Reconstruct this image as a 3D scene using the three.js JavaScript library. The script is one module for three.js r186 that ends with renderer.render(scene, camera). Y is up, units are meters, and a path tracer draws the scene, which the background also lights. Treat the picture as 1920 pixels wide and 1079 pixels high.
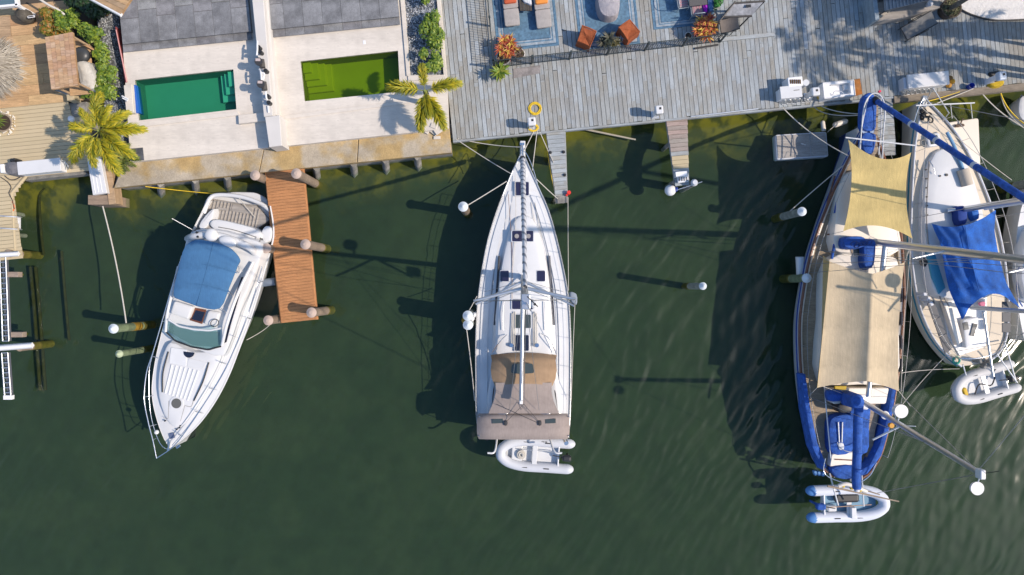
import * as THREE from 'three';
import { RoundedBoxGeometry } from 'three/addons/geometries/RoundedBoxGeometry.js';
import { mergeGeometries, toCreasedNormals } from 'three/addons/utils/BufferGeometryUtils.js';

// ---------------------------------------------------------------- camera, sky, sun, exposure
const H = 32, S = 40;                              // drone height over the water (m), picture scale at the water (px per m)
const scene = new THREE.Scene();
const camera = new THREE.PerspectiveCamera(2 * Math.atan(539.5 / S / H) * 180 / Math.PI, 1920 / 1079, 0.5, 400);
camera.position.set(0, H, 0); camera.up.set(0, 0, -1); camera.lookAt(0, 0, 0);
const renderer = new THREE.WebGLRenderer({ antialias: true });
renderer.toneMapping = THREE.LinearToneMapping;
renderer.toneMappingExposure = 1.1;
renderer.shadowMap.enabled = true;
const SUN = new THREE.Vector3(0.986, 1.0, 0.163).normalize();
{ // clear hazy tropical sky: deep blue overhead, paler towards the horizon, a soft bright patch round the sun
  const w = 512, h = 256, d = new Float32Array(w * h * 4), hor = [0.42, 0.53, 0.67], zen = [0.08, 0.205, 0.48];
  for (let j = 0; j < h; j++) for (let i = 0; i < w; i++) {
    const el = ((j + 0.5) / h - 0.5) * Math.PI, az = ((i + 0.5) / w - 0.5) * 2 * Math.PI, y = Math.sin(el), dir = [Math.cos(el) * Math.cos(az), y, Math.cos(el) * Math.sin(az)];
    const k = Math.pow(Math.max(0, y), 0.55), ang = Math.acos(Math.min(1, dir[0] * SUN.x + dir[1] * SUN.y + dir[2] * SUN.z)) * 180 / Math.PI, g = 2.2 * Math.exp(-Math.pow(ang / 15, 2)) + 0.26 * Math.exp(-Math.pow(ang / 36, 2)), o = (j * w + i) * 4;
    for (let c = 0; c < 3; c++) d[o + c] = hor[c] * (1 - k) + zen[c] * k + g * [1, 0.96, 0.88][c];
    d[o + 3] = 1;
  }
  const t = new THREE.DataTexture(d, w, h, THREE.RGBAFormat, THREE.FloatType); t.mapping = THREE.EquirectangularReflectionMapping; t.magFilter = t.minFilter = THREE.LinearFilter; t.wrapS = THREE.RepeatWrapping; t.needsUpdate = true;
  scene.background = t; scene.environment = t;
}
const sun = new THREE.DirectionalLight(0xffeedc, 4.1);
sun.position.copy(SUN).multiplyScalar(60); sun.castShadow = true;
Object.assign(sun.shadow.camera, { left: -34, right: 34, top: 30, bottom: -30, near: 1, far: 140 });
sun.shadow.mapSize.set(4096, 4096); sun.name = 'sun';
scene.add(sun, sun.target);

// ---------------------------------------------------------------- helpers
let seed = 7;
function rnd() { seed |= 0; seed = seed + 0x6D2B79F5 | 0; let t = Math.imul(seed ^ seed >>> 15, 1 | seed); t = t + Math.imul(t ^ t >>> 7, 61 | t) ^ t; return ((t ^ t >>> 14) >>> 0) / 4294967296; }
const rr = (a, b) => a + (b - a) * rnd();
const V = (x, y, z) => new THREE.Vector3(x, y, z);
const lerp = (a, b, t) => a + (b - a) * t;
const sstep = (a, b, x) => { const t = Math.min(1, Math.max(0, (x - a) / (b - a))); return t * t * (3 - 2 * t); };
// a place measured on the survey grid (40 units to the metre at water level), at height h above the water
function P(px, py, h = 0) { const k = (H - h) / H / S; return V((px - 960) * k, h, (py - 539.5) * k); }
const M = (px, h = 0) => px / S * (H - h) / H;     // length in metres
const ROT = 0.1;                                   // the quay is turned by this angle
const hash = (x, y) => { let n = Math.imul(x | 0, 374761393) + Math.imul(y | 0, 668265263) | 0; n = Math.imul(n ^ n >>> 13, 1274126177); return ((n ^ n >>> 16) >>> 0) / 4294967296; };
function vn(x, y, per = 1e9) {                     // value noise, periodic in per
  const xi = Math.floor(x), yi = Math.floor(y), fx = x - xi, fy = y - yi, u = fx * fx * (3 - 2 * fx), v = fy * fy * (3 - 2 * fy);
  const w = (a) => ((a % per) + per) % per;
  const a = hash(w(xi), w(yi)), b = hash(w(xi + 1), w(yi)), c = hash(w(xi), w(yi + 1)), d = hash(w(xi + 1), w(yi + 1));
  return (a * (1 - u) + b * u) * (1 - v) + (c * (1 - u) + d * u) * v;
}
function fbm(x, y, per, oct = 4) { let s = 0, a = 0.5, f = 1; for (let i = 0; i < oct; i++) { s += a * vn(x * f, y * f, per * f); a *= 0.5; f *= 2; } return s / (1 - Math.pow(0.5, oct)); }
function tex(w, h, fn, srgb = true) {              // fn(u, v) in 0..1 -> value or [r, g, b] 0..1
  const d = new Uint8Array(w * h * 4);
  for (let j = 0; j < h; j++) for (let i = 0; i < w; i++) {
    const c = fn(i / w, j / h), o = (j * w + i) * 4, a = typeof c === 'number' ? [c, c, c] : c;
    for (let k = 0; k < 3; k++) d[o + k] = Math.max(0, Math.min(255, a[k] * 255));
    d[o + 3] = 255;
  }
  const t = new THREE.DataTexture(d, w, h); t.magFilter = THREE.LinearFilter; t.minFilter = THREE.LinearMipmapLinearFilter; t.generateMipmaps = true;
  t.wrapS = t.wrapT = THREE.RepeatWrapping; if (srgb) t.colorSpace = THREE.SRGBColorSpace; t.needsUpdate = true; return t;
}
const lin = (r, g, b) => new THREE.Color().setRGB(r, g, b);
function mat(c, rough = 0.7, o = {}) {
  const m = new THREE.MeshPhysicalMaterial({ roughness: rough, side: THREE.DoubleSide, ...o });
  if (Array.isArray(c)) m.color.setRGB(...c); else m.color.set(c);
  return m;
}
function rep(t, x, y = x) { const c = t.clone(); c.repeat.set(x, y); c.needsUpdate = true; return c; }
// uv in metres by the way each triangle faces; keeps uv where the geometry says so
function norm(g, keepUv) {
  let n = g.index ? g.toNonIndexed() : g;
  if (!n.attributes.normal) n.computeVertexNormals();
  if (keepUv || n.userData.keepUv) { for (const k of Object.keys(n.attributes)) if (!['position', 'normal', 'uv', 'color'].includes(k)) n.deleteAttribute(k); return n; }
  const p = n.attributes.position, uv = new Float32Array(p.count * 2);
  const a = V(), b = V(), c = V();
  for (let i = 0; i < p.count; i += 3) {
    a.fromBufferAttribute(p, i); b.fromBufferAttribute(p, i + 1); c.fromBufferAttribute(p, i + 2);
    const f = b.clone().sub(a).cross(c.clone().sub(a)), ax = Math.abs(f.x), ay = Math.abs(f.y), az = Math.abs(f.z);
    [a, b, c].forEach((q, k) => { const o = (i + k) * 2; if (ay >= ax && ay >= az) { uv[o] = q.x; uv[o + 1] = q.z; } else if (ax > az) { uv[o] = q.z; uv[o + 1] = q.y; } else { uv[o] = q.x; uv[o + 1] = q.y; } });
  }
  n.setAttribute('uv', new THREE.BufferAttribute(uv, 2));
  for (const k of Object.keys(n.attributes)) if (!['position', 'normal', 'uv', 'color'].includes(k)) n.deleteAttribute(k);
  return n;
}
const baseOf = new Map(), taken = new Map();
function numbered(name) { const n = taken.get(name) || 0; taken.set(name, n + 1); return n ? name + '_' + String(n).padStart(3, '0') : name; }
function thing(name, label, category, at = V(0, 0, 0), group, kind) {
  const o = new THREE.Group(); o.name = numbered(name); o.position.copy(at); o.userData = {};
  if (label) o.userData.label = label; if (category) o.userData.category = category; if (group) o.userData.group = group; if (kind) o.userData.kind = kind;
  scene.add(o); baseOf.set(o, at.clone()); return o;
}
const structure = (name, label) => thing(name, label, null, V(0, 0, 0), null, 'structure');
function part(name, geos, m, parent, label) {      // geometry given in world metres
  geos = (Array.isArray(geos) ? geos : [geos]).map(g => norm(g));
  const g = geos.length > 1 ? mergeGeometries(geos) : geos[0].clone(), b = baseOf.get(parent) || V(0, 0, 0);
  g.translate(-b.x, -b.y, -b.z);
  const me = new THREE.Mesh(g, m); me.name = name; me.castShadow = me.receiveShadow = true; if (label) me.userData.label = label;
  parent.add(me); baseOf.set(me, b); return me;
}
function single(name, label, category, geos, m, at, group) {   // a thing of one mesh
  const o = new THREE.Mesh(); const b = at || V(0, 0, 0);
  geos = (Array.isArray(geos) ? geos : [geos]).map(g => norm(g));
  o.geometry = geos.length > 1 ? mergeGeometries(geos) : geos[0].clone(); o.geometry.translate(-b.x, -b.y, -b.z);
  o.material = m; o.name = numbered(name); o.position.copy(b); o.castShadow = o.receiveShadow = true;
  o.userData = { label, category }; if (group) o.userData.group = group; scene.add(o); return o;
}
// --- shapes
function rod(a, b, r0, r1 = r0, seg = 8, open = false) {
  const d = b.clone().sub(a), L = d.length(), g = new THREE.CylinderGeometry(r1, r0, L, seg, 1, open);
  g.applyQuaternion(new THREE.Quaternion().setFromUnitVectors(V(0, 1, 0), d.normalize())); const c = a.clone().add(b).multiplyScalar(0.5); g.translate(c.x, c.y, c.z); return g;
}
function tube(pts, r, seg = 6, n = 0, closed = false) {
  const c = new THREE.CatmullRomCurve3(pts, closed, 'catmullrom', 0.5); return new THREE.TubeGeometry(c, n || Math.max(4, pts.length * 4), r, seg, closed);
}
function sagRope(a, b, sag, r = 0.018, n = 12) {
  const pts = []; for (let i = 0; i <= n; i++) { const t = i / n, p = a.clone().lerp(b, t); p.y -= sag * 4 * t * (1 - t); pts.push(p); } return tube(pts, r, 6, n * 2);
}
function rbox(c, w, h, d, ry = 0, r = 0.02, rz = 0, rx = 0) {    // c = centre
  const g = r > 0 ? new RoundedBoxGeometry(w, h, d, 2, Math.min(r, w / 2.01, h / 2.01, d / 2.01)) : new THREE.BoxGeometry(w, h, d);
  if (rz) g.rotateZ(rz); if (rx) g.rotateX(rx); if (ry) g.rotateY(ry); g.translate(c.x, c.y, c.z); return g;
}
function pbox(px, py, w, d, h0, h1, a = ROT, r = 0.02) { const c = P(px, py, h1); c.y = (h0 + h1) / 2; return rbox(c, M(w, h1), h1 - h0, M(d, h1), a, r); }   // box whose top face is centred on a survey place
function disc(px, py, r, h0, h1, seg = 24, r1 = r) { const c = P(px, py, h1), g = new THREE.CylinderGeometry(r, r1, h1 - h0, seg); g.translate(c.x, (h0 + h1) / 2, c.z); return g; }
function smooth(pts, per = 4, closed = true) {     // rounded outline through [x, y] points
  const c = new THREE.CatmullRomCurve3(pts.map(p => V(p[0], p[1], 0)), closed, 'centripetal'), n = pts.length * per, o = [];
  for (let i = 0; i < (closed ? n : n + 1); i++) { const q = c.getPoint(i / n); o.push([q.x, q.y]); } return o;
}
function rounded(pts, r = 6, k = 3) {              // polygon with its corners cut round, r in survey units
  const o = [], n = pts.length;
  for (let i = 0; i < n; i++) {
    const p = pts[i], a = pts[(i + n - 1) % n], b = pts[(i + 1) % n], la = Math.hypot(a[0] - p[0], a[1] - p[1]), lb = Math.hypot(b[0] - p[0], b[1] - p[1]), q = Math.min(r, la / 2.2, lb / 2.2);
    const s = [p[0] + (a[0] - p[0]) * q / la, p[1] + (a[1] - p[1]) * q / la], e = [p[0] + (b[0] - p[0]) * q / lb, p[1] + (b[1] - p[1]) * q / lb];
    for (let j = 0; j <= k; j++) { const t = j / k; o.push([(1 - t) ** 2 * s[0] + 2 * t * (1 - t) * p[0] + t * t * e[0], (1 - t) ** 2 * s[1] + 2 * t * (1 - t) * p[1] + t * t * e[1]]); }
  }
  return o;
}
function outline(pts, h) { return pts.map(p => { const q = P(p[0], p[1], p[2] ?? h); return [q.x, q.z]; }); }
function offset(w, d) {                            // polygon in metres moved inwards by d
  const n = w.length; let area = 0; for (let i = 0; i < n; i++) { const a = w[i], b = w[(i + 1) % n]; area += a[0] * b[1] - b[0] * a[1]; }
  const s = area > 0 ? 1 : -1;
  return w.map((p, i) => {
    const a = w[(i + n - 1) % n], b = w[(i + 1) % n]; let e1 = [p[0] - a[0], p[1] - a[1]], e2 = [b[0] - p[0], b[1] - p[1]]; const l1 = Math.hypot(...e1) || 1, l2 = Math.hypot(...e2) || 1;
    let nx = -(e1[1] / l1 + e2[1] / l2), nz = e1[0] / l1 + e2[0] / l2; const l = Math.hypot(nx, nz) || 1; nx /= l; nz /= l; const c = Math.max(0.5, nx * -e1[1] / l1 + nz * e1[0] / l1);
    return [p[0] + s * nx * d / c, p[1] + s * nz * d / c];
  });
}
// rings: [y, inset] from the bottom to the top; top closed (and crowned by `crown` metres towards its middle)
function rings(w, list, crown = 0, bottom = false) {
  const n = w.length, pos = [], idx = []; let area = 0; for (let i = 0; i < n; i++) { const a = w[i], b = w[(i + 1) % n]; area += a[0] * b[1] - b[0] * a[1]; }
  if (area < 0) w = w.slice().reverse();
  for (const [y, d] of list) for (const p of (d ? offset(w, d) : w)) pos.push(p[0], y, p[1]);
  for (let k = 0; k < list.length - 1; k++) for (let i = 0; i < n; i++) { const j = (i + 1) % n, a = k * n + i, b = k * n + j, c = a + n, d = b + n; idx.push(a, c, b, b, c, d); }
  const cap = (y, d, up) => {
    const q = offset(w, d), at = pos.length / 3; for (const p of q) pos.push(p[0], y, p[1]);
    if (up && crown) {
      const rr_ = [0.75, 0.45]; let cx = 0, cz = 0; q.forEach(p => { cx += p[0] / n; cz += p[1] / n; }); let last = at;
      for (const s of rr_) { const st = pos.length / 3; q.forEach(p => pos.push(cx + (p[0] - cx) * s, y + crown * (1 - s * s), cz + (p[1] - cz) * s)); for (let i = 0; i < n; i++) { const j = (i + 1) % n; idx.push(last + i, st + i, last + j, last + j, st + i, st + j); } last = st; }
      const ce = pos.length / 3; pos.push(cx, y + crown, cz); for (let i = 0; i < n; i++) idx.push(last + i, ce, last + (i + 1) % n);
    } else for (const t of THREE.ShapeUtils.triangulateShape(q.map(p => new THREE.Vector2(p[0], p[1])), [])) up ? idx.push(at + t[0], at + t[2], at + t[1]) : idx.push(at + t[0], at + t[1], at + t[2]);
  };
  cap(...list[list.length - 1], true); if (bottom) cap(...list[0], false);
  const g = new THREE.BufferGeometry(); g.setAttribute('position', new THREE.Float32BufferAttribute(pos, 3)); g.setIndex(idx);
  return toCreasedNormals(g, 0.7);
}
const slab = (pts, h0, h1, r = 0.01) => rings(outline(pts, h1), [[h0, 0], [h1 - r, 0], [h1, r]]);                       // flat top
const mound = (pts, h0, h1, flare = 0.05, round = 0.05, crown = 0) => rings(outline(pts, h1), [[h0, -flare], [h1 - round, 0], [h1 - round * 0.35, round * 0.25], [h1, round]], crown);
// cloth, or any patch, over f(u, v) -> Vector3, with a little thickness
function patch(f, nu, nv, thick = 0.006) {
  const pos = [], idx = [];
  for (const s of [0, 1]) for (let j = 0; j <= nv; j++) for (let i = 0; i <= nu; i++) { const p = f(i / nu, j / nv); pos.push(p.x, p.y - s * thick, p.z); }
  const q = (nu + 1) * (nv + 1);
  for (const s of [0, 1]) for (let j = 0; j < nv; j++) for (let i = 0; i < nu; i++) { const a = s * q + j * (nu + 1) + i, b = a + 1, c = a + nu + 1, d = c + 1; s ? idx.push(a, b, c, b, d, c) : idx.push(a, c, b, b, c, d); }
  const g = new THREE.BufferGeometry(); g.setAttribute('position', new THREE.Float32BufferAttribute(pos, 3)); g.setIndex(idx); g.computeVertexNormals(); return g;
}
function along(pts, n) {                           // n + 1 evenly spread points on the smooth line through pts [x, y]
  const c = new THREE.CatmullRomCurve3(pts.map(p => V(p[0], p[1], 0)), false, 'centripetal'); return c.getSpacedPoints(n).map(p => [p.x, p.y]);
}
// hull between two gunwale lines (survey places, stern to bow); hs(t) gunwale height, wl(t) how far the waterline lies inside (0..1 of the half beam)
function hullShape(L, R, hs, wl, n = 40) {
  const l = along(L, n), r = along(R, n), up = [], low = [];
  const rows = [];
  for (let i = 0; i <= n; i++) {
    const t = i / n, h = hs(t), a = P(...l[i], h), b = P(...r[i], h), c = a.clone().add(b).multiplyScalar(0.5), w = wl(t);
    rows.push({ t, h, a, b, c, w });
  }
  const prof = [[1, 0], [0.78, 0.12], [0.45, 0.55], [0.12, 1]], bot = [[0.12, 1], [-0.2, 1.25], [-0.75, 3]];
  const strip = (pf, side) => {
    const pos = [], idx = [], m = pf.length;
    for (const q of rows) for (const [yy, k] of pf) {
      const e = side ? q.b : q.a, inset = Math.min(1, k <= 1 ? q.w * k : q.w + (1 - q.w) * (k - 1) / 2), p = e.clone().lerp(q.c, inset);
      p.y = yy > 0.12 ? lerp(0.12, q.h, (yy - 0.12) / 0.88) : yy; pos.push(p.x, p.y, p.z);
    }
    for (let i = 0; i < rows.length - 1; i++) for (let j = 0; j < m - 1; j++) { const a = i * m + j, b = a + 1, c = a + m, d = c + 1; side ? idx.push(a, c, b, b, c, d) : idx.push(a, b, c, b, d, c); }
    // transom
    const s = pos.length / 3; for (let j = 0; j < m; j++) pos.push(pos[j * 3], pos[j * 3 + 1], pos[j * 3 + 2]); for (let j = 0; j < m; j++) pos.push(rows[0].c.x, pos[j * 3 + 1], rows[0].c.z);
    for (let j = 0; j < m - 1; j++) idx.push(s + j, s + m + j, s + j + 1, s + j + 1, s + m + j, s + m + j + 1);
    const g = new THREE.BufferGeometry(); g.setAttribute('position', new THREE.Float32BufferAttribute(pos, 3)); g.setIndex(idx); return toCreasedNormals(g, 0.9);
  };
  const deck = (inset, drop, t0 = 0, t1 = 1, camber = 0.05, k = 6) => {
    const pos = [], idx = []; const use = rows.filter(q => q.t >= t0 - 1e-6 && q.t <= t1 + 1e-6);
    for (const q of use) for (let j = 0; j <= k; j++) { const hb = q.a.distanceTo(q.b) / 2, f = Math.min(0.5, inset / (2 * hb + 1e-6)), s = lerp(f, 1 - f, j / k), p = q.a.clone().lerp(q.b, s); p.y = q.h - drop + camber * (1 - (2 * s - 1) ** 2) * Math.min(1, hb); pos.push(p.x, p.y, p.z); }
    for (let i = 0; i < use.length - 1; i++) for (let j = 0; j < k; j++) { const a = i * (k + 1) + j, b = a + 1, c = a + k + 1, d = c + 1; idx.push(a, b, c, b, d, c); }
    const g = new THREE.BufferGeometry(); g.setAttribute('position', new THREE.Float32BufferAttribute(pos, 3)); g.setIndex(idx); g.computeVertexNormals(); return g;
  };
  const edge = (side, inset = 0, dy = 0, t0 = 0, t1 = 1) => rows.filter(q => q.t >= t0 && q.t <= t1).map(q => { const hb = q.a.distanceTo(q.b) / 2 + 1e-6, p = (side ? q.b : q.a).clone().lerp(q.c, Math.min(1, inset / hb)); p.y = q.h + dy; return p; });
  return { topsides: [strip(prof, 0), strip(prof, 1)], bottom: [strip(bot, 0), strip(bot, 1)], deck, edge, rows };
}
// ---------------------------------------------------------------- textures and materials
const tWood = tex(512, 512, (u, v) => { const g = fbm(u * 6, v * 90, 6 * 64, 3) , k = fbm(u * 3, v * 8, 3, 3), c = vn(u * 40, v * 220, 40 * 8); const s = 0.80 + 0.2 * (g - 0.5) + 0.14 * (k - 0.5) + 0.1 * (c - 0.5) - (vn(u * 30, v * 60, 60 * 30) > 0.965 ? 0.16 : 0); return [s, s * 0.995, s * 0.985]; });
const tPlank = tex(1024, 512, (u, v) => { const g = fbm(u * 6, v * 90, 6 * 64, 3), c = vn(u * 60, v * 220, 60 * 8), k = fbm(u * 2 + 0.5, v * 3, 6, 5), st = 0.6 * sstep(0.45, 0.8, k), s = 0.84 + 0.16 * (g - 0.5) + 0.1 * (c - 0.5) - (vn(u * 34, v * 60, 60 * 34) > 0.97 ? 0.2 : 0); return [s * (1 - 0.1 * st), s * (1 - 0.17 * st), s * (1 - 0.25 * st)]; });
tWood.wrapS = tWood.wrapT = THREE.RepeatWrapping;
const tMottle = tex(512, 512, (u, v) => { const s = 0.8 + 0.34 * (fbm(u * 6, v * 6, 6, 6) - 0.5) + 0.14 * (vn(u * 90, v * 90, 90) - 0.5); return [s, s, s]; });
const tClean = tex(256, 256, (u, v) => { const s = 0.955 + 0.05 * (fbm(u * 5, v * 5, 5, 5) - 0.5) + 0.02 * (hash(u * 256, v * 256) - 0.5); return [s, s, s]; });
const tFine = tex(256, 256, (u, v) => 0.5 + 0.5 * (fbm(u * 24, v * 24, 24, 3) - 0.5) + 0.25 * (hash(u * 256, v * 256) - 0.5), false);
const tWeave = tex(256, 256, (u, v) => { const a = 0.5 + 0.5 * Math.sin(u * Math.PI * 2 * 32) * Math.sin(v * Math.PI * 2 * 32), n = fbm(u * 5, v * 5, 5, 5); const s = 0.8 + 0.06 * (a - 0.5) + 0.1 * (n - 0.5) + 0.05 * (vn(u * 60, v * 6, 60 * 6) - 0.5); return [s, s, s]; });
const tStain = tex(512, 512, (u, v) => {            // concrete with ochre stains
  const a = fbm(u * 4 + 3, v * 4, 4, 6), b = fbm(u * 8, v * 8 + 5, 8, 5), f = vn(u * 120, v * 120, 120), k = sstep(0.36, 0.6, a), s = 0.85 + 0.25 * (b - 0.5) + 0.1 * (f - 0.5);
  return [s * lerp(0.98, 0.97, k), s * lerp(0.96, 0.87, k), s * lerp(0.92, 0.66, k)];
});
const tTrav = tex(512, 512, (u, v) => {             // travertine: short darker streaks and pits
  const a = fbm(u * 10, v * 40, 10, 4), b = fbm(u * 5, v * 5, 5, 4), f = hash(u * 512, v * 512), s = 0.9 + 0.08 * (a - 0.5) + 0.1 * (b - 0.5) + 0.04 * (f - 0.5) - (a > 0.74 ? 0.06 : 0); return [s, s * 0.985, s * 0.96];
});
const bumpOf = (t, x, s) => ({ bumpMap: rep(t, x), bumpScale: s });
const mGel = mat([0.78, 0.79, 0.79], 0.28, { clearcoat: 0.5, clearcoatRoughness: 0.15, map: rep(tClean, 0.3) });
mGel.color.setRGB(0.73, 0.74, 0.745);
const mGelCream = mat([0.84, 0.78, 0.68], 0.4, { clearcoat: 0.3, map: rep(tClean, 0.3) });
const mNonskid = mat([0.72, 0.74, 0.76], 0.75, { map: rep(tClean, 0.5), ...bumpOf(tFine, 4, 0.004) });
const mNonskidCream = mat([0.74, 0.65, 0.52], 0.8, { map: rep(tClean, 0.5), ...bumpOf(tFine, 4, 0.004) });
const mWhite = mat([0.78, 0.79, 0.8], 0.45, { ...bumpOf(tFine, 2, 0.002) });
const mChrome = mat([0.75, 0.76, 0.78], 0.16, { metalness: 1 });
const mAlu = mat([0.62, 0.64, 0.66], 0.34, { metalness: 0.85, ...bumpOf(tFine, 2, 0.001) });
const mMastPaint = mat([0.42, 0.45, 0.48], 0.35, { metalness: 0.5 });
const mWire = mat([0.32, 0.33, 0.34], 0.4, { metalness: 0.6 });
const mBlack = mat([0.02, 0.022, 0.025], 0.5);
const mRubber = mat([0.035, 0.036, 0.04], 0.7);
const mDarkGlass = mat([0.012, 0.014, 0.028], 0.06, { clearcoat: 1 });
const mHatch = mat([0.02, 0.018, 0.05], 0.12, { clearcoat: 1 });
const mWindow = mat([0.05, 0.065, 0.06], 0.08, { clearcoat: 1 });
const mGlassPane = mat([0.72, 0.84, 0.84], 0.03, { transmission: 1, thickness: 0, ior: 1.5 });
const mBlueCanvas = mat([0.085, 0.26, 0.52], 0.85, { map: rep(tWeave, 1.2), ...bumpOf(tWeave, 1.5, 0.004) });
const mRoyal = mat([0.045, 0.18, 0.72], 0.85, { map: rep(tMottle, 1.3), ...bumpOf(tMottle, 0.9, 0.07) });
const mTarp = mat([0.015, 0.16, 0.66], 0.85, { map: rep(tMottle, 0.5), ...bumpOf(tFine, 0.4, 0.02) });
const mTaupe = mat([0.50, 0.42, 0.38], 0.9, { map: rep(tWeave, 1.0), ...bumpOf(tWeave, 1, 0.005) });
const mTanCanvas = mat([0.54, 0.365, 0.22], 0.9, { map: rep(tWeave, 1.0), ...bumpOf(tWeave, 1, 0.005) });
const mShade = mat([1.0, 0.78, 0.32], 0.95, { map: rep(tWeave, 0.6), ...bumpOf(tMottle, 0.5, 0.03), transmission: 0.15, thickness: 0 });
const mShade2 = mat([1.0, 0.82, 0.55], 0.95, { map: rep(tWeave, 0.6), ...bumpOf(tMottle, 0.3, 0.012), transmission: 0.15, thickness: 0 });
const mTeakGrey = mat([0.50, 0.47, 0.44], 0.85, { map: rep(tWood, 0.5, 1.5) });
const mTeak = mat([0.50, 0.40, 0.30], 0.8, { map: rep(tWood, 0.5, 1.5) });
const mVarnish = mat([0.25, 0.085, 0.03], 0.3, { clearcoat: 0.6, map: rep(tWood, 0.5) });
const mRope = mat([0.55, 0.52, 0.46], 0.95, { ...bumpOf(tFine, 6, 0.006) });
const mRopeYellow = mat([0.75, 0.52, 0.03], 0.7);
const mAntifoul = mat([0.02, 0.035, 0.03], 0.9, { map: tMottle });
const mConcrete = mat([0.62, 0.56, 0.47], 0.95, { map: rep(tStain, 0.22), ...bumpOf(tMottle, 0.8, 0.02) });
const mConcreteGrey = mat([0.42, 0.41, 0.38], 0.95, { map: rep(tMottle, 0.6), ...bumpOf(tMottle, 1, 0.03) });
const mTrav = mat([0.80, 0.765, 0.72], 0.85, { map: rep(tTrav, 0.45), ...bumpOf(tTrav, 0.5, 0.006) });
const mTubeGrey = mat([0.62, 0.645, 0.69], 0.55, { map: rep(tClean, 0.6), ...bumpOf(tFine, 1, 0.003) });
const mAlgae = mat([0.22, 0.19, 0.02], 0.9, { map: rep(tMottle, 1), ...bumpOf(tMottle, 2, 0.05) });
const woodTones = (base, list, o = {}) => list.map(k => mat(base.map((c, i) => c * k[i]), 0.88, { map: tWood, ...bumpOf(tWood, 1, 0.006), ...o }));
const mGreyPlanks = woodTones([0.485, 0.53, 0.55], [[1, 1.01, 1.02], [0.92, 0.93, 0.95], [1.07, 1.08, 1.1], [0.97, 0.96, 0.94], [0.93, 0.9, 0.86], [0.95, 0.98, 1.03]], { map: tPlank });
const mTanPlanks = woodTones([0.56, 0.465, 0.30], [[1, 1, 1], [0.96, 0.96, 0.95], [1.03, 1.03, 1.03]], { map: rep(tClean, 1) });
const mBrownPlanks = woodTones([0.72, 0.48, 0.27], [[1, 1, 1], [0.9, 0.95, 1.05], [1.12, 1.1, 1.05], [1.15, 1.2, 1.15], [0.95, 0.85, 0.8]]);
const mOrangePlanks = woodTones([0.66, 0.31, 0.13], [[1, 1, 1], [0.94, 0.95, 0.96], [1.05, 1.04, 1.02]]);

// a board with its length along x, uv in metres along the grain; shared between boards of the same length
const boardCache = new Map();
function boardGeo(len, w, th, variant) {
  const key = [len.toFixed(2), w, th, variant].join(); if (boardCache.has(key)) return boardCache.get(key);
  const g = new THREE.BoxGeometry(len, th, w).toNonIndexed(), p = g.attributes.position, n = g.attributes.normal, uv = g.attributes.uv, ou = hash(variant, 3) * 7, ov = hash(variant, 9) * 5;
  for (let i = 0; i < p.count; i++) uv.setXY(i, (p.getX(i) + ou) * 0.5, ((Math.abs(n.getY(i)) > 0.5 ? p.getZ(i) : p.getY(i)) + ov) * 0.5);
  boardCache.set(key, g); return g;
}
function board(name, parent, c, ry, len, w, th, m, variant) {   // c = centre, world
  const b = baseOf.get(parent), me = new THREE.Mesh(boardGeo(Math.round(len * 20) / 20, w, th, variant ?? Math.floor(rnd() * 5)), m);
  me.name = name; me.position.copy(c).sub(b); me.rotation.y = ry; me.castShadow = me.receiveShadow = true; parent.add(me); return me;
}

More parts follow.
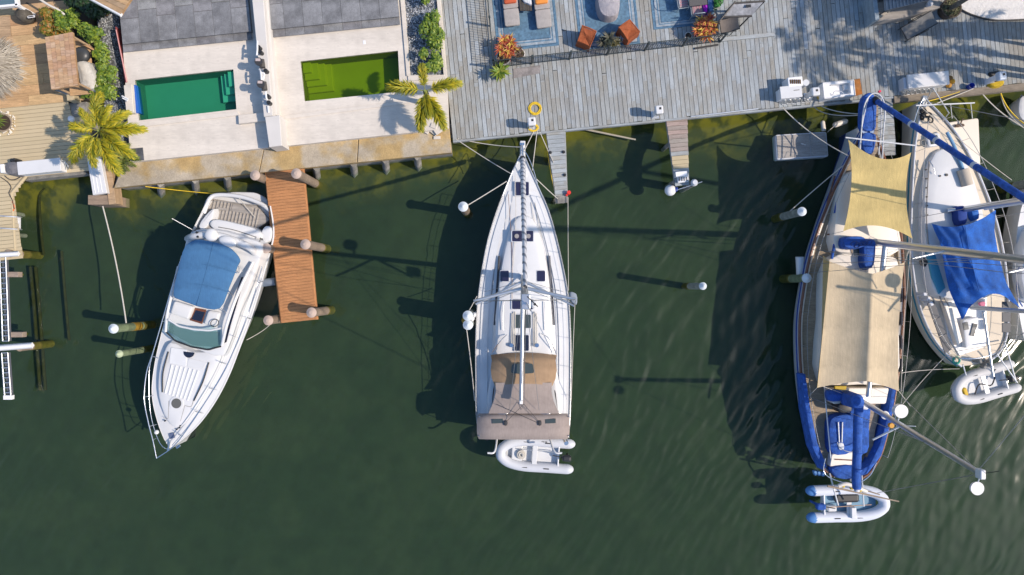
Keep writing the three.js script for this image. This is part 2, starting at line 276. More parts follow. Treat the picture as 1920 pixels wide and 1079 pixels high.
// ---------------------------------------------------------------- water and bed
const QUAY = [[-200, 345], [40, 338], [160, 326], [215, 352], [845, 287], [849, 268], [2150, 142]].map(p => P(p[0], p[1], 0));
function quayDist(x, z) {                          // metres out from the quay wall, negative behind it
  let best = 1e9, sgn = 1;
  for (let i = 0; i < QUAY.length - 1; i++) { const a = QUAY[i], b = QUAY[i + 1], dx = b.x - a.x, dz = b.z - a.z, t = Math.min(1, Math.max(0, ((x - a.x) * dx + (z - a.z) * dz) / (dx * dx + dz * dz))), ex = x - a.x - dx * t, ez = z - a.z - dz * t, d = Math.hypot(ex, ez); if (d < best) { best = d; sgn = dx * ez - dz * ex > 0 ? 1 : -1; } }
  return best * sgn;
}
{
  const X0 = -32, Z0 = -14, WX = 64, WZ = 40, nx = 160, nz = 100, pos = [], uv = [], idx = [];
  for (let j = 0; j <= nz; j++) for (let i = 0; i <= nx; i++) {
    const x = X0 + WX * i / nx, z = Z0 + WZ * j / nz, d = quayDist(x, z), e = d + 0.9 * (fbm(x * 0.6 + 50, z * 0.6 + 50, 1e6, 3) - 0.5);
    pos.push(x, -0.22 - 0.6 * sstep(0.1, 1.9, e) + 0.12 * (vn(x * 2 + 90, z * 2 + 90) - 0.5), z); uv.push(i / nx, j / nz);
  }
  for (let j = 0; j < nz; j++) for (let i = 0; i < nx; i++) { const a = j * (nx + 1) + i, b = a + 1, c = a + nx + 1, d = c + 1; idx.push(a, c, b, b, c, d); }
  const g = new THREE.BufferGeometry(); g.setAttribute('position', new THREE.Float32BufferAttribute(pos, 3)); g.setAttribute('uv', new THREE.Float32BufferAttribute(uv, 2)); g.setIndex(idx); g.computeVertexNormals();
  const t = tex(1536, 960, (u, v) => {
    const x = X0 + WX * u, z = Z0 + WZ * v, d = quayDist(x, z), n = fbm(x * 0.55 + 40, z * 0.55 + 70, 1e6, 5), f = fbm(x * 2.2 + 9, z * 2.2 + 30, 1e6, 4), sp = vn(x * 14, z * 14);
    const weed = 1 - sstep(0.25, 2.3, d + 3.0 * (n - 0.5) + 1.2 * (f - 0.5) + 0.3), silt = sstep(0.35, 0.75, n);
    const cr = [lerp(0.0135, 0.0185, silt), lerp(0.0295, 0.035, silt), lerp(0.0105, 0.0128, silt)], al = [0.15, 0.125, 0.008], k = weed * (0.25 + 0.75 * sstep(0.36, 0.62, f)), m = 0.82 + 0.36 * f + 0.12 * (sp - 0.5);
    return cr.map((c, i) => Math.pow(lerp(c, al[i], k) * m, 1 / 2.2));
  });
  t.wrapS = t.wrapT = THREE.ClampToEdgeWrapping;
  const m = new THREE.Mesh(g, mat([1, 1, 1], 1, { map: t })); m.name = 'seabed'; m.receiveShadow = true; m.userData = { kind: 'structure', label: 'murky green silt bottom with yellow weed along the quay' }; scene.add(m);
  // ripples: a height field of many small waves, stronger in the open water away from the quay
  const w = 2048, h = 1152, d = new Float32Array(w * h * 4), LX = 58, LZ = LX * h / w, TAU = Math.PI * 2, waves = [];
  for (let i = 0; i < 26; i++) { const lam = 0.27 * Math.pow(4.5, rnd()), a = 0.55 + 0.42 * (rnd() + rnd() - 1); waves.push([Math.cos(a) * TAU / lam, Math.sin(a) * TAU / lam, rnd() * TAU, Math.pow(lam, 1.05) * rr(0.6, 1.2)]); }
  for (let i = 0; i < 8; i++) { const lam = rr(0.5, 1.4), a = rnd() * TAU; waves.push([Math.cos(a) * TAU / lam, Math.sin(a) * TAU / lam, rnd() * TAU, Math.pow(lam, 1.05) * 0.35]); }
  for (let j = 0; j < h; j++) for (let i = 0; i < w; i++) {
    const x = (i / w - 0.5) * LX, z = (j / h - 0.5) * LZ; let s = 0; const bx = x + 0.5 * Math.sin(z * 0.5 + x * 0.2), bz = z + 0.4 * Math.sin(x * 0.43 - 1);
    const env = (0.2 + 0.42 * sstep(-6, 8, z + x * 0.1) + 0.0) * (1 - 0.4 * sstep(7, 21, x)) * (0.55 + 0.9 * vn(x * 0.35 + 60, z * 0.35 + 60)) * sstep(-0.5, 5, quayDist(x, z) + 1.2);
    for (const q of waves) s += q[3] * Math.sin(q[0] * bx + q[1] * bz + q[2]);
    s = 0.5 + s * env * 0.092; const o = (j * w + i) * 4; d[o] = d[o + 1] = d[o + 2] = s; d[o + 3] = 1;
  }
  const rt = new THREE.DataTexture(d, w, h, THREE.RGBAFormat, THREE.FloatType); rt.magFilter = THREE.LinearFilter; rt.wrapS = rt.wrapT = THREE.MirroredRepeatWrapping; rt.needsUpdate = true;
  const wg = new THREE.PlaneGeometry(LX * 3, LZ * 3).rotateX(-Math.PI / 2), p = wg.attributes.position; for (let i = 0; i < p.count; i++) wg.attributes.uv.setXY(i, p.getX(i) / LX + 0.5, p.getZ(i) / LZ + 0.5);
  const wm = new THREE.Mesh(wg, mat([0.86, 0.95, 0.86], 0.1, { transmission: 1, thickness: 0, ior: 1.33, bumpMap: rt, bumpScale: 0.10 })); wm.name = 'water'; wm.receiveShadow = true; wm.userData = { kind: 'structure', label: 'green canal water with small ripples' }; scene.add(wm);
}

// ---------------------------------------------------------------- boardwalk
const BW = 1.2, O = P(849, 263, BW), U = V(Math.cos(ROT), 0, -Math.sin(ROT)), Wv = V(Math.sin(ROT), 0, Math.cos(ROT));
const onWalk = (u, v, h = BW) => V(O.x + U.x * u + Wv.x * v, h, O.z + U.z * u + Wv.z * v);   // metres along and out from the quay corner
{
  const o = structure('boardwalk', 'weathered grey timber boardwalk along the water');
  const pitch = 0.2, n = Math.floor(28 / pitch);
  for (let i = 0; i < n; i++) {
    const u = 0.1 + i * pitch, cut = -rr(2.2, 5.2), y = BW - 0.02 + rr(-0.004, 0.004);
    for (const [a, b] of [[0.0 + rr(-0.02, 0.02), cut], [cut - 0.012, -8.2]]) {
      const c = onWalk(u, (a + b) / 2, y), s = vn(c.x * 0.7 + 100, c.z * 0.7 + 100), k = s > 0.66 ? 4 : s > 0.55 ? 3 : Math.floor(rnd() * 3) + (rnd() < 0.2 ? 3 : 0);
      board('plank', o, c, ROT + Math.PI / 2, a - b, pitch - 0.02, 0.04, mGreyPlanks[Math.min(5, k)]);
    }
  }
  part('joist', [-0.25, -1.5, -3, -4.5, -6, -7.5].map(v => rbox(onWalk(14, v, BW - 0.13), 28, 0.16, 0.08, ROT, 0)), mGreyPlanks[4], o);
  board('edge_beam', o, onWalk(10.0, 0.06, BW - 0.1), ROT, 20.0, 0.09, 0.22, mGreyPlanks[1]);
  board('edge_beam', o, onWalk(24.1, 0.17, BW - 0.09), ROT, 8.2, 0.3, 0.26, mBrownPlanks[4]).material = mat([0.36, 0.31, 0.25], 0.95, { map: tWood, ...bumpOf(tWood, 1, 0.03) });
  const wl = structure('boardwalk_seawall', 'concrete wall below the boardwalk with yellow weed');
  part('wall', rbox(onWalk(14, -0.55, 0.15), 28.4, 1.7, 0.5, ROT, 0.01), mConcreteGrey, wl);
  part('weed_band', rbox(onWalk(14, -0.28, -0.2), 28.3, 0.95, 0.06, ROT, 0.01), mAlgae, wl);
  const fill = structure('quay_ground', 'dark packed earth behind the quay walls'); part('earth', rbox(onWalk(14, -6.3, 0.2), 28, 1.2, 11, ROT, 0), mat([0.05, 0.045, 0.04], 1), fill);
}
// finger piers, cross boards
function fingerPier(label, a, b, wa, wb, h, mats, extra) {      // a, b = survey places of the middle line ends
  const A = P(a[0], a[1], h), B = P(b[0], b[1], h), d = B.clone().sub(A), L = d.length(), ry = Math.atan2(-d.z, d.x), o = thing('finger_pier', label, 'pier', V(A.x, 0, A.z), 'finger piers off the boardwalk'), n = Math.round(L / 0.19);
  for (let i = 0; i < n; i++) { const t = (i + 0.5) / n, c = A.clone().lerp(B, t); c.y = h - 0.02 + rr(-0.003, 0.003); board('plank', o, c, ry + Math.PI / 2, lerp(wa, wb, t), L / n - 0.014, 0.04, mats(t)); }
  const side = V(-d.z, 0, d.x).normalize();
  for (const s of [-1, 1]) part('side_beam', rod(A.clone().addScaledVector(side, s * (wa / 2 - 0.05)).setY(h - 0.13), B.clone().addScaledVector(side, s * (wb / 2 - 0.05)).setY(h - 0.13), 0.08, 0.08, 4), mGreyPlanks[4], o);
  for (const t of [0.35, 0.92]) for (const s of [-1, 1]) { const c = A.clone().lerp(B, t).addScaledVector(side, s * lerp(wa, wb, t) * 0.38); part('support_pile', rod(c.clone().setY(-0.9), c.clone().setY(h - 0.06), 0.1, 0.1, 10), mConcreteGrey, o); }
  return o;
}
const gp = () => mGreyPlanks[Math.floor(rnd() * 3)];
const fp1 = fingerPier('narrow grey pier beside the bow of the white sailing yacht', [1042, 245], [1054, 380], 0.86, 0.5, 1.15, gp);
for (const [x, y] of [[1032, 286], [1057, 285], [1059, 328]]) part('cleat', [disc(x, y, 0.07, 1.15, 1.2, 12), disc(x, y, 0.035, 1.2, 1.26, 8)], mBlack, fp1);
part('end_cap', pbox(1055, 374, 20, 14, 1.16, 1.2, 0.1, 0.01), mConcreteGrey, fp1);
part('red_reflector', [disc(1067, 361, 0.09, 1.1, 1.36, 10), disc(1063, 366, 0.05, 1.1, 1.3, 8)], mat([0.7, 0.03, 0.02], 0.5), fp1, 'red fitting at the pier tip');
const fp2 = fingerPier('weathered pier with a bare white seat and a round buoy at its end', [1269, 220], [1280, 348], 0.96, 0.62, 1.15, t => t > 0.55 && t < 0.78 ? mTanPlanks[1] : t < 0.5 ? mBrownPlanks[3] : gp());
for (const c of fp2.children) if (c.name === 'plank' && c.material === mBrownPlanks[3]) c.material = mat([0.45 + 0.1 * rnd(), 0.42, 0.38], 0.9, { map: tWood });
fingerPier('pier under the blue covered bowsprit of the ketch', [1654, 185], [1662, 292], 0.95, 0.92, 1.15, gp);
{ // things on the second pier
  const s = thing('dock_step', 'white plastic boarding step on the weathered pier end', 'step', P(1279, 330, 1.15));
  part('tread', [pbox(1278, 326, 22, 9, 1.16, 1.5), pbox(1281, 336, 20, 12, 1.16, 1.34)], mWhite, s); part('grate', [0, 1, 2, 3].map(i => pbox(1274 + i * 4.6, 336, 2.6, 8, 1.34, 1.352, ROT, 0)), mConcreteGrey, s);
  const b = thing('mooring_buoy', 'round white buoy with a blue end hanging at the pier tip', 'buoy', P(1258, 357, 0.4));
  const g = new THREE.SphereGeometry(0.26, 24, 16), c = P(1257, 357, 0.5); g.scale(1, 0.95, 1); g.translate(c.x, c.y, c.z); part('ball', g, mWhite, b); const e = P(1270, 355, 0.55); part('neck', rod(c.clone().lerp(e, 0.5), e.clone().setY(0.62), 0.15, 0.08, 14), mat([0.02, 0.05, 0.3], 0.6), b);
  const q = thing('pier_tip_piling', 'grey capped piling with a pole at the weathered pier tip', 'piling', P(1284, 352, 0)); const t0 = P(1286, 352, 0);
  part('shaft', rod(t0.clone().setY(-0.9), t0.clone().setY(1.5), 0.14, 0.13, 14), mConcreteGrey, q); part('cap', rod(t0.clone().setY(1.5), t0.clone().setY(1.62), 0.16, 0.1, 16), mTubeGrey, q);
  part('pole', rod(P(1268, 357, 1.3), P(1317, 341, 1.45), 0.02), mAlu, q);
}
// ---------------------------------------------------------------- foliage builders
const mLeaf = mat([1, 1, 1], 0.55, { vertexColors: true, transmission: 0.25, thickness: 0 });
function leafGeo(list) {                            // list of {p, d, n, l, w, c, bend}: folded leaf blades
  const pos = [], col = [], idx = []; const q = V(), s = V();
  for (const f of list) {
    s.crossVectors(f.d, f.n).normalize(); const o = pos.length / 3, up = f.n;
    const pt = (a, b, y) => { q.copy(f.p).addScaledVector(f.d, a * f.l).addScaledVector(s, b * f.w).addScaledVector(up, y * f.l); pos.push(q.x, q.y, q.z); col.push(...f.c); };
    pt(0, 0, 0); pt(0.45, 0.5, 0.12); pt(0.45, 0, 0.04); pt(0.45, -0.5, 0.12); pt(1, 0, -(f.bend ?? 0.12));
    idx.push(o, o + 1, o + 2, o, o + 2, o + 3, o + 2, o + 1, o + 4, o + 2, o + 4, o + 3);
  }
  const g = new THREE.BufferGeometry(); g.setAttribute('position', new THREE.Float32BufferAttribute(pos, 3)); g.setAttribute('color', new THREE.Float32BufferAttribute(col, 3)); g.setIndex(idx); g.computeVertexNormals(); return g;
}
const mix3 = (a, b, t) => a.map((x, i) => lerp(x, b[i], t));
const unit = () => { const z = rr(-1, 1), a = rr(0, 6.283), r = Math.sqrt(1 - z * z); return V(r * Math.cos(a), z, r * Math.sin(a)); };
const GREEN = [[0.05, 0.12, 0.01], [0.15, 0.25, 0.02], [0.3, 0.37, 0.03]];
function shrub(label, px, py, h0, rx, rz, ht, n, leaf, pal = GREEN, group, name = 'leafy_shrub', lobes = 7) {
  const top = P(px, py, h0 + ht * 0.6), c0 = V(top.x, h0, top.z), o = thing(name, label, 'shrub', c0, group), cl = [], L = [];
  const RX = M(rx, h0 + ht * 0.6), RZ = M(rz, h0 + ht * 0.6);
  for (let i = 0; i < lobes; i++) { const a = rr(0, 6.283), r = Math.sqrt(rnd()) * 0.75; cl.push([V(top.x + Math.cos(a) * RX * r, h0 + ht * rr(0.4, 0.72), top.z + Math.sin(a) * RZ * r), rr(0.32, 0.55)]); }
  for (let i = 0; i < n; i++) {
    const [c, s] = cl[i % lobes], u = unit(); if (u.y < -0.3) u.y *= -1; const k = Math.pow(rnd(), 0.35), p = c.clone().add(V(u.x * RX * s * k, u.y * ht * 0.42 * k, u.z * RZ * s * k));
    const nn = u.clone().multiplyScalar(0.8).add(V(0, 0.7, 0)).add(unit().multiplyScalar(0.5)).normalize(), d = unit(); d.addScaledVector(nn, -d.dot(nn)).normalize();
    const t = rnd(), cc = t < 0.5 ? mix3(pal[0], pal[1], t * 2) : mix3(pal[1], pal[2], t * 2 - 1); L.push({ p, d, n: nn, l: leaf * rr(0.7, 1.3), w: leaf * rr(0.5, 0.75), c: cc });
  }
  part('foliage', leafGeo(L), mLeaf, o);
  part('stem', cl.map(([c]) => rod(V(lerp(c0.x, c.x, 0.25), h0, lerp(c0.z, c.z, 0.25)), c, 0.03, 0.012, 5)), mat([0.12, 0.08, 0.04], 0.9), o);
  return o;
}
function frondGeo(len, width, pal, n = 120, droop = 0.5, plume = 1) {   // along +x from the origin, arching
  const L = [], rach = [], at = t => V(len * t * (1 - 0.12 * t), len * (0.42 * t - droop * t * t), 0);
  for (let i = 0; i <= 8; i++) rach.push(at(i / 8));
  for (let i = 0; i < n; i++) {
    const t = lerp(0.16, 1, i / n), p = at(t), tan = at(Math.min(1.02, t + 0.02)).sub(at(t - 0.02)).normalize(), side = i % 2 ? 1 : -1, roll = (plume ? rr(-1.45, 1.45) : rr(0.0, 0.35)) * side, ang = lerp(1.15, 0.45, t) + rr(-0.12, 0.12);
    const out = V(0, Math.sin(roll), side * Math.cos(roll)), d = tan.clone().multiplyScalar(Math.cos(ang)).addScaledVector(out, Math.sin(ang)).normalize(), nn = V(0, 1, 0).addScaledVector(d, -d.y).normalize();
    const k = rnd(); L.push({ p, d, n: nn, l: width * (0.55 + 0.6 * Math.sin(Math.PI * Math.min(1, t * 0.95))) * rr(0.8, 1.1), w: width * 0.1, c: k < 0.6 ? mix3(pal[0], pal[1], k / 0.6) : mix3(pal[1], pal[2], (k - 0.6) / 0.4), bend: 0.28 });
  }
  return { leaf: leafGeo(L), rib: tube(rach, 0.016, 5, 10) };
}
const PALM = [[0.17, 0.23, 0.012], [0.42, 0.4, 0.015], [0.7, 0.56, 0.02]];
const mRib = mat([0.25, 0.26, 0.04], 0.7), mTrunk = mat([0.28, 0.25, 0.2], 0.95, { map: rep(tMottle, 1), ...bumpOf(tWood, 1, 0.03) });
function palm(label, crown, base, spec, len, width, pal = PALM, group, droop = 0.5, n = 120) {   // spec: list of [angle, tilt, scale]
  const o = thing('palm_tree', label, 'palm', base, group);
  const mid = base.clone().lerp(crown, 0.5); mid.x += (crown.x - base.x) * 0.12;
  part('trunk', tube([base, mid, crown.clone().setY(crown.y - 0.15)], 0.11, 10, 14), mTrunk, o); part('crownshaft', rod(crown.clone().setY(crown.y - 0.4), crown.clone().setY(crown.y + 0.1), 0.12, 0.05, 10), mat([0.22, 0.26, 0.06], 0.6), o);
  const kinds = [0, 1, 2].map(() => frondGeo(len, width, pal, n, droop));
  for (const k of kinds) { k.leaf = norm(k.leaf); k.rib = norm(k.rib); }
  spec.forEach(([a, tilt, s], i) => {
    const k = kinds[i % 3], f = new THREE.Mesh(k.leaf, mLeaf), r = new THREE.Mesh(k.rib, mRib); f.name = 'frond'; r.name = 'rib'; f.add(r); f.position.copy(crown).sub(base); f.rotation.set(0, a, tilt, 'YXZ'); f.scale.setScalar(s); f.castShadow = r.castShadow = f.receiveShadow = true; o.add(f);
  });
  return o;
}
function rosette(label, px, py, h0, potR, potH, n, len, pal, potM, name = 'potted_plant', spread = 1, group) {   // pot with strap leaves
  const t = P(px, py, h0 + potH), b = V(t.x, h0, t.z), o = thing(name, label, 'potted plant', b, group);
  if (potH > 0) {
    const g = new THREE.LatheGeometry([[0.01, 0], [potR * 0.72, 0], [potR, potH * 0.9], [potR * 1.06, potH], [potR * 0.9, potH], [potR * 0.86, potH * 0.85], [0.01, potH * 0.85]].map(p => new THREE.Vector2(...p)), 24); g.translate(b.x, h0, b.z); part('pot', g, potM, o);
    const s = new THREE.CylinderGeometry(potR * 0.87, potR * 0.8, 0.03, 20); s.translate(b.x, h0 + potH * 0.88, b.z); part('soil', s, mat([0.05, 0.035, 0.025], 1), o);
  }
  const L = [], heads = Math.max(1, Math.round(n / 26)), hs = []; for (let i = 0; i < heads; i++) { const a = i * 2.4, r = potR * spread * Math.sqrt((i + 0.3) / heads); hs.push(V(b.x + Math.cos(a) * r, h0 + potH + len * rr(0.1, 0.9), b.z + Math.sin(a) * r)); }
  for (let i = 0; i < n; i++) { const c = hs[i % heads], a = i * 2.399 + rr(-0.2, 0.2), e = rr(0.1, 1.0), d = V(Math.cos(a) * Math.cos(e), Math.sin(e), Math.sin(a) * Math.cos(e)), nn = V(0, 1, 0).addScaledVector(d, -d.y).normalize(), k = rnd(); L.push({ p: c, d, n: nn, l: len * rr(0.7, 1.15), w: len * rr(0.16, 0.26), c: k < 0.5 ? mix3(pal[0], pal[1], k * 2) : mix3(pal[1], pal[2], k * 2 - 1), bend: 0.3 }); }
  part('leaves', leafGeo(L), mLeaf, o);
  if (potH > 0 || heads > 1) part('stem', hs.map(c => rod(V(lerp(b.x, c.x, 0.5), h0 + potH * 0.8, lerp(b.z, c.z, 0.5)), c, 0.018, 0.012, 5)), mTrunk, o);
  return o;
}

// ---------------------------------------------------------------- pool terraces and seawall
const T = 1.55, CAPH = 1.3, cR = Math.cos(ROT), sR = Math.sin(ROT);
const rf = (x0, y0) => (u, v) => [x0 + u * cR + v * sR, y0 - u * sR + v * cR];
const rect = (f, u0, u1, v0, v1) => [f(u0, v0), f(u1, v0), f(u1, v1), f(u0, v1)];
function holed(outer, holes, h0, h1) {
  const sh = new THREE.Shape(outline(outer, h1).map(p => new THREE.Vector2(p[0], -p[1]))); for (const q of holes) sh.holes.push(new THREE.Path(outline(q, h1).map(p => new THREE.Vector2(p[0], -p[1]))));
  const g = new THREE.ExtrudeGeometry(sh, { depth: h1 - h0, bevelEnabled: false }); g.rotateX(-Math.PI / 2); g.translate(0, h0, 0); return g;
}
const pool1 = [[252, 150], [437, 130], [443, 205], [260, 226]], pool2 = [[563, 115], [746, 95], [750, 172], [571, 190]];
const terr1 = [[220, -60], [482, -60], [503, 277], [244, 304]], terr2 = [[488, -60], [750, -60], [765, 141], [838, 148], [841, 241], [506, 277]];
const tr1 = structure('pool_terrace', 'pale travertine terrace round the teal pool'), tr2 = structure('pool_terrace', 'pale travertine terrace round the lime green pool');
part('paving', holed(terr1, [pool1], 0.4, T), mTrav, tr1); part('paving', holed(terr2, [pool2], 0.4, T), mTrav, tr2);
part('coping_step', slab([[232, 232], [445, 209], [449, 216], [233, 242]], T, T + 0.05, 0.008), mTrav, tr1);
part('bench', slab([[446, 216], [500, 210], [501, 226], [447, 232]], T, T + 0.22, 0.015), mTrav, tr1);
part('coping_step', slab([[518, 219], [566, 212], [800, 184], [801, 189], [566, 220], [519, 226]], T, T + 0.04, 0.008), mTrav, tr2);
part('dark_slab', slab(rect(rf(243, 279), 0, 24, 0, 24), T, T + 0.03), mat([0.14, 0.15, 0.17], 0.7, { map: rep(tMottle, 1) }), tr1, 'dark slate square on the terrace corner');
part('spill_wall', slab([[231, 160], [246, 158], [250, 211], [236, 213]], T - 0.3, T + 0.3, 0.015), mTrav, tr1);
part('blue_tile_band', slab([[247, 160], [253, 159], [260, 211], [251, 213]], T - 0.3, T + 0.1, 0.01), mat([0.02, 0.11, 0.45], 0.25), tr1, 'blue glazed tile strip');
part('drain_rail', [rod(P(228, 180, T + 0.5), P(240, 186, T + 0.5), 0.03), rod(P(229, 184, T + 0.5), P(239, 189, T + 0.5), 0.03)], mWhite, tr1);
part('skimmer_lid', slab(rect(rf(680, 76), 0, 5, 0, 7), T, T + 0.01, 0.002), mWhite, tr2);
function pool(label, q, plaster, tint, steps, mStep) {
  const o = structure('swimming_pool', label), lv = T - 0.12, bot = T - 0.85, w = outline(q, T), pos = [], idx = [];
  for (const y of [T - 0.01, bot]) for (const p of w) pos.push(p[0], y, p[1]);
  for (let i = 0; i < 4; i++) { const j = (i + 1) % 4; idx.push(i, j, i + 4, j, j + 4, i + 4); } idx.push(4, 5, 6, 4, 6, 7);
  const g = new THREE.BufferGeometry(); g.setAttribute('position', new THREE.Float32BufferAttribute(pos, 3)); g.setIndex(idx);
  const gn = g.toNonIndexed(); gn.computeVertexNormals(); part('basin', gn, plaster, o);
  const a = V(w[0][0], 0, w[0][1]), eu = V(w[1][0] - w[0][0], 0, w[1][1] - w[0][1]), ev = V(w[3][0] - w[0][0], 0, w[3][1] - w[0][1]);
  for (const [fu, fv, y, right] of steps) {
    const f = (s, t) => { const p = a.clone().addScaledVector(eu, right ? 1 - s : s).addScaledVector(ev, t); return [p.x, p.z]; };
    part('step', rings([f(0.003, 0.006), f(fu, 0.006), f(fu, fv), f(0.003, fv)], [[bot, 0], [T - y - 0.015, 0], [T - y, 0.015]]), mStep, o);
  }
  const sf = new THREE.BufferGeometry(); sf.setAttribute('position', new THREE.Float32BufferAttribute(w.flatMap(p => [p[0], lv, p[1]]), 3)); sf.setIndex([0, 2, 1, 0, 3, 2]); sf.computeVertexNormals();
  part('pool_water', sf, tint, o);
}
const poolPane = c => mat(c, 0.02, { transmission: 1, thickness: 0, ior: 1.33, ...bumpOf(tMottle, 0.3, 0.02) });
pool('rectangular teal swimming pool with corner steps', pool1, mat([0.43, 0.49, 0.4], 0.8, { map: rep(tClean, 0.4) }), poolPane([0.22, 0.66, 0.52]), [[0.19, 0.68, 0.6, 1], [0.135, 0.53, 0.4, 1], [0.08, 0.37, 0.2, 1]], mat([0.8, 0.84, 0.76], 0.8, { map: rep(tClean, 0.4) }));
pool('rectangular lime green swimming pool with corner steps', pool2, mat([0.41, 0.44, 0.23], 0.85, { map: rep(tClean, 0.4) }), poolPane([0.50, 0.66, 0.06]), [[0.27, 0.7, 0.68, 0], [0.21, 0.56, 0.52, 0], [0.15, 0.42, 0.36, 0], [0.085, 0.26, 0.2, 0]], mat([0.5, 0.5, 0.3], 0.8, { map: rep(tClean, 0.4) }));
{
  const o = structure('seawall', 'stained concrete seawall with a broad cap');
  const cuts = [0, 0.43, 0.72, 1], lo = t => [lerp(212, 847, t), lerp(352.5, 286, t)], hi = t => [lerp(232, 843, t), lerp(304, 240.5, t)];
  for (let i = 0; i < 3; i++) part('cap', slab([lo(cuts[i] + 0.001), lo(cuts[i + 1] - 0.001), hi(cuts[i + 1] - 0.001), hi(cuts[i] + 0.001)], CAPH - 0.3, CAPH, 0.02), mConcrete, o);
  part('wall', slab([[216, 351, 0.9], [845, 285, 0.9], [842, 250, 0.9], [226, 316, 0.9]], -0.9, CAPH - 0.31), mConcreteGrey, o);
  part('weed_band', slab([[217, 356, 0], [845, 289, 0], [845, 285, 0], [217, 352, 0]], -0.8, 0.12), mAlgae, o);
  for (const x of [300, 365, 425, 592, 662, 722, 782]) { const y = 352.5 - (x - 212) * 0.1047, a = P(x, y + 2, 0.95), b = P(x + 4, y + 14, -0.9); part('batter_pile', rod(b.clone().add(V(0, 0, 0.45)), a, 0.17, 0.17, 4), mConcreteGrey, o); }
  const e = structure('terrace_earth', 'earth bank held by the seawall'); part('earth', slab([[214, 338], [838, 256], [800, -60], [175, -60]], -0.5, 0.3), mat([0.1, 0.08, 0.06], 1), e);
}
// grey slate patios, tile by tile
const mSlate = [[0.20, 0.205, 0.215], [0.17, 0.175, 0.185], [0.225, 0.23, 0.235], [0.19, 0.19, 0.2]].map(c => mat(c.map(x => x * 1.75), 0.7, { map: rep(tMottle, 0.55), ...bumpOf(tMottle, 0.8, 0.012) }));
function patio(label, f, W, n, front) {
  const o = structure('slate_patio', label), up = T + 0.26, mid = T + 0.12; let k = 0;
  part('bed', slab(rect(f, 1, W - 1, -140, -1), T, up - 0.03), mat([0.16, 0.16, 0.165], 0.9), o); part('bed', slab(rect(f, 1, W - 1, 0, front - 1), T, mid - 0.03), mat([0.16, 0.16, 0.165], 0.9), o);
  for (let i = 0; i < n; i++) {
    const a = W * i / n, b = W * (i + 1) / n;
    for (let j = 0; j < 3; j++) { const s = i % 2 ? 14 : 0; part('tile', slab(rect(f, a + 0.22, b - 0.22, -(j + 1) * 47 - s + 0.4, j ? -j * 47 - s - 0.4 : 0), up - 0.03, up + rr(-0.002, 0.003), 0.006), mSlate[k++ * 3 % 4 ^ (i & 1)], o); }
    part('tile', slab(rect(f, a + 0.22, b - 0.22, 0.8, front), mid - 0.03, mid, 0.006), mSlate[(k++ + i) % 4], o);
  }
}
patio('dark slate patio above the teal pool', rf(229, 83), 243, 7, 15);
patio('dark slate patio above the lime green pool', rf(498, 56), 252, 7, 15);
// wall between the two terraces
{
  const o = structure('divider_wall', 'low white rendered wall between the two pool terraces'), m = mat([0.66, 0.64, 0.61], 0.8, { map: rep(tClean, 0.4) });
  part('wall', slab([[466, -60], [489, -60], [511, 217], [494, 219]], T, T + 0.75, 0.02), m, o); part('ledge', slab([[490, -60], [497, -60], [519, 216], [511, 217]], T, T + 0.42, 0.015), m, o);
  part('end_pillar', slab([[496, 219], [524, 216], [528, 273], [504, 276]], T - 0.2, T + 0.8, 0.02), m, o);
}
// pump sets on the divider wall
function pump(label, x, y) {
  const b = T + 0.75, o = thing('pool_pump', label, 'pump', P(x, y, b), 'pool pumps on the divider wall');
  const d = disc(x, y, 0.13, b, b + 0.42, 20), l = disc(x, y, 0.17, b + 0.42, b + 0.5, 20); part('strainer', d, mBlack, o); const lid = part('lid', l, mRubber, o); part('rating_plate', pbox(x - 1, y - 3, 9, 5, b + 0.5, b + 0.512, 0, 0.002), mat([0.5, 0.42, 0.4], 0.6), lid);
  part('motor', rod(P(x + 6, y - 3, b + 0.2), P(x + 8, y + 12, b + 0.2), 0.12, 0.12, 16), mat([0.07, 0.065, 0.06], 0.5), o);
  return o;
}
pump('black pool pump on the divider wall nearer the slate patio', 484, 115); pump('black pool pump on the divider wall nearer the end pillar', 488, 157);
{
  const b = T + 0.75, o = thing('pool_pipework', 'white plastic pipes with black valves along the divider wall', 'pipes', P(487, 135, b)), pp = (...q) => tube(q.map(a => P(a[0], a[1], b + a[2])), 0.04, 8, q.length * 3);
  part('pipe', pp([482, 77, 0.2], [482, 84, 0.3], [482, 94, 0.3], [481, 104, 0.3]), mWhite, o); part('pipe', pp([486, 130, 0.2], [489, 137, 0.35], [490, 150, 0.3]), mWhite, o);
  part('pipe', pp([488, 137, 0.25], [495, 138, 0.25], [493, 150, 0.2]), mWhite, o); part('pipe', pp([498, 172, 0.3], [499, 184, 0.3], [502, 189, 0.15]), mWhite, o); part('pipe', pp([502, 199, 0.05], [503, 208, 0.05], [503, 211, 0.02]), mWhite, o);
  for (const [x, y] of [[484, 88], [487, 97], [497, 132], [501, 180], [503, 192]]) part('valve', [disc(x, y, 0.09, b, b + 0.25, 12), pbox(x, y, 8, 2.5, b + 0.25, b + 0.3, rr(0, 3), 0.01)], mBlack, o);
}
// red steel edge by the slate patio
{ const o = thing('red_edge_beam', 'red painted steel edge at the slate patio side', 'beam', P(228, 100, 1)); part('flange', slab([[215, 50], [217, 50], [238, 154], [234, 155]], 0.95, T + 0.02), mat([0.38, 0.09, 0.09], 0.5, { map: rep(tMottle, 1) }), o); part('rim', rod(P(217, 56, T + 0.06), P(237, 154, T + 0.06), 0.025), mat([0.6, 0.3, 0.29], 0.5), o); }
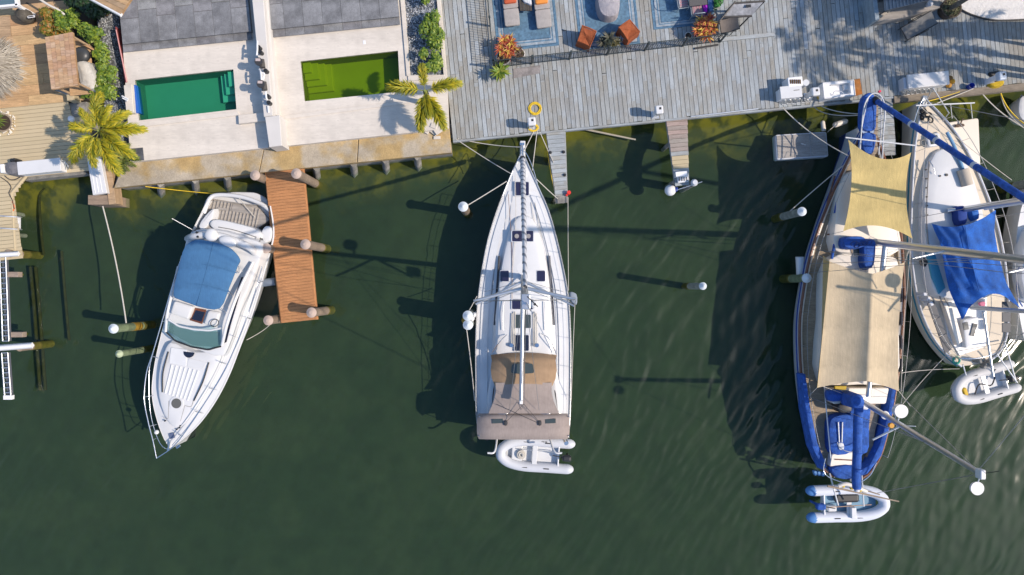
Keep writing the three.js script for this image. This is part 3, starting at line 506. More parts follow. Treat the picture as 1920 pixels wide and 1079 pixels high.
// gravel strips beside the terraces (too small to count)
function gravel(label, poly, h, n, pal) {
  const o = structure('gravel_bed', label), w = outline(poly, h); part('bed', slab(poly, h - 0.3, h), mat([0.17, 0.18, 0.19], 1, { map: rep(tMottle, 1.2) }), o);
  const g = new THREE.IcosahedronGeometry(0.035, 0); g.scale(1, 0.6, 1); const im = new THREE.InstancedMesh(g, mat([1, 1, 1], 0.9), n), m4 = new THREE.Matrix4(), q = new THREE.Quaternion(), xs = w.map(p => p[0]), zs = w.map(p => p[1]); let k = 0;
  const inside = (x, z) => { let r = false; for (let i = 0, j = w.length - 1; i < w.length; j = i++) if ((w[i][1] > z) !== (w[j][1] > z) && x < (w[j][0] - w[i][0]) * (z - w[i][1]) / (w[j][1] - w[i][1]) + w[i][0]) r = !r; return r; };
  while (k < n) { const x = rr(Math.min(...xs), Math.max(...xs)), z = rr(Math.min(...zs), Math.max(...zs)); if (!inside(x, z)) continue; q.setFromEuler(new THREE.Euler(rr(0, 6), rr(0, 6), rr(0, 6))); const s = rr(0.5, 1.4); im.setMatrixAt(k, m4.compose(V(x, h + 0.01, z), q, V(s, s, s))); const c = pal[Math.floor(rnd() * pal.length)]; im.setColorAt(k, lin(c[0], c[1], c[2])); k++; }
  im.name = 'pebbles'; im.userData = { kind: 'stuff' }; im.castShadow = im.receiveShadow = true; o.add(im);
}
gravel('grey pebble strip beside the hedge', [[176, -40], [216, -40], [232, 160], [245, 300], [214, 305], [196, 200]], 0.98, 2600, [[0.2, 0.22, 0.24], [0.3, 0.32, 0.34], [0.12, 0.13, 0.15], [0.42, 0.43, 0.43]]);
gravel('blue grey pebble bed beside the boardwalk', [[750, -50], [818, -50], [836, 142], [766, 142]], T - 0.12, 3800, [[0.22, 0.25, 0.29], [0.32, 0.36, 0.4], [0.13, 0.15, 0.19], [0.48, 0.5, 0.53]]);
{ const o = structure('garden_curb', 'white curb round the pebble bed'); part('curb', [slab([[814, -50], [822, -50], [838, 148], [832, 146]], 0.6, T + 0.05), slab([[764, 141], [833, 140], [838, 150], [765, 151]], 0.6, T + 0.06)], mTrav, o); part('curb', slab([[746, -50], [754, -50], [769, 141], [762, 142]], T - 0.2, T + 0.08), mTrav, o); }
shrub('glossy green shrub at the top of the pebble bed', 803, 38, T - 0.1, 18, 30, 0.9, 900, 0.14, GREEN, 'shrubs in the pebble bed');
shrub('glossy green shrub in the middle of the pebble bed', 815, 72, T - 0.1, 20, 24, 0.85, 900, 0.14, GREEN, 'shrubs in the pebble bed');
shrub('glossy green shrub at the low end of the pebble bed', 806, 112, T - 0.1, 20, 26, 0.85, 900, 0.14, GREEN, 'shrubs in the pebble bed');
shrub('green shrub cut off by the top of the picture in the pebble bed', 800, -6, T - 0.1, 15, 14, 0.8, 400, 0.14, GREEN, 'shrubs in the pebble bed');
{ // loose white paving blocks on the cap
  const L = [['flat white paving block under the palm leaves', 806, 229, 14, 18, 0.1, 0.3], ['tilted white paving block leaning on the pile', 813, 246, 10, 16, 0.12, 0.9], ['large white paving block at the outer side of the pile', 821, 244, 15, 12, 0.24, 0.6], ['white paving block lying alone at the seawall edge', 819, 258, 13, 6, 0.08, 0.05], ['small white paving block at the terrace side of the pile', 801, 246, 7, 10, 0.1, -0.5], ['white paving block standing on top of the pile', 813, 236, 9, 12, 0.3, 1.2]];
  for (const [l, x, y, w, d, h, a] of L) single('paving_block', l, 'paving block', pbox(x, y, w, d, CAPH + 0.002 + (h > 0.2 ? h - 0.12 : 0), CAPH + h, a, 0.02), mTrav, P(x, y, CAPH), 'loose paving blocks on the seawall');
}
{ const o = structure('garden_ground', 'sandy ground of the gardens behind the quay'); part('ground', rbox(V(0, 0.2, -46), 180, 1.6, 63.5, 0, 0), mat([0.42, 0.38, 0.3], 1, { map: rep(tMottle, 0.4) }), o);
  const s = structure('outer_seabed', 'murky green canal bottom away from the quay'); part('silt', rbox(V(0, -1.2, 12), 180, 0.4, 90, 0, 0), mat([0.018, 0.034, 0.0125], 1), s); }
// ---------------------------------------------------------------- left house garden and decks
const DK = 1.1;
{
  const o = structure('tan_deck', 'tan composite deck beside the boat lift'), f = rf(0, 206);
  const edge = (x, y) => x < 46 ? 1 : 0;
  for (let i = 0; i < 19; i++) {
    const v = -9 + i * 7.35 + 3.6, a = P(...f(-60, v), DK - 0.02), r = f(i < 5 ? 128 + i : 163, v), b = P(...r, DK - 0.02), c = a.clone().add(b).multiplyScalar(0.5); c.y += rr(-0.002, 0.002);
    board('plank', o, c, ROT, a.distanceTo(b), M(7.35, DK) - 0.014, 0.035, mTanPlanks[Math.floor(rnd() * 3)]);
  }
  for (let i = 0; i < 21; i++) {                    // the narrow part along the basin
    const v = 131 + i * 7.35, wR = i < 5 ? 45 - i * 5 : 21 + (i - 5) * 0.35, a = P(...f(-60, v), DK - 0.02), b = P(...f(wR - 12, v), DK - 0.02), c = a.clone().add(b).multiplyScalar(0.5);
    board('plank', o, c, ROT, a.distanceTo(b), M(7.35, DK) - 0.014, 0.035, mTanPlanks[Math.floor(rnd() * 3)]);
  }
  part('edge_board', [[[50, 329], [22, 362]], [[22, 362], [29, 482]]].map(([a, b]) => rod(P(a[0], a[1], DK - 0.05), P(b[0], b[1], DK - 0.05), 0.09, 0.09, 4)), mTanPlanks[1], o);
  part('support', [slab([[-60, 206, DK], [160, 190, DK], [166, 318, DK], [48, 330, DK], [-60, 330, DK]], -0.6, DK - 0.06)], mConcreteGrey, o);
  part('seawall_cap', slab([[46, 330], [160, 318], [163, 326], [44, 339]], 0.4, 0.9, 0.02), mConcreteGrey, o);
  part('weed_band', slab([[44, 342, 0], [162, 329, 0], [162, 326, 0], [44, 338, 0]], -0.6, 0.1), mAlgae, o);
  for (const [x, y] of [[10, 360], [22, 400], [24, 440], [27, 480]]) part('deck_post', rod(P(x, y, 0).setY(-0.9), P(x, y, 0).setY(DK - 0.06), 0.1), mConcreteGrey, o);
  const br = structure('brown_deck', 'warm brown timber deck of the left garden'), g = rf(-50, 18);
  for (let i = 0; i < 10; i++) for (let k = 0; k < 2; k++) {
    const v = i * 19 + 9, cut = 60 + hash(i, 5) * 80, a = P(...g(k ? cut + 0.5 : 0, v), DK), b = P(...g(k ? 178 + i * 1 : cut, v), DK), c = a.clone().add(b).multiplyScalar(0.5); c.y = DK - 0.02 + rr(-0.002, 0.002);
    board('board', br, c, ROT, a.distanceTo(b), M(19, DK) - 0.01, 0.035, mBrownPlanks[Math.floor(rnd() * 5)]);
  }
  part('support', slab([[-60, -50], [160, -50], [184, 185], [-60, 203]], 0.2, DK - 0.06), mat([0.07, 0.06, 0.05], 1), br);
}
{ // shingled shelter
  const B = DK, R0 = 2.75, R1 = 3.0, o = thing('garden_shelter', 'small timber shelter with a brown shingle roof beside the hedge', 'shelter', P(115, 118, B)), q = [[84, 70], [136, 60], [146, 160], [96, 168]];
  const c = (s, t) => { const a = mix3([...q[0], R0], [...q[1], R1], s), b = mix3([...q[3], R0], [...q[2], R1], s), p = mix3(a, b, t); return P(p[0], p[1], p[2]); };
  const pal = [[0.82, 0.50, 0.28], [0.88, 0.58, 0.34], [0.76, 0.46, 0.28], [0.92, 0.64, 0.42], [0.82, 0.54, 0.36]].map(k => mat(k, 0.9, { map: tWood }));
  const roof = part('roof', patch((s, t) => c(s, t).add(V(0, -0.03, 0)), 1, 1, 0.06), mBrownPlanks[0], o);
  for (let i = 0; i < 6; i++) for (let j = 0, t = 0; t < 0.995; j++) {
    const t1 = Math.min(1, t + rr(0.06, 0.13)), a = i / 6 + 0.003, b = (i + 1) / 6 - 0.006, ta = t + 0.002, tb = t1 - 0.002, lift = rr(0.004, 0.016); t = t1;
    part('shingle', patch((s, k) => c(lerp(a, b, s), lerp(ta, tb, k)).add(V(0, lift + 0.012 * (1 - s), 0)), 1, 1, 0.014), pal[Math.floor(rnd() * 5)], roof);
  }
  for (const [s, t] of [[0.08, 0.06], [0.92, 0.06], [0.92, 0.94], [0.08, 0.94]]) { const p = c(s, t); part('post', rod(V(p.x, B, p.z), p.clone().setY(p.y - 0.1), 0.055, 0.055, 6), mBrownPlanks[1], o); }
  part('shelf', [rbox(c(0.5, 0.5).setY(B + 0.55), 1.1, 0.05, 2.2, ROT, 0.01)], mBrownPlanks[2], o); part('back_beam', rod(P(140, 75, B + 1), P(182, 97, B + 0.6), 0.05, 0.05, 4), mBrownPlanks[4], o); part('end_beam', rod(P(104, 168, B + 0.5), P(127, 177, B + 0.5), 0.05, 0.05, 4), mGreyPlanks[4], o);
  part('low_beam', rod(P(146, 160, B + 0.4), P(176, 176, B + 0.4), 0.05, 0.05, 4), mBrownPlanks[4], o);
  const k = thing('round_kettle', 'dark round kettle lid beside the shingled shelter', 'grill', P(153, 104, B)), g = new THREE.SphereGeometry(0.36, 24, 12, 0, 6.3, 0, 1.6), p = P(152, 103, B + 0.75); g.scale(1, 0.6, 1); g.translate(p.x, p.y, p.z); part('lid', g, mat([0.045, 0.05, 0.055], 0.4), k); const bg = new THREE.SphereGeometry(0.36, 24, 12, 0, 6.3, 1.6, 1.54); bg.scale(1, 0.8, 1); bg.translate(p.x, p.y, p.z); part('bowl', bg, mBlack, k); for (let i = 0; i < 3; i++) part('leg', rod(p.clone().add(V(0.15 * Math.cos(i * 2.1), -0.2, 0.15 * Math.sin(i * 2.1))), p.clone().add(V(0.3 * Math.cos(i * 2.1), -0.75, 0.3 * Math.sin(i * 2.1))), 0.015), mBlack, k);
  const cl = [[142, 116], [160, 114], [169, 128], [176, 142], [174, 166], [162, 166], [150, 160], [145, 138]], cm = mat([0.95, 0.92, 0.84], 0.95, { map: rep(tWeave, 1), ...bumpOf(tMottle, 1.2, 0.05) });
  single('white_dust_sheet', 'crumpled white sheet draped beside the shingled shelter', 'sheet', mound(smooth(cl, 3), B, B + 1.0, 0.1, 0.12, 0.08), cm, P(157, 140, B));
  single('grey_side_box', 'pale box below the white sheet at the shelter end', 'box', pbox(143, 172, 18, 8, B, B + 0.3), mWhite, P(143, 172, B));
  single('low_wall_block', 'grey block post beside the tall palm', 'block', pbox(131, 182, 14, 12, B, B + 0.5), mTanPlanks[1], P(131, 182, B));
}
const CROT = [[0.1, 0.12, 0.01], [0.2, 0.2, 0.015], [0.42, 0.16, 0.03]];
const hedge = 'hedge shrubs of the left garden';
shrub('croton shrub with orange leaf tips beside the grey urn', 88, 30, DK, 26, 20, 1.0, 1300, 0.15, CROT, hedge);
shrub('croton shrub above the shingle roof', 102, 56, DK, 24, 16, 1.0, 1000, 0.15, CROT, hedge);
shrub('light green shrub between the croton and the pebble strip', 135, 40, DK, 26, 24, 1.1, 1300, 0.15, GREEN, hedge);
shrub('round green shrub at the top of the pebble strip', 172, 56, DK, 24, 22, 1.0, 1100, 0.15, GREEN, hedge);
shrub('round green shrub beside the round kettle', 190, 98, DK, 19, 20, 0.95, 900, 0.14, GREEN, hedge);
shrub('round green shrub beside the white sheet', 197, 138, DK, 22, 22, 0.95, 1000, 0.14, GREEN, hedge);
shrub('round green shrub just above the tall palm', 192, 172, DK, 22, 22, 0.95, 1000, 0.14, GREEN, hedge);
shrub('small green shrub at the shelter corner', 160, 174, DK, 13, 9, 0.5, 350, 0.13, GREEN, hedge);
const DARK = [[0.008, 0.02, 0.006], [0.015, 0.045, 0.01], [0.02, 0.07, 0.012]];
shrub('dark green shrub under the eaves at the top edge', 150, 6, DK, 34, 20, 1.3, 1300, 0.16, DARK, hedge);
shrub('dark green shrub by the house corner at the top edge', 185, 16, DK, 22, 20, 1.1, 900, 0.16, DARK, hedge);
shrub('dry brown bush below the tall palm', 222, 282, 1.0, 12, 16, 0.4, 500, 0.2, [[0.2, 0.14, 0.09], [0.32, 0.24, 0.16], [0.1, 0.07, 0.05]]);
{ // low bushy palm at the cap corner
  const cr = P(228, 296, 1.75); palm('short bushy palm hanging over the seawall corner', cr, V(cr.x, 0.98, cr.z), Array.from({ length: 11 }, (_, i) => [i * 0.571 + rr(-0.1, 0.1), rr(-0.35, 0.15), rr(0.55, 0.75)]), 1.15, 0.3, [[0.07, 0.12, 0.012], [0.14, 0.2, 0.02], [0.26, 0.28, 0.03]], 'palms on the left bank', 0.6, 90);
}
{
  const deg = Math.PI / 180, cr = P(186, 246, 4.3), ba = P(226, 272, 1.0);
  palm('tall yellow green palm over the white gangway', cr, ba, [[95, -0.1, 1.02], [38, -0.12, 0.85], [5, -0.15, 1.05], [-38, -0.1, 1.0], [-70, -0.15, 1.12], [-105, -0.1, 0.9], [-138, -0.12, 1.1], [170, -0.1, 0.85], [130, 0.15, 0.7], [60, 0.25, 0.7], [-20, 0.35, 0.65]].map(([a, t, s]) => [a * deg, t, s]), 1.75, 0.38, PALM, 'palms on the left bank', 0.46, 420);
  const c2 = P(797, 171, T + 1.75), b2 = P(806, 196, T);
  palm('yellow green palm beside the lime green pool', c2, b2, [[15, -0.08, 1.05], [172, -0.08, 1.12], [98, -0.05, 0.8], [-62, -0.1, 1.15], [-98, -0.1, 1.1], [-80, 0.2, 0.8]].map(([a, t, s]) => [a * deg, t, s]), 1.6, 0.38, PALM, 'palms on the left bank', 0.46, 400);
}
{ // house corners at the top left, bleached pole, urn, thatch, bowl plant
  const o = thing('house_corner', 'corner of a house with brown shingle roof and white eaves', 'house', P(190, -20, DK)); const rh = 4.2;
  const ra = [[170, 0, 4.5], [205, -25, 4.9], [260, -25, 4.9], [226, 24, rh], [215, 24, rh]];
  const rp = (s, t) => { const a = mix3([168, -4, rh], [226, 27, rh], t), b = mix3([225, -28, rh + 0.5], [258, -22, rh + 0.5], t), p = mix3(a, b, s); return P(...p); };
  const roof = part('roof', patch((s, t) => rp(s, t), 2, 2, 0.12), mBrownPlanks[0], o); for (let i = 0; i < 6; i++) part('shingle_course', patch((s, t) => rp(lerp(i / 6 + 0.01, (i + 1) / 6, s), t).add(V(0, 0.03 - 0.015 * s, 0)), 1, 3, 0.02), mBrownPlanks[i % 5], roof);
  part('eaves', rod(P(166, -5, rh - 0.05), P(227, 28, rh - 0.05), 0.1, 0.1, 4), mWhite, o); part('wall', slab([[195, -50, DK], [262, -50, DK], [255, -10, DK], [222, -4, DK]], DK - 0.2, 3.6), mWhite, o);
  const s = thing('sunroom', 'white framed glass roof corner of a sunroom at the top left', 'sunroom', P(10, -10, DK)); part('frame', [pbox(14, 10, 40, 4, 2.4, 2.6, ROT, 0.01), pbox(28, -6, 5, 36, 2.4, 2.6, ROT, 0.01)], mWhite, s); part('glass', slab([[-20, -30], [27, -30], [27, 8], [-20, 12]], 2.48, 2.54), mat([0.1, 0.16, 0.2], 0.1), s); part('wall', [pbox(24, 6, 6, 6, DK, 2.4, ROT, 0.01)], mWhite, s);
  single('bleached_pole', 'bleached curved pole lying over the croton shrubs', 'pole', tube([P(64, -8, 2.3), P(90, 9, 2.25), P(108, 18, 2.2), P(121, 28, 2.1)], 0.05, 8, 16), mat([0.6, 0.56, 0.5], 0.8), P(100, 15, 2.2));
  const u = thing('garden_urn', 'grey round urn with a slot beside the croton shrub', 'urn', P(58, 38, DK)); const c = P(59, 37, DK), lg = new THREE.LatheGeometry([[0.01, 0], [0.2, 0.02], [0.31, 0.35], [0.29, 0.62], [0.2, 0.78], [0.01, 0.8]].map(a => new THREE.Vector2(...a)), 28); lg.translate(c.x, DK, c.z); part('body', lg, mat([0.16, 0.145, 0.12], 0.8, { map: rep(tMottle, 1.5) }), u); part('vent', pbox(57, 31, 13, 4, DK + 0.78, DK + 0.83, 0.15, 0.01), mWhite, u); part('slot', pbox(57, 31, 10, 2, DK + 0.83, DK + 0.835, 0.15, 0), mBlack, u);
  const th = thing('thatched_umbrella', 'dry thatched umbrella roof at the left edge', 'umbrella', P(-22, 118, DK)); const tc = P(-30, 118, 3.3), L = []; for (let i = 0; i < 1500; i++) { const a = rr(-2.2, 2.2), r = rr(0.15, 1), d = V(Math.cos(a), -0.42, Math.sin(a)).normalize(), p = tc.clone().add(V(Math.cos(a) * r * 1.05, -r * 0.5, Math.sin(a) * r * 1.05)), k = rnd(); L.push({ p, d: d.add(unit().multiplyScalar(0.18)).normalize(), n: V(0, 1, 0), l: rr(0.3, 0.55), w: 0.03, c: mix3([0.3, 0.27, 0.22], [0.62, 0.58, 0.5], k), bend: 0.1 }); }
  part('thatch', leafGeo(L), mLeaf, th); part('post', rod(V(tc.x, DK, tc.z), tc, 0.07), mTrunk, th); const cg = new THREE.ConeGeometry(1.1, 0.5, 20, 1, true); cg.translate(tc.x, tc.y - 0.3, tc.z); part('underframe', cg, mTrunk, th);
  const w = rosette('spiky plant in a bowl ringed with white shells at the left edge', 4, 230, DK, 0.4, 0.22, 60, 0.4, [[0.06, 0.1, 0.02], [0.12, 0.18, 0.03], [0.2, 0.24, 0.04]], mat([0.3, 0.24, 0.18], 0.9), 'shell_bowl_plant', 0.4); const bw = P(8, 231, DK); const sh = []; for (let i = 0; i < 150; i++) { const a = rr(0, 6.28), r = rr(0.22, 0.55), g = new THREE.IcosahedronGeometry(rr(0.025, 0.05), 0); g.scale(1, 0.6, 1); g.translate(bw.x + Math.cos(a) * r, DK + 0.06 + 0.2 * (0.6 - r), bw.z + Math.sin(a) * r * 1.1); sh.push(g); } part('shells', sh, mat([0.72, 0.68, 0.6], 0.8), w).userData.kind = 'stuff';
}
{ // things on the tan deck
  const o = thing('dock_box', 'long white dock box beside the wrapped outboard on the tan deck', 'dock box', P(74, 313, DK)); part('body', pbox(72, 313, 78, 22, DK, DK + 0.5, ROT, 0.03), mWhite, o); part('lid', pbox(72, 312, 82, 25, DK + 0.5, DK + 0.58, ROT, 0.03), mGel, o); part('rail', tube([P(113, 302, DK + 0.4), P(122, 305, DK + 0.5), P(127, 312, DK + 0.5), P(126, 318, DK + 0.4)], 0.02, 6), mAlu, o);
  const w = thing('wrapped_outboard', 'outboard motor wrapped in grey cloth on the tan deck', 'outboard motor', P(18, 315, DK)); part('wrap', mound(smooth([[8, 306], [27, 303], [32, 314], [28, 326], [10, 325]], 3), DK, DK + 0.6, 0.02, 0.14, 0.05), mat([0.2, 0.2, 0.22], 0.9, bumpOf(tMottle, 1.5, 0.1)), w); part('bracket', [pbox(3, 316, 8, 16, DK, DK + 0.5, ROT, 0.02)], mWhite, w); part('knot', [pbox(22, 300, 10, 5, DK, DK + 0.5, 0.4, 0.03)], mBlack, w);
  const g = thing('gangway', 'white ribbed gangway leading down beside the seawall', 'gangway', P(183, 332, DK)); part('deck_plate', slab([[162, 297], [187, 293], [200, 362], [173, 366]], DK, DK + 0.22, 0.02), mGel, g); for (const [a, b] of [[[168, 300], [178, 362]], [[174, 299], [184, 361]], [[180, 298], [191, 360]]]) part('rib', rod(P(...a, DK + 0.22), P(...b, DK + 0.22), 0.018), mWhite, g); part('post', rod(P(157, 284, DK), P(157, 284, DK + 0.9), 0.08), mWhite, g);
  const cp = thing('timber_walkway', 'narrow brown timber walkway beside the white gangway', 'walkway', P(205, 340, 0)); part('beam', [slab([[194, 300], [206, 299], [217, 382], [203, 384]], 0.5, DK - 0.02, 0.01)], mBrownPlanks[1], cp); part('head_block', pbox(188, 375, 48, 18, -0.3, DK - 0.08, 0.0, 0.02), mat([0.42, 0.32, 0.24], 0.9, { map: tWood }), cp); part('weed_post', [rod(P(222, 380, 0).setY(-0.9), P(222, 380, 0).setY(0.5), 0.1), rod(P(196, 378, 0).setY(-0.9), P(196, 378, 0).setY(0.5), 0.14)], mAlgae, cp);
  single('deck_globe_lamp', 'round white globe lamp on the tan deck by the palm', 'lamp', [new THREE.SphereGeometry(0.14, 16, 12).translate(...P(133, 223, DK + 0.5).toArray()), rod(P(133, 223, DK), P(133, 223, DK + 0.4), 0.04)], mWhite, P(133, 223, DK));
  single('shore_cable', 'dark cable trailing over the tan deck to the lift', 'cable', tube([P(8, 330, DK + 0.03), P(18, 337, DK + 0.03), P(30, 336, DK + 0.03), P(40, 330, DK + 0.03)], 0.02, 6), mRubber, P(20, 335, DK));
  single('coiled_cable', 'thin dark cable wriggling down the narrow deck', 'cable', tube([P(0, 332, DK + 0.03), P(14, 342, DK + 0.03), P(20, 352, DK + 0.03), P(16, 362, DK + 0.03), P(22, 375, DK + 0.03), P(26, 392, DK + 0.03)], 0.018, 6), mRubber, P(16, 360, DK));
}
// ---------------------------------------------------------------- timber pier by the motor yacht
function pileParts(o, x, y, top, r, shaftM, capM, cap = 0.12) {    // x, y = where it stands in the water
  const b = P(x, y, 0); part('piling', rod(b.clone().setY(-0.9), b.clone().setY(top), r, r * 0.96, 16), shaftM, o); if (cap) part('piling_cap', rod(b.clone().setY(top), b.clone().setY(top + cap), r * 1.12, r * 0.35, 18), capM, o);
  part('weed_ring', rod(b.clone().setY(-0.9), b.clone().setY(0.18), r * 1.06, r * 1.04, 16), mAlgae, o);
}
const mPileWood = mat([0.42, 0.33, 0.25], 0.9, { map: rep(tWood, 0.6, 0.3), ...bumpOf(tWood, 1, 0.02) }), mPileCap = mat([0.46, 0.36, 0.3], 0.8), mPileGrey = mat([0.42, 0.46, 0.4], 0.9, { map: rep(tMottle, 0.7), ...bumpOf(tMottle, 1, 0.03) }), mPileGreen = mat([0.28, 0.36, 0.2], 0.9, { map: rep(tMottle, 0.7) });
{
  const h = 1.15, A = P(531, 312, h), B = P(560, 603, h), d = B.clone().sub(A), L = d.length(), ry = Math.atan2(-d.z, d.x), o = thing('timber_pier', 'orange brown timber pier with six pilings beside the motor yacht', 'pier', V(A.x, 0, A.z)), n = 52, side = V(-d.z, 0, d.x).normalize();
  for (let i = 0; i < n; i++) { const c = A.clone().lerp(B, (i + 0.5) / n); c.y = h - 0.02 + rr(-0.002, 0.002); board('plank', o, c, ry + Math.PI / 2, M(lerp(71, 66, i / n), h), L / n - 0.01, 0.035, mOrangePlanks[Math.floor(rnd() * 3)]); }
  for (const s of [-1, 1]) part('edge_board', rod(A.clone().addScaledVector(side, s * 0.83).setY(h - 0.1), B.clone().addScaledVector(side, s * 0.78).setY(h - 0.1), 0.09, 0.09, 4), mOrangePlanks[1], o); part('joist', rod(A.clone().setY(h - 0.12), B.clone().setY(h - 0.12), 0.08, 0.08, 4), mOrangePlanks[1], o);
  for (const [x, y, t] of [[508, 342, 2.0], [592, 345, 2.9], [524, 470, 1.75], [604, 465, 2.6], [527, 598, 1.7], [612, 583, 2.4]]) pileParts(o, x, y, t, 0.2, mPileWood, mPileCap, 0.1);
}
// ---------------------------------------------------------------- patio on the boardwalk
const mGreySlab = mat([0.40, 0.37, 0.36], 0.95, { map: rep(tMottle, 1) });
function quadBox(q, h0, h1, m, name, parent, flip) { // box over a survey rectangle, uv 0..1 on its top
  const a = P(...q[0], h1), b = P(...q[1], h1), c = P(...q[2], h1), d = P(...q[3], h1), w = a.distanceTo(b), l = a.distanceTo(d), g = new THREE.BoxGeometry(w, h1 - h0, l), ctr = a.clone().add(b).add(c).add(d).multiplyScalar(0.25);
  g.rotateY(Math.atan2(-(b.z - a.z), b.x - a.x)); g.translate(ctr.x, (h0 + h1) / 2, ctr.z); const n = g.toNonIndexed(); n.userData.keepUv = true; return n;
}
const tRug = tex(512, 512, (u, v) => {
  const e = Math.min(u, 1 - u, v, 1 - v), n = fbm(u * 30, v * 30, 30, 3), f = hash(u * 512, v * 512), s = 0.86 + 0.3 * (n - 0.5) + 0.16 * (f - 0.5);
  const bl = [0.40, 0.545, 0.655], dk = [0.31, 0.46, 0.58], wh = [0.66, 0.71, 0.75], c = e < 0.03 ? bl : e < 0.045 ? dk : e < 0.085 ? wh : e < 0.105 ? bl : e < 0.125 ? wh : e < 0.138 ? dk : bl; return c.map(x => x * s);
});
const mRug = mat([1, 1, 1], 0.95, { map: tRug });
const rugs = [['blue bordered rug under the two loungers', [[920, -25], [1036, -37], [1050, 85], [932, 97]]], ['blue bordered rug under the orange covered chairs', [[1073, -22], [1186, -34], [1208, 81], [1085, 95]]], ['blue bordered rug under the dining set', [[1216, -36], [1331, -48], [1342, 43], [1226, 56]]]];
for (const [l, q] of rugs) { const o = new THREE.Mesh(quadBox(q, BW + 0.003, BW + 0.014, mRug), mRug); o.name = numbered('outdoor_rug'); o.receiveShadow = true; o.userData = { label: l, category: 'rug', group: 'blue rugs on the patio' }; scene.add(o); }
function fence() {
  const A = [912, -30], C = [926, 128], E = [1350, 79], o = thing('picket_fence', 'black metal picket fence round the rug patio', 'fence', P(...C, BW)), hT = 1.0, mF = mat([0.03, 0.045, 0.05], 0.5);
  const pg = new THREE.BoxGeometry(0.016, hT - 0.12, 0.016), run = (a, b, n, posts) => {
    const p = P(...a, BW), q = P(...b, BW), base = baseOf.get(o), ry = Math.atan2(-(q.z - p.z), q.x - p.x);
    for (let i = 0; i < n; i++) { const c = p.clone().lerp(q, (i + 0.5) / n).sub(base); const m = new THREE.Mesh(pg, mF); m.name = 'picket'; m.position.set(c.x, 0.06 + hT / 2, c.z); m.castShadow = true; o.add(m); }
    for (const y of [0.12, hT]) { const a2 = p.clone(), b2 = q.clone(); a2.y = b2.y = BW + y; part('rail', rod(a2, b2, 0.022, 0.022, 4), mF, o); }
    for (let i = 0; i <= posts; i++) { const c = p.clone().lerp(q, i / posts); part('post', [rbox(c.clone().setY(BW + hT / 2 + 0.02), 0.06, hT + 0.04, 0.06, ry, 0.005), rbox(c.clone().setY(BW + hT + 0.06), 0.09, 0.04, 0.09, ry, 0.01)], mF, o); }
  };
  run(C, A, 34, 2); run(C, E, 96, 6);
}
fence();
function lounger(label, q, pillow) {                 // q: footprint from head-left, head-right, foot-right, foot-left
  const o = thing('sun_lounger', label, 'lounger', P(...q[3], BW), 'loungers on the rug'), mC = mat([0.60, 0.56, 0.53], 0.95, { map: rep(tWeave, 2) }), f = (s, t) => mix3(mix3([...q[0], 0], [...q[1], 0], s), mix3([...q[3], 0], [...q[2], 0], s), t).slice(0, 2);
  for (const [a, b] of [[0, 0.3], [0.31, 0.62], [0.63, 1]]) part('cushion', mound(rounded([f(0, a), f(1, a), f(1, b), f(0, b)], 3), BW + 0.26, BW + 0.38, 0, 0.035), mC, o);
  part('frame', slab([f(0.03, 0.01), f(0.97, 0.01), f(0.97, 0.99), f(0.03, 0.99)], BW + 0.18, BW + 0.26), mBlack, o); for (const [s, t] of [[0.08, 0.06], [0.92, 0.06], [0.92, 0.94], [0.08, 0.94]]) { const p = P(...f(s, t), BW + 0.2); part('leg', rod(V(p.x, BW, p.z), p, 0.025), mBlack, o); }
  part('pillow', mound(rounded([f(0.1, 0.36), f(0.9, 0.36), f(0.9, 0.5), f(0.1, 0.5)], 3), BW + 0.385, BW + 0.52, 0, 0.06, 0.02), pillow, o);
}
lounger('grey cushioned lounger with a red pillow', [[938, -36], [968, -40], [975, 46], [947, 49]], mat([0.50, 0.10, 0.04], 0.9)); lounger('grey cushioned lounger with an orange pillow', [[996, -38], [1026, -42], [1035, 49], [1007, 53]], mat([0.72, 0.26, 0.05], 0.9));
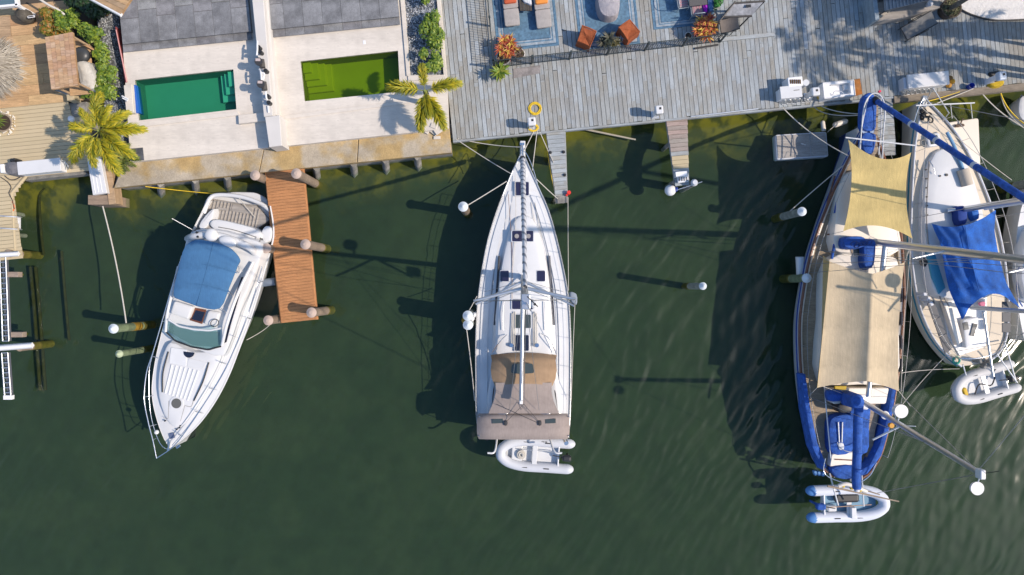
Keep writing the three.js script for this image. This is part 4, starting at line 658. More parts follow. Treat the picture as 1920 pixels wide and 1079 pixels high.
{
  const t = thing('side_table', 'dark slatted side table between the loungers', 'table', P(984, 8, BW)); for (let i = 0; i < 5; i++) part('slat', pbox(976 + i * 4.6, 8, 4.2, 24, BW + 0.4, BW + 0.44, ROT, 0.006), mat([0.1, 0.085, 0.07], 0.8, { map: tWood }), t); for (const [x, y] of [[975, -2], [994, -4], [976, 19], [995, 17]]) part('leg', rod(P(x, y, BW), P(x, y, BW + 0.4), 0.025), mBlack, t);
  single('folded_towel', 'crumpled white towel on the slatted side table', 'towel', mound(smooth([[980, -4], [994, -6], [996, 8], [988, 5], [983, 3]], 3), BW + 0.442, BW + 0.56, 0.01, 0.05), mat([0.7, 0.72, 0.76], 0.9, bumpOf(tMottle, 2, 0.05)), P(988, 0, BW + 0.44));
  const mCov = mat([0.70, 0.67, 0.72], 0.85, { map: rep(tWeave, 1), ...bumpOf(tMottle, 0.9, 0.1) }), c = thing('covered_fire_pit', 'lavender grey draped cover over a fire pit', 'furniture cover', P(1142, 8, BW));
  part('cover', mound(smooth([[1123, -14], [1142, -18], [1160, -14], [1163, 8], [1158, 26], [1144, 31], [1129, 26], [1122, 8]], 3), BW, BW + 0.62, 0.04, 0.14, 0.05), mCov, c);
  const b = P(1142, 6, BW + 0.6); for (let i = 0; i < 7; i++) { const a = i * 0.9 + 0.3; part('fold', rod(V(b.x + Math.cos(a) * 0.15, BW + 0.66, b.z + Math.sin(a) * 0.15), V(b.x + Math.cos(a) * 0.48, BW + 0.25, b.z + Math.sin(a) * 0.55), 0.012, 0.05, 6), mCov, c); }
  const mOr = mat([0.56, 0.145, 0.045], 0.8, { map: rep(tWeave, 1), ...bumpOf(tMottle, 0.8, 0.08) });
  const chair = (l, q) => {
    const o = thing('covered_armchair', l, 'armchair', P((q[0][0] + q[2][0]) / 2, (q[0][1] + q[2][1]) / 2, BW), 'orange covered chairs'), hs = [0.82, 0.78, 0.6, 0.62], w = q.map((p, i) => P(...p, BW + hs[i])), pos = [], idx = [], ct = w[0].clone().add(w[1]).add(w[2]).add(w[3]).multiplyScalar(0.25), N = 6, ring = [];
    for (let i = 0; i < 4; i++) for (let k = 0; k < N; k++) { const t = k / N, p = w[i].clone().lerp(w[(i + 1) % 4], t), pull = 0.05 * Math.sin(Math.PI * t); ring.push(p.lerp(ct, pull)); }
    const n = ring.length, lay = [[1.06, 0, 1], [1.03, 0.55, 1], [1.0, 0.93, 1], [0.93, 1, 1], [0.6, 0.95, 1], [0.2, 0.92, 1]];
    for (const [s, y] of lay) for (const p of ring) pos.push(ct.x + (p.x - ct.x) * s, BW + (p.y - BW) * y + 0.01, ct.z + (p.z - ct.z) * s); for (let k = 0; k < lay.length - 1; k++) for (let i = 0; i < n; i++) { const j = (i + 1) % n, a = k * n + i, b2 = k * n + j; idx.push(a, a + n, b2, b2, a + n, b2 + n); } const ce = pos.length / 3; pos.push(ct.x, BW + (ct.y - BW) * 0.92, ct.z); for (let i = 0; i < n; i++) idx.push((lay.length - 1) * n + i, ce, (lay.length - 1) * n + (i + 1) % n);
    const g = new THREE.BufferGeometry(); g.setAttribute('position', new THREE.Float32BufferAttribute(pos, 3)); g.setIndex(idx); part('cover', toCreasedNormals(g, 0.8), mOr, o);
    part('back_ridge', tube([w[0].clone(), w[0].clone().lerp(w[1], 0.5).add(V(0, 0.03, 0)), w[1].clone()], 0.035, 8), mOr, o); part('arm_fold', tube([w[1].clone(), w[1].clone().lerp(w[2], 0.5), w[2].clone()], 0.025, 6), mOr, o);
    for (const p of w) { const f = ct.clone().lerp(p, 0.95); part('foot', rod(V(f.x, BW, f.z), V(f.x, BW + 0.08, f.z), 0.03), mBlack, o); }
  };
  chair('orange covered armchair beside the lounger rug', [[1091, 48], [1118, 59], [1106, 88], [1082, 77]]); chair('orange covered armchair beside the dark potted plant', [[1160, 52], [1181, 37], [1200, 60], [1178, 78]]);
}
const BROM = [[0.3, 0.02, 0.03], [0.55, 0.13, 0.04], [0.75, 0.58, 0.1]], potGrey = mat([0.3, 0.3, 0.28], 0.9, { map: rep(tMottle, 1.5) }), potWhite = mat([0.65, 0.62, 0.58], 0.8), TWIG = [[0.09, 0.06, 0.05], [0.2, 0.12, 0.1], [0.12, 0.11, 0.03]], pg_ = 'potted plants on the patio';
rosette('red and yellow bromeliad in a large pot at the fence corner', 950, 90, BW, 0.36, 0.45, 300, 0.32, BROM, potGrey, 'potted_bromeliad', 1.0, pg_); rosette('brownish plant in a white bowl under the corner bromeliad', 944, 108, BW, 0.32, 0.28, 90, 0.24, TWIG, potWhite, 'potted_plant', 0.9, pg_); rosette('small brown plant in a white pot beside the corner bromeliad', 974, 101, BW, 0.24, 0.3, 80, 0.2, TWIG, potWhite, 'potted_plant', 0.9, pg_);
rosette('red and yellow bromeliad in a large grey pot by the dining set', 1320, 54, BW, 0.42, 0.5, 320, 0.32, BROM, potGrey, 'potted_bromeliad', 1.0, pg_); rosette('empty looking small pot beside the large grey pot', 1291, 67, BW, 0.16, 0.25, 14, 0.1, TWIG, potWhite, 'potted_plant', 0.6, pg_);
rosette('dark upright plant between the orange chairs', 1137, 76, BW, 0.22, 0.3, 60, 0.4, [[0.03, 0.04, 0.025], [0.06, 0.07, 0.04], [0.14, 0.13, 0.09]], potGrey, 'potted_plant', 1.1, pg_); rosette('olive plant in a white pot beside the dark upright plant', 1152, 82, BW, 0.18, 0.26, 50, 0.28, [[0.06, 0.07, 0.02], [0.12, 0.11, 0.04], [0.2, 0.17, 0.07]], potWhite, 'potted_plant', 1.0, pg_); rosette('pale spiky plant leaning on the orange chair', 1163, 74, BW, 0.1, 0.25, 16, 0.22, [[0.3, 0.34, 0.36], [0.45, 0.48, 0.5], [0.5, 0.5, 0.5]], potWhite, 'potted_plant', 0.5, pg_);
rosette('bright green fan plant outside the fence corner', 938, 140, BW, 0.2, 0.2, 80, 0.45, [[0.09, 0.2, 0.015], [0.2, 0.3, 0.02], [0.34, 0.36, 0.04]], potGrey, 'potted_plant', 0.7, pg_);
single('grey_door_mat', 'flat grey mat outside the fence beside the fan plant', 'mat', slab([[962, 129], [1013, 122], [1013, 137], [962, 147]], BW + 0.003, BW + 0.03), mGreySlab, P(988, 134, BW));
{ // dining set at the top edge
  const t = thing('dining_table', 'dark dining table cut by the top edge', 'table', P(1308, -8, BW)); part('top', pbox(1308, -10, 34, 40, BW + 0.7, BW + 0.75, ROT, 0.015), mat([0.09, 0.085, 0.085], 0.6), t); for (const [x, y] of [[1296, 4], [1320, 2], [1296, -24], [1320, -26]]) part('leg', rod(P(x, y, BW), P(x, y, BW + 0.7), 0.03), mBlack, t);
  const mMet = mat([0.36, 0.42, 0.45], 0.5, { metalness: 0.3 }), mSeat = mat([0.6, 0.45, 0.47], 0.9, { map: rep(tWeave, 1) });
  const ch = (l, x, y, a) => { const o = thing('metal_chair', l, 'chair', P(x, y, BW), 'metal chairs of the dining set'), c = P(x, y, BW + 0.45), q = (dx, dz, h) => V(c.x + dx * Math.cos(a) + dz * Math.sin(a), BW + h, c.z - dx * Math.sin(a) + dz * Math.cos(a)); part('seat', rbox(q(0, 0, 0.44), 0.44, 0.07, 0.42, a, 0.03), mSeat, o); for (let i = 0; i < 3; i++) part('stripe', rbox(q(-0.12 + i * 0.12, 0, 0.478), 0.04, 0.008, 0.36, a, 0), mat([0.42, 0.2, 0.25], 0.9), o); part('frame', [rod(q(-0.25, -0.24, 0.42), q(0.25, -0.24, 0.42), 0.02), rod(q(-0.25, 0.24, 0.42), q(0.25, 0.24, 0.42), 0.02), rod(q(-0.25, -0.24, 0.42), q(-0.25, 0.24, 0.42), 0.02), rod(q(0.25, -0.24, 0.42), q(0.25, 0.24, 0.42), 0.02)], mMet, o); part('backrest', tube([q(-0.25, 0.24, 0.45), q(-0.25, 0.3, 0.85), q(0, 0.32, 0.92), q(0.25, 0.3, 0.85), q(0.25, 0.24, 0.45)], 0.018, 6), mMet, o); for (const [x2, z2] of [[-0.24, -0.23], [0.24, -0.23], [0.24, 0.23], [-0.24, 0.23]]) part('leg', rod(q(x2, z2, 0), q(x2, z2, 0.43), 0.016), mMet, o); };
  ch('metal chair with a striped seat beside the purple cushion', 1307, 19, ROT); ch('metal chair half hidden by the top edge', 1281, 4, ROT - 1.5);
  const cush = (n, l, pts, h0, h1, c) => single(n, l, 'cushion', mound(smooth(pts, 3), h0, h1, 0.0, 0.06, 0.04), mat(c, 0.85, bumpOf(tMottle, 2, 0.03)), P(...pts[0], h0)); cush('purple_cushion', 'bright purple cushion beside the dining table', [[1319, 5], [1326, 4], [1328, 14], [1325, 24], [1320, 16]], BW, BW + 0.55, [0.42, 0.02, 0.55]); cush('blue_cushion', 'slate blue cushion between the purple one and the leafy box', [[1329, -8], [1336, -9], [1338, 18], [1331, 20]], BW, BW + 0.6, [0.1, 0.2, 0.4]);
  shrub('small leafy green planter box by the dining set', 1345, 4, BW, 8, 16, 0.9, 500, 0.1, [[0.01, 0.08, 0.012], [0.03, 0.2, 0.02], [0.05, 0.3, 0.04]], null, 'leafy_planter');
  // canopy swing
  const o = thing('canopy_swing', 'dark framed swing seat with a pale canopy panel', 'swing', P(1392, 36, BW)), mFr = mat([0.055, 0.05, 0.048], 0.5), hh = 1.7; const L = (a, b, r = 0.045) => rod(P(...a), P(...b), r, r, 4);
  part('canopy', patch((s, t) => { const a = mix3([1377, 7, BW + hh], [1432, 3, BW + hh], s), b = mix3([1356, 31, BW + hh - 0.12], [1409, 30, BW + hh - 0.12], s), p = mix3(a, b, t); const q = P(...p); q.y -= 0.05 * Math.sin(Math.PI * s) * Math.sin(Math.PI * t); return q; }, 8, 6, 0.02), mat([0.5, 0.52, 0.56], 0.85, { map: rep(tMottle, 1.2) }), o);
  part('frame_side', [L([1349, 40, BW + hh - 0.05], [1379, 3, BW + hh + 0.02]), L([1387, 50, BW + 0.25], [1434, 2, BW + hh])], mFr, o); part('frame_bar', L([1356, 32, BW + hh - 0.1], [1410, 30, BW + hh - 0.1]), mFr, o); part('frame_bar', L([1377, 6, BW + hh], [1434, 2, BW + hh]), mFr, o); for (const [x, y, x2, y2] of [[1349, 40, 1340, 62], [1379, 4, 1362, 22], [1432, 3, 1402, 20]]) part('leg', L([x, y, BW + hh - 0.05], [x2, y2, BW]), mFr, o); part('foot', L([1387, 50, BW + 0.05], [1372, 46, BW + 0.05]), mFr, o); part('seat', pbox(1386, 26, 34, 14, BW + 0.4, BW + 0.48, 0.2, 0.03), mat([0.2, 0.2, 0.2], 0.9), o); part('solar_cell', pbox(1404, 11, 9, 5, BW + hh + 0.0, BW + hh + 0.03, 0.05, 0.004), mBlack, o);
}
function slingChair(label, c, a, len, wid, tilt, m) { // low recliner: sling on a tube frame
  const o = thing('sling_chair', label, 'chair', P(...c, BW), 'sling chairs'), ctr = P(...c, BW + 0.4), q = (u, v, h) => V(ctr.x + u * Math.cos(a) + v * Math.sin(a), BW + h, ctr.z - u * Math.sin(a) + v * Math.cos(a)), hh = t => 0.38 + tilt * t * t;
  part('sling', patch((s, t) => q(lerp(-len / 2, len / 2, t), lerp(-wid / 2, wid / 2, s), hh(t) - 0.05 * Math.sin(Math.PI * s)), 6, 8, 0.01), m, o); for (const s of [-1, 1]) { part('side_rail', tube([0, 0.3, 0.6, 1].map(t => q(lerp(-len / 2, len / 2, t), s * wid / 2, hh(t))), 0.02, 6), mBlack, o); part('armrest', tube([q(-0.3, s * (wid / 2 + 0.03), 0.4), q(-0.15, s * (wid / 2 + 0.05), 0.62), q(0.25, s * (wid / 2 + 0.05), 0.6)], 0.02, 6), mBlack, o); for (const t of [0.12, 0.75]) part('leg', rod(q(lerp(-len / 2, len / 2, t), s * wid / 2, hh(t)), q(lerp(-len / 2, len / 2, t) - 0.05, s * wid / 2, 0), 0.016), mBlack, o); } part('cross_tube', rod(q(-len / 2, -wid / 2, hh(0)), q(-len / 2, wid / 2, hh(0)), 0.02), mBlack, o);
}
slingChair('taupe sling chair beside the canopy swing', [1366, 48], 0.15, 0.72, 0.62, 0.35, mat([0.36, 0.31, 0.27], 0.9, { map: rep(tWeave, 1) })); slingChair('grey sling recliner beside the palm planter', [1721, 50], 0.5, 1.35, 0.62, 0.3, mat([0.34, 0.34, 0.33], 0.9, { map: rep(tWeave, 1) }));
single('black_pipe', 'black pipe lying along the fence foot', 'pipe', rod(P(1303, 91, BW + 0.05), P(1347, 84, BW + 0.05), 0.045, 0.04, 10), mRubber, P(1325, 88, BW));
single('step_board', 'pale raised board edge beside the canopy swing', 'board', [pbox(1402, 69, 104, 7, BW, BW + 0.09, ROT, 0.01)], mGreyPlanks[2], P(1402, 69, BW));
// ---------------------------------------------------------------- quay equipment
function pedestal(label, x, y, h = 1.0, top = mGel, base = mWhite) {
  const o = thing('power_pedestal', label, 'power pedestal', P(x, y, BW), 'power pedestals on the quay'), c = V(P(x, y, BW + h).x, BW, P(x, y, BW + h).z); part('column', rbox(c.clone().setY(BW + h * 0.42), 0.24, h * 0.84, 0.24, ROT, 0.03), base, o); const hd = part('head', rbox(c.clone().setY(BW + h * 0.86), 0.36, h * 0.28, 0.38, ROT, 0.07), top, o); part('socket_lid', rbox(c.clone().setY(BW + h * 1.0).add(V(0.03, 0, -0.04)), 0.1, 0.02, 0.1, ROT, 0.008), mBlack, hd); part('foot_plate', rbox(c.clone().setY(BW + 0.015), 0.34, 0.03, 0.34, ROT, 0.006), mAlu, o); part('meter', rbox(c.clone().setY(BW + h * 0.6).add(V(0.02, 0, 0.13)), 0.14, 0.16, 0.04, ROT, 0.01), mBlack, o); return o;
}
pedestal('white power pedestal with yellow hose round its foot', 997, 227); pedestal('white power pedestal alone above the buoy pier', 1237, 205); pedestal('white power pedestal between the cabinet and the open tub', 1531, 171, 0.9); const p4 = pedestal('bluish power pedestal with a yellow cover beside the far dock box', 1882, 141, 1.0, mat([0.5, 0.58, 0.68], 0.4));
function coil(name, label, x, y, h0, r, turns, m, wr = 0.018, sq = 1) { const pts = [], c = P(x, y, h0); for (let i = 0; i <= turns * 14; i++) { const a = i / 14 * 6.2832, k = r * (0.84 + 0.16 * Math.sin(i * 0.37)); pts.push(V(c.x + Math.cos(a) * k, h0 + wr + 0.006 * (i / 14) + 0.006 * Math.sin(i), c.z + Math.sin(a) * k * sq)); } return single(name, label, 'hose', tube(pts, wr, 6, turns * 28), m, c); }
coil('yellow_hose', 'coiled yellow hose on the planks above the white sailing yacht', 1003, 204, BW, 0.29, 6, mRopeYellow); coil('yellow_hose', 'yellow hose wound round the pedestal foot', 1000, 240, BW, 0.24, 5, mRopeYellow, 0.018, 0.7); coil('yellow_hose', 'tangled yellow hose at the pedestal between cabinet and tub', 1539, 182, BW, 0.17, 4, mat([0.5, 0.33, 0.06], 0.8), 0.02, 0.8); coil('yellow_hose', 'yellow hose heap below the bluish pedestal', 1871, 155, BW, 0.24, 7, mRopeYellow, 0.022, 0.7);
single('yellow_cover', 'yellow cloth cover heaped at the bluish pedestal', 'cover', mound(smooth([[1858, 150], [1882, 148], [1884, 158], [1868, 163], [1858, 158]], 3), BW + 0.02, BW + 0.22, 0.03, 0.08), mat([0.62, 0.42, 0.02], 0.8, bumpOf(tMottle, 2, 0.06)), P(1870, 155, BW)); single('black_bag', 'black bag lying behind the bluish pedestal', 'bag', mound(smooth([[1858, 136], [1876, 133], [1884, 138], [1862, 142]], 3), BW, BW + 0.15, 0.02, 0.06), mBlack, P(1870, 138, BW));
{
  let o = thing('dock_cabinet', 'white flat cabinet beside the rusty bait station', 'cabinet', P(1485, 172, BW)); part('body', pbox(1484, 173, 38, 20, BW, BW + 0.62, ROT, 0.03), mWhite, o); part('lid', pbox(1484, 172, 41, 23, BW + 0.62, BW + 0.69, ROT, 0.02), mGel, o); part('slot', pbox(1494, 169, 11, 1.4, BW + 0.69, BW + 0.694, ROT, 0), mConcreteGrey, o);
  o = thing('bait_station', 'white machine with a rusty brown grille beside the cabinet', 'machine', P(1492, 153, BW)); part('housing', pbox(1492, 153, 28, 18, BW, BW + 0.7, ROT, 0.03), mWhite, o); for (let i = 0; i < 6; i++) part('grille_bar', pbox(1483 + i * 3.6, 153, 2.4, 8, BW + 0.7, BW + 0.72, ROT, 0.003), mat([0.2, 0.11, 0.04], 0.95, { map: tMottle }), o); part('drain_lid', disc(1512, 155, 0.14, BW, BW + 0.68, 20), mGel, o);
  o = thing('open_tub', 'open white plastic tub with a sloping inner ledge', 'tub', P(1573, 163, BW)); const f = rf(1542, 155), hb = BW + 0.5; part('shell', holed(rounded(rect(f, 0, 60, 0, 31), 4), [rect(f, 13, 52, 5, 26).reverse()], BW, hb), mWhite, o); part('floor', slab(rect(f, 12, 53, 4, 27), BW, BW + 0.16), mWhite, o); part('ledge', slab(rect(f, 40, 51.5, 6, 18), BW + 0.12, BW + 0.33, 0.03), mGel, o); part('rim', [[1, 1, 59, 1], [59, 1, 59, 30], [59, 30, 1, 30], [1, 30, 1, 1]].map(q => rod(P(...f(q[0], q[1]), hb), P(...f(q[2], q[3]), hb), 0.03, 0.03, 6)), mGel, o); part('hose_loop', tube([[1562, 178], [1566, 171], [1578, 172], [1582, 177]].map(p => P(...p, hb + 0.03)), 0.02, 6), mTubeGrey, o);
  single('orange_plank', 'rusty orange plywood board behind the open tub', 'board', slab([[1600, 150], [1613, 147], [1618, 176], [1604, 180]], BW + 0.003, BW + 0.06), mat([0.5, 0.22, 0.07], 0.9, { map: rep(tStain, 1) }), P(1608, 165, BW)); single('plastic_tray', 'flat grey tray at the edge below the open tub', 'tray', mound(rounded([[1551, 184], [1572, 181], [1573, 186], [1552, 189]], 3), BW, BW + 0.1, 0, 0.03), mTubeGrey, P(1562, 185, BW));
  o = thing('dock_box', 'long white dock box on the shaded planks beside the yellow floats', 'dock box', P(1740, 150, BW)); part('body', pbox(1740, 151, 76, 22, BW, BW + 0.45, ROT, 0.03), mWhite, o); part('lid', pbox(1742, 149, 78, 26, BW + 0.45, BW + 0.56, ROT, 0.03), mGel, o); part('end_panel', pbox(1699, 156, 8, 22, BW, BW + 0.42, ROT, 0.02), mTubeGrey, o);
  for (const [l, x, y, c] of [['brown float at the dock box end', 1782, 147, [0.2, 0.11, 0.03]], ['yellow float against the dock box end', 1786, 153, [0.6, 0.3, 0.02]], ['orange float at the edge beside the dock box', 1780, 160, [0.5, 0.25, 0.04]]]) single('net_float', l, 'float', new THREE.SphereGeometry(0.12, 14, 10).translate(...P(x, y, BW + 0.12).toArray()), mat(c, 0.7), P(x, y, BW), 'floats by the dock box');
  const bk = thing('blue_bucket', 'blue bucket at the quay edge beside the yellow hose heap', 'bucket', P(1823, 161, BW)), c = P(1823, 161, BW + 0.25), lg = new THREE.LatheGeometry([[0.01, 0], [0.11, 0], [0.14, 0.26], [0.13, 0.26], [0.1, 0.02], [0.01, 0.02]].map(a => new THREE.Vector2(...a)), 20); lg.translate(c.x, BW, c.z); part('pail', lg, mat([0.015, 0.05, 0.35], 0.5), bk); part('handle', tube([V(c.x - 0.14, BW + 0.25, c.z), V(c.x, BW + 0.26, c.z + 0.13), V(c.x + 0.14, BW + 0.25, c.z)], 0.008, 5), mWire, bk);
  for (const [l, x0, n, y0] of [['bent steel rope rack at the quay edge below the white cabinet', 1468, 6, 193], ['zigzag steel rope rack at the quay edge below the far dock box', 1692, 7, 176]]) { const k = thing('rope_rack', l, 'rack', P(x0, y0, BW)); for (let i = 0; i < n; i++) part('hoop', tube([P(x0 + i * 9, y0 - i * 0.9 + 3, BW), P(x0 + i * 9 + 1, y0 - i * 0.9 - 5, BW + 0.3), P(x0 + i * 9 + 7, y0 - i * 0.9 - 4, BW + 0.3), P(x0 + i * 9 + 8, y0 - i * 0.9 + 3, BW)], 0.016, 6), mAlu, k); part('base_bar', rod(P(x0 - 2, y0 + 3, BW + 0.02), P(x0 + n * 9, y0 + 3 - n * 0.9, BW + 0.02), 0.02), mAlu, k); }
}
{ // shed, palm planter and sand at the top right
  const o = thing('tool_shed', 'low timber shed with a ribbed metal roof at the top edge', 'shed', P(1690, 5, BW)), mRb = mat([0.5, 0.52, 0.54], 0.5, { metalness: 0.4, map: rep(tMottle, 0.8) });
  part('plinth', slab([[1632, 5], [1758, -8], [1764, 14], [1700, 32], [1646, 40]], BW, BW + 0.55, 0.02), mTeakGrey, o); part('roof_sheet', slab([[1652, -80], [1745, -80], [1752, -2], [1660, 20]], BW + 1.1, BW + 1.16, 0.01), mRb, o); for (let i = 0; i < 14; i++) { const t = (i + 0.5) / 14; part('roof_rib', rod(P(lerp(1652, 1745, t), -80, BW + 1.18), P(lerp(1660, 1752, t), lerp(20, -2, t) + 0, BW + 1.18), 0.035, 0.035, 6), mRb, o); }
  part('wall', slab([[1668, -80, BW + 1.1], [1735, -80, BW + 1.1], [1740, -12, BW + 1.1], [1674, 4, BW + 1.1]], BW, BW + 1.1), mTeakGrey, o); part('side_wall', slab([[1632, -40], [1640, -41], [1650, 36], [1642, 38]], BW, BW + 0.9), mat([0.45, 0.55, 0.62], 0.8, { map: tWood }), o); part('ladder_board', rod(P(1642, 47, BW + 0.05), P(1690, 32, BW + 0.1), 0.03), mBlack, o);
  single('wicker_basket', 'round white and dark basket on the shed ledge', 'basket', [disc(1745, 6, 0.13, BW + 0.55, BW + 0.75, 18, 0.1)], mTubeGrey, P(1745, 6, BW + 0.55)); single('tackle_heap', 'heap of pale tackle on the shed ledge', 'tackle', [0, 1, 2, 3, 4, 5, 6].map(i => pbox(1652 + i * 2.6, 30 - i * 1.6, 5, 4, BW + 0.551, BW + 0.62 + hash(i, 2) * 0.08, hash(i, 8) * 3, 0.01)), mat([0.4, 0.36, 0.3], 0.9), P(1660, 25, BW + 0.55));
  const cr = P(1773, 22, BW), top = V(cr.x + 0.2, BW + 6.2, cr.z - 0.1); const pl = palm('slender palm rising from the round planter', top, V(cr.x, BW + 0.4, cr.z), Array.from({ length: 12 }, (_, i) => [i * 0.5236 + 0.2, rr(-0.35, 0.2), rr(0.85, 1.1)]), 2.1, 0.4, [[0.05, 0.09, 0.01], [0.1, 0.15, 0.015], [0.18, 0.2, 0.02]], 'palms by the quay', 0.6, 130);
  const pt = thing('round_planter', 'round brown planter holding the slender palm', 'planter', P(1771, 24, BW)), lg = new THREE.LatheGeometry([[0.01, 0], [0.36, 0], [0.44, 0.4], [0.46, 0.45], [0.4, 0.45], [0.38, 0.38], [0.01, 0.38]].map(a => new THREE.Vector2(...a)), 28); lg.translate(cr.x, BW, cr.z); part('pot', lg, mat([0.16, 0.12, 0.09], 0.9, { map: rep(tMottle, 1.5) }), pt); const L = []; for (let i = 0; i < 260; i++) { const a = rr(0, 6.28), r = 0.38 * Math.sqrt(rnd()); L.push({ p: V(cr.x + Math.cos(a) * r, BW + 0.4, cr.z + Math.sin(a) * r), d: unit().setY(rr(0.1, 0.7)).normalize(), n: V(0, 1, 0), l: rr(0.08, 0.16), w: 0.04, c: mix3([0.1, 0.09, 0.05], [0.2, 0.22, 0.08], rnd()) }); } part('ground_cover', leafGeo(L), mLeaf, pt);
  const sand = structure('white_sand', 'white sand bed at the top right corner'), sp = [[1776, -60], [1782, 0], [1800, 16], [1830, 30], [1872, 38], [1960, 34], [2060, 26], [2060, -60]]; part('sand', slab(sp, BW + 0.003, BW + 0.07, 0.02), mat([0.88, 0.87, 0.85], 1, { map: rep(tClean, 0.8), ...bumpOf(tMottle, 1.5, 0.05) }), sand); part('edging', tube([[1782, 0], [1800, 16], [1830, 30], [1872, 38], [1960, 34], [2060, 26]].map(p => P(...p, BW + 0.06)), 0.035, 6, 30), mBlack, sand);
  // palms and a pavilion beyond the right edge, known by the shade they throw on the planks
  const pg = 'palms by the quay'; for (const [l, x, y, h, n] of [['tall palm beyond the right edge shading the quay by the dock box', 1956, 138, 6.6, 11], ['tallest palm beyond the right edge leaning over the quay', 1966, 150, 9.0, 12], ['leaning palm beyond the right edge near the pavilion', 2040, 130, 6.2, 12]]) { const b = P(x, y, BW); palm(l, V(b.x - (h > 8 ? 1.5 : 0), BW + h, b.z), b, Array.from({ length: n }, (_, i) => [i * 6.283 / n + rr(-0.15, 0.15), rr(-0.3, 0.2), rr(0.85, 1.15)]), 2.2, 0.42, [[0.05, 0.09, 0.01], [0.1, 0.15, 0.015], [0.18, 0.2, 0.02]], pg, 0.6, 130); }
  const tk = thing('thatched_bar', 'high thatched bar roof beyond the top edge of the quay', 'shelter', P(1800, 0, BW)), gp2 = (x, y, h) => { const p = P(x, y, BW); return V(p.x, h, p.z); }; { const rr0 = [[1722, 70], [1890, 54], [1872, -90], [1706, -74]].map(([x, y]) => { const p = gp2(x, y, 0); return [p.x, p.z]; }); part('roof', rings(rr0, [[BW + 4.7, 0], [BW + 4.8, 0.02], [BW + 5.9, 1.5]], 0.2), mat([0.4, 0.34, 0.24], 1, { map: rep(tWood, 1) }), tk); for (const [x, y] of [[1730, -60], [1880, -76], [1865, -82], [1716, -66]].slice(0, 2)) part('post', rod(gp2(x, y, BW), gp2(x, y, BW + 4.75), 0.1), mTrunk, tk); }
  const pv = thing('garden_pavilion', 'open pavilion beyond the right edge of the quay', 'pavilion', P(2000, 85, BW)); part('roof', slab([[1850, 66], [2140, 64], [2146, 102], [1850, 90]].map(([x, y]) => { const p = P(x, y, BW), q = (H - BW - 3.6) / H / S; return [p.x / q + 960, p.z / q + 539.5]; }), BW + 3.5, BW + 3.6), mTeakGrey, pv); for (const [x, y] of [[1960, 70], [2136, 68], [2142, 98], [1960, 90]]) part('post', rod(P(x, y, BW), P(x, y, BW).setY(BW + 3.5), 0.08), mTeakGrey, pv);
}
// ---------------------------------------------------------------- boats: shared pieces
const wire = (a, b, o, r = 0.011, name = 'shroud', m = mWire) => part(name, rod(a, b, r, r, 5), m, o);
const PX = (q, h) => P(q[0], q[1], h);
function railing(o, pts, hD, hR, n, r = 0.016, name = 'guard_rail') {    // pts: world points of the foot line
  const top = pts.map(p => p.clone().setY(p.y + hR)); part(name, tube(top, r, 6, pts.length * 3), name === 'lifeline' ? mWire : mChrome, o); if (n) { const c = new THREE.CatmullRomCurve3(pts); for (let i = 0; i <= n; i++) { const p = c.getPointAt(i / n); part('stanchion', rod(p, p.clone().setY(p.y + hR), r * 0.8, r * 0.8, 6), mAlu, o); } }
}
function dinghy(label, cx, cy, ang, len, beam, h, tubeM, group, o2 = {}) {  // ang: heading of the bow, y = height of the tube middle
  const c = P(cx, cy, h), o = thing('inflatable_dinghy', label, 'dinghy', c, group), r = o2.r || 0.2, q = (u, v, y) => V(c.x + u * Math.cos(ang) + v * Math.sin(ang), c.y + y, c.z - u * Math.sin(ang) + v * Math.cos(ang)), w = beam / 2 - r, pts = [];
  pts.push(q(-len / 2, -w, 0), q(-len * 0.2, -w, 0), q(len * 0.12, -w, 0.02), q(len * 0.34, -w * 0.78, 0.07), q(len * 0.46, -w * 0.36, 0.12), q(len * 0.48, 0, 0.14), q(len * 0.46, w * 0.36, 0.12), q(len * 0.34, w * 0.78, 0.07), q(len * 0.12, w, 0.02), q(-len * 0.2, w, 0), q(-len / 2, w, 0));
  const T_ = part('tube', tube(pts, r, 16, 70), tubeM, o); for (const s of [-1, 1]) { const g = new THREE.SphereGeometry(r, 16, 10); g.scale(1.5, 1, 1); g.rotateY(ang); const p = q(-len / 2, s * w, 0); g.translate(p.x, p.y, p.z); part('tube_end', g, o2.endM || tubeM, T_); }
  const fl = [[-0.36, -0.95], [0.15, -0.95], [0.4, -0.3], [0.4, 0.3], [0.15, 0.95], [-0.36, 0.95]].map(([a, b]) => { const p = q(a * len, b * w, 0); return [p.x, p.z]; }); part('floor', rings(fl, [[c.y - r * 0.9, 0.02], [c.y - r * 0.45, 0]]), o2.floorM || mNonskid, o);
  part('transom', rbox(q(-len * 0.37, 0, 0), 0.06, 0.36, beam - 2.2 * r, ang, 0.015), mWhite, o); if (o2.seat !== false) part('thwart', rbox(q(-0.02 * len, 0, r * 0.6), 0.22, 0.05, beam - 1.4 * r, ang, 0.015), o2.seatM || mGel, o);
  part('keel', rod(q(-len * 0.36, 0, -r * 1.1), q(len * 0.4, 0, -r * 0.7), 0.1, 0.04, 8), tubeM, o); for (const s of [-1, 1]) { part('rubbing_strake', tube(pts.map(p => { const e = p.clone().sub(c); const l = Math.hypot(e.x, e.z); return p; }).slice(s < 0 ? 0 : 5, s < 0 ? 6 : 11).map((p, i, a) => { const v = q(0, 0, 0), d = p.clone().sub(v); const out = V(d.x, 0, d.z).normalize(); return p.clone().addScaledVector(out, r * 0.98); }), 0.022, 5, 30), o2.strakeM || mRubber, o); for (const u of [-0.2, 0.12]) part('grab_handle', rod(q((u - 0.04) * len, s * w, r * 1.01), q((u + 0.04) * len, s * w, r * 1.01), 0.025, 0.025, 6), mRubber, o); }
  return { o, q, len, beam };
}
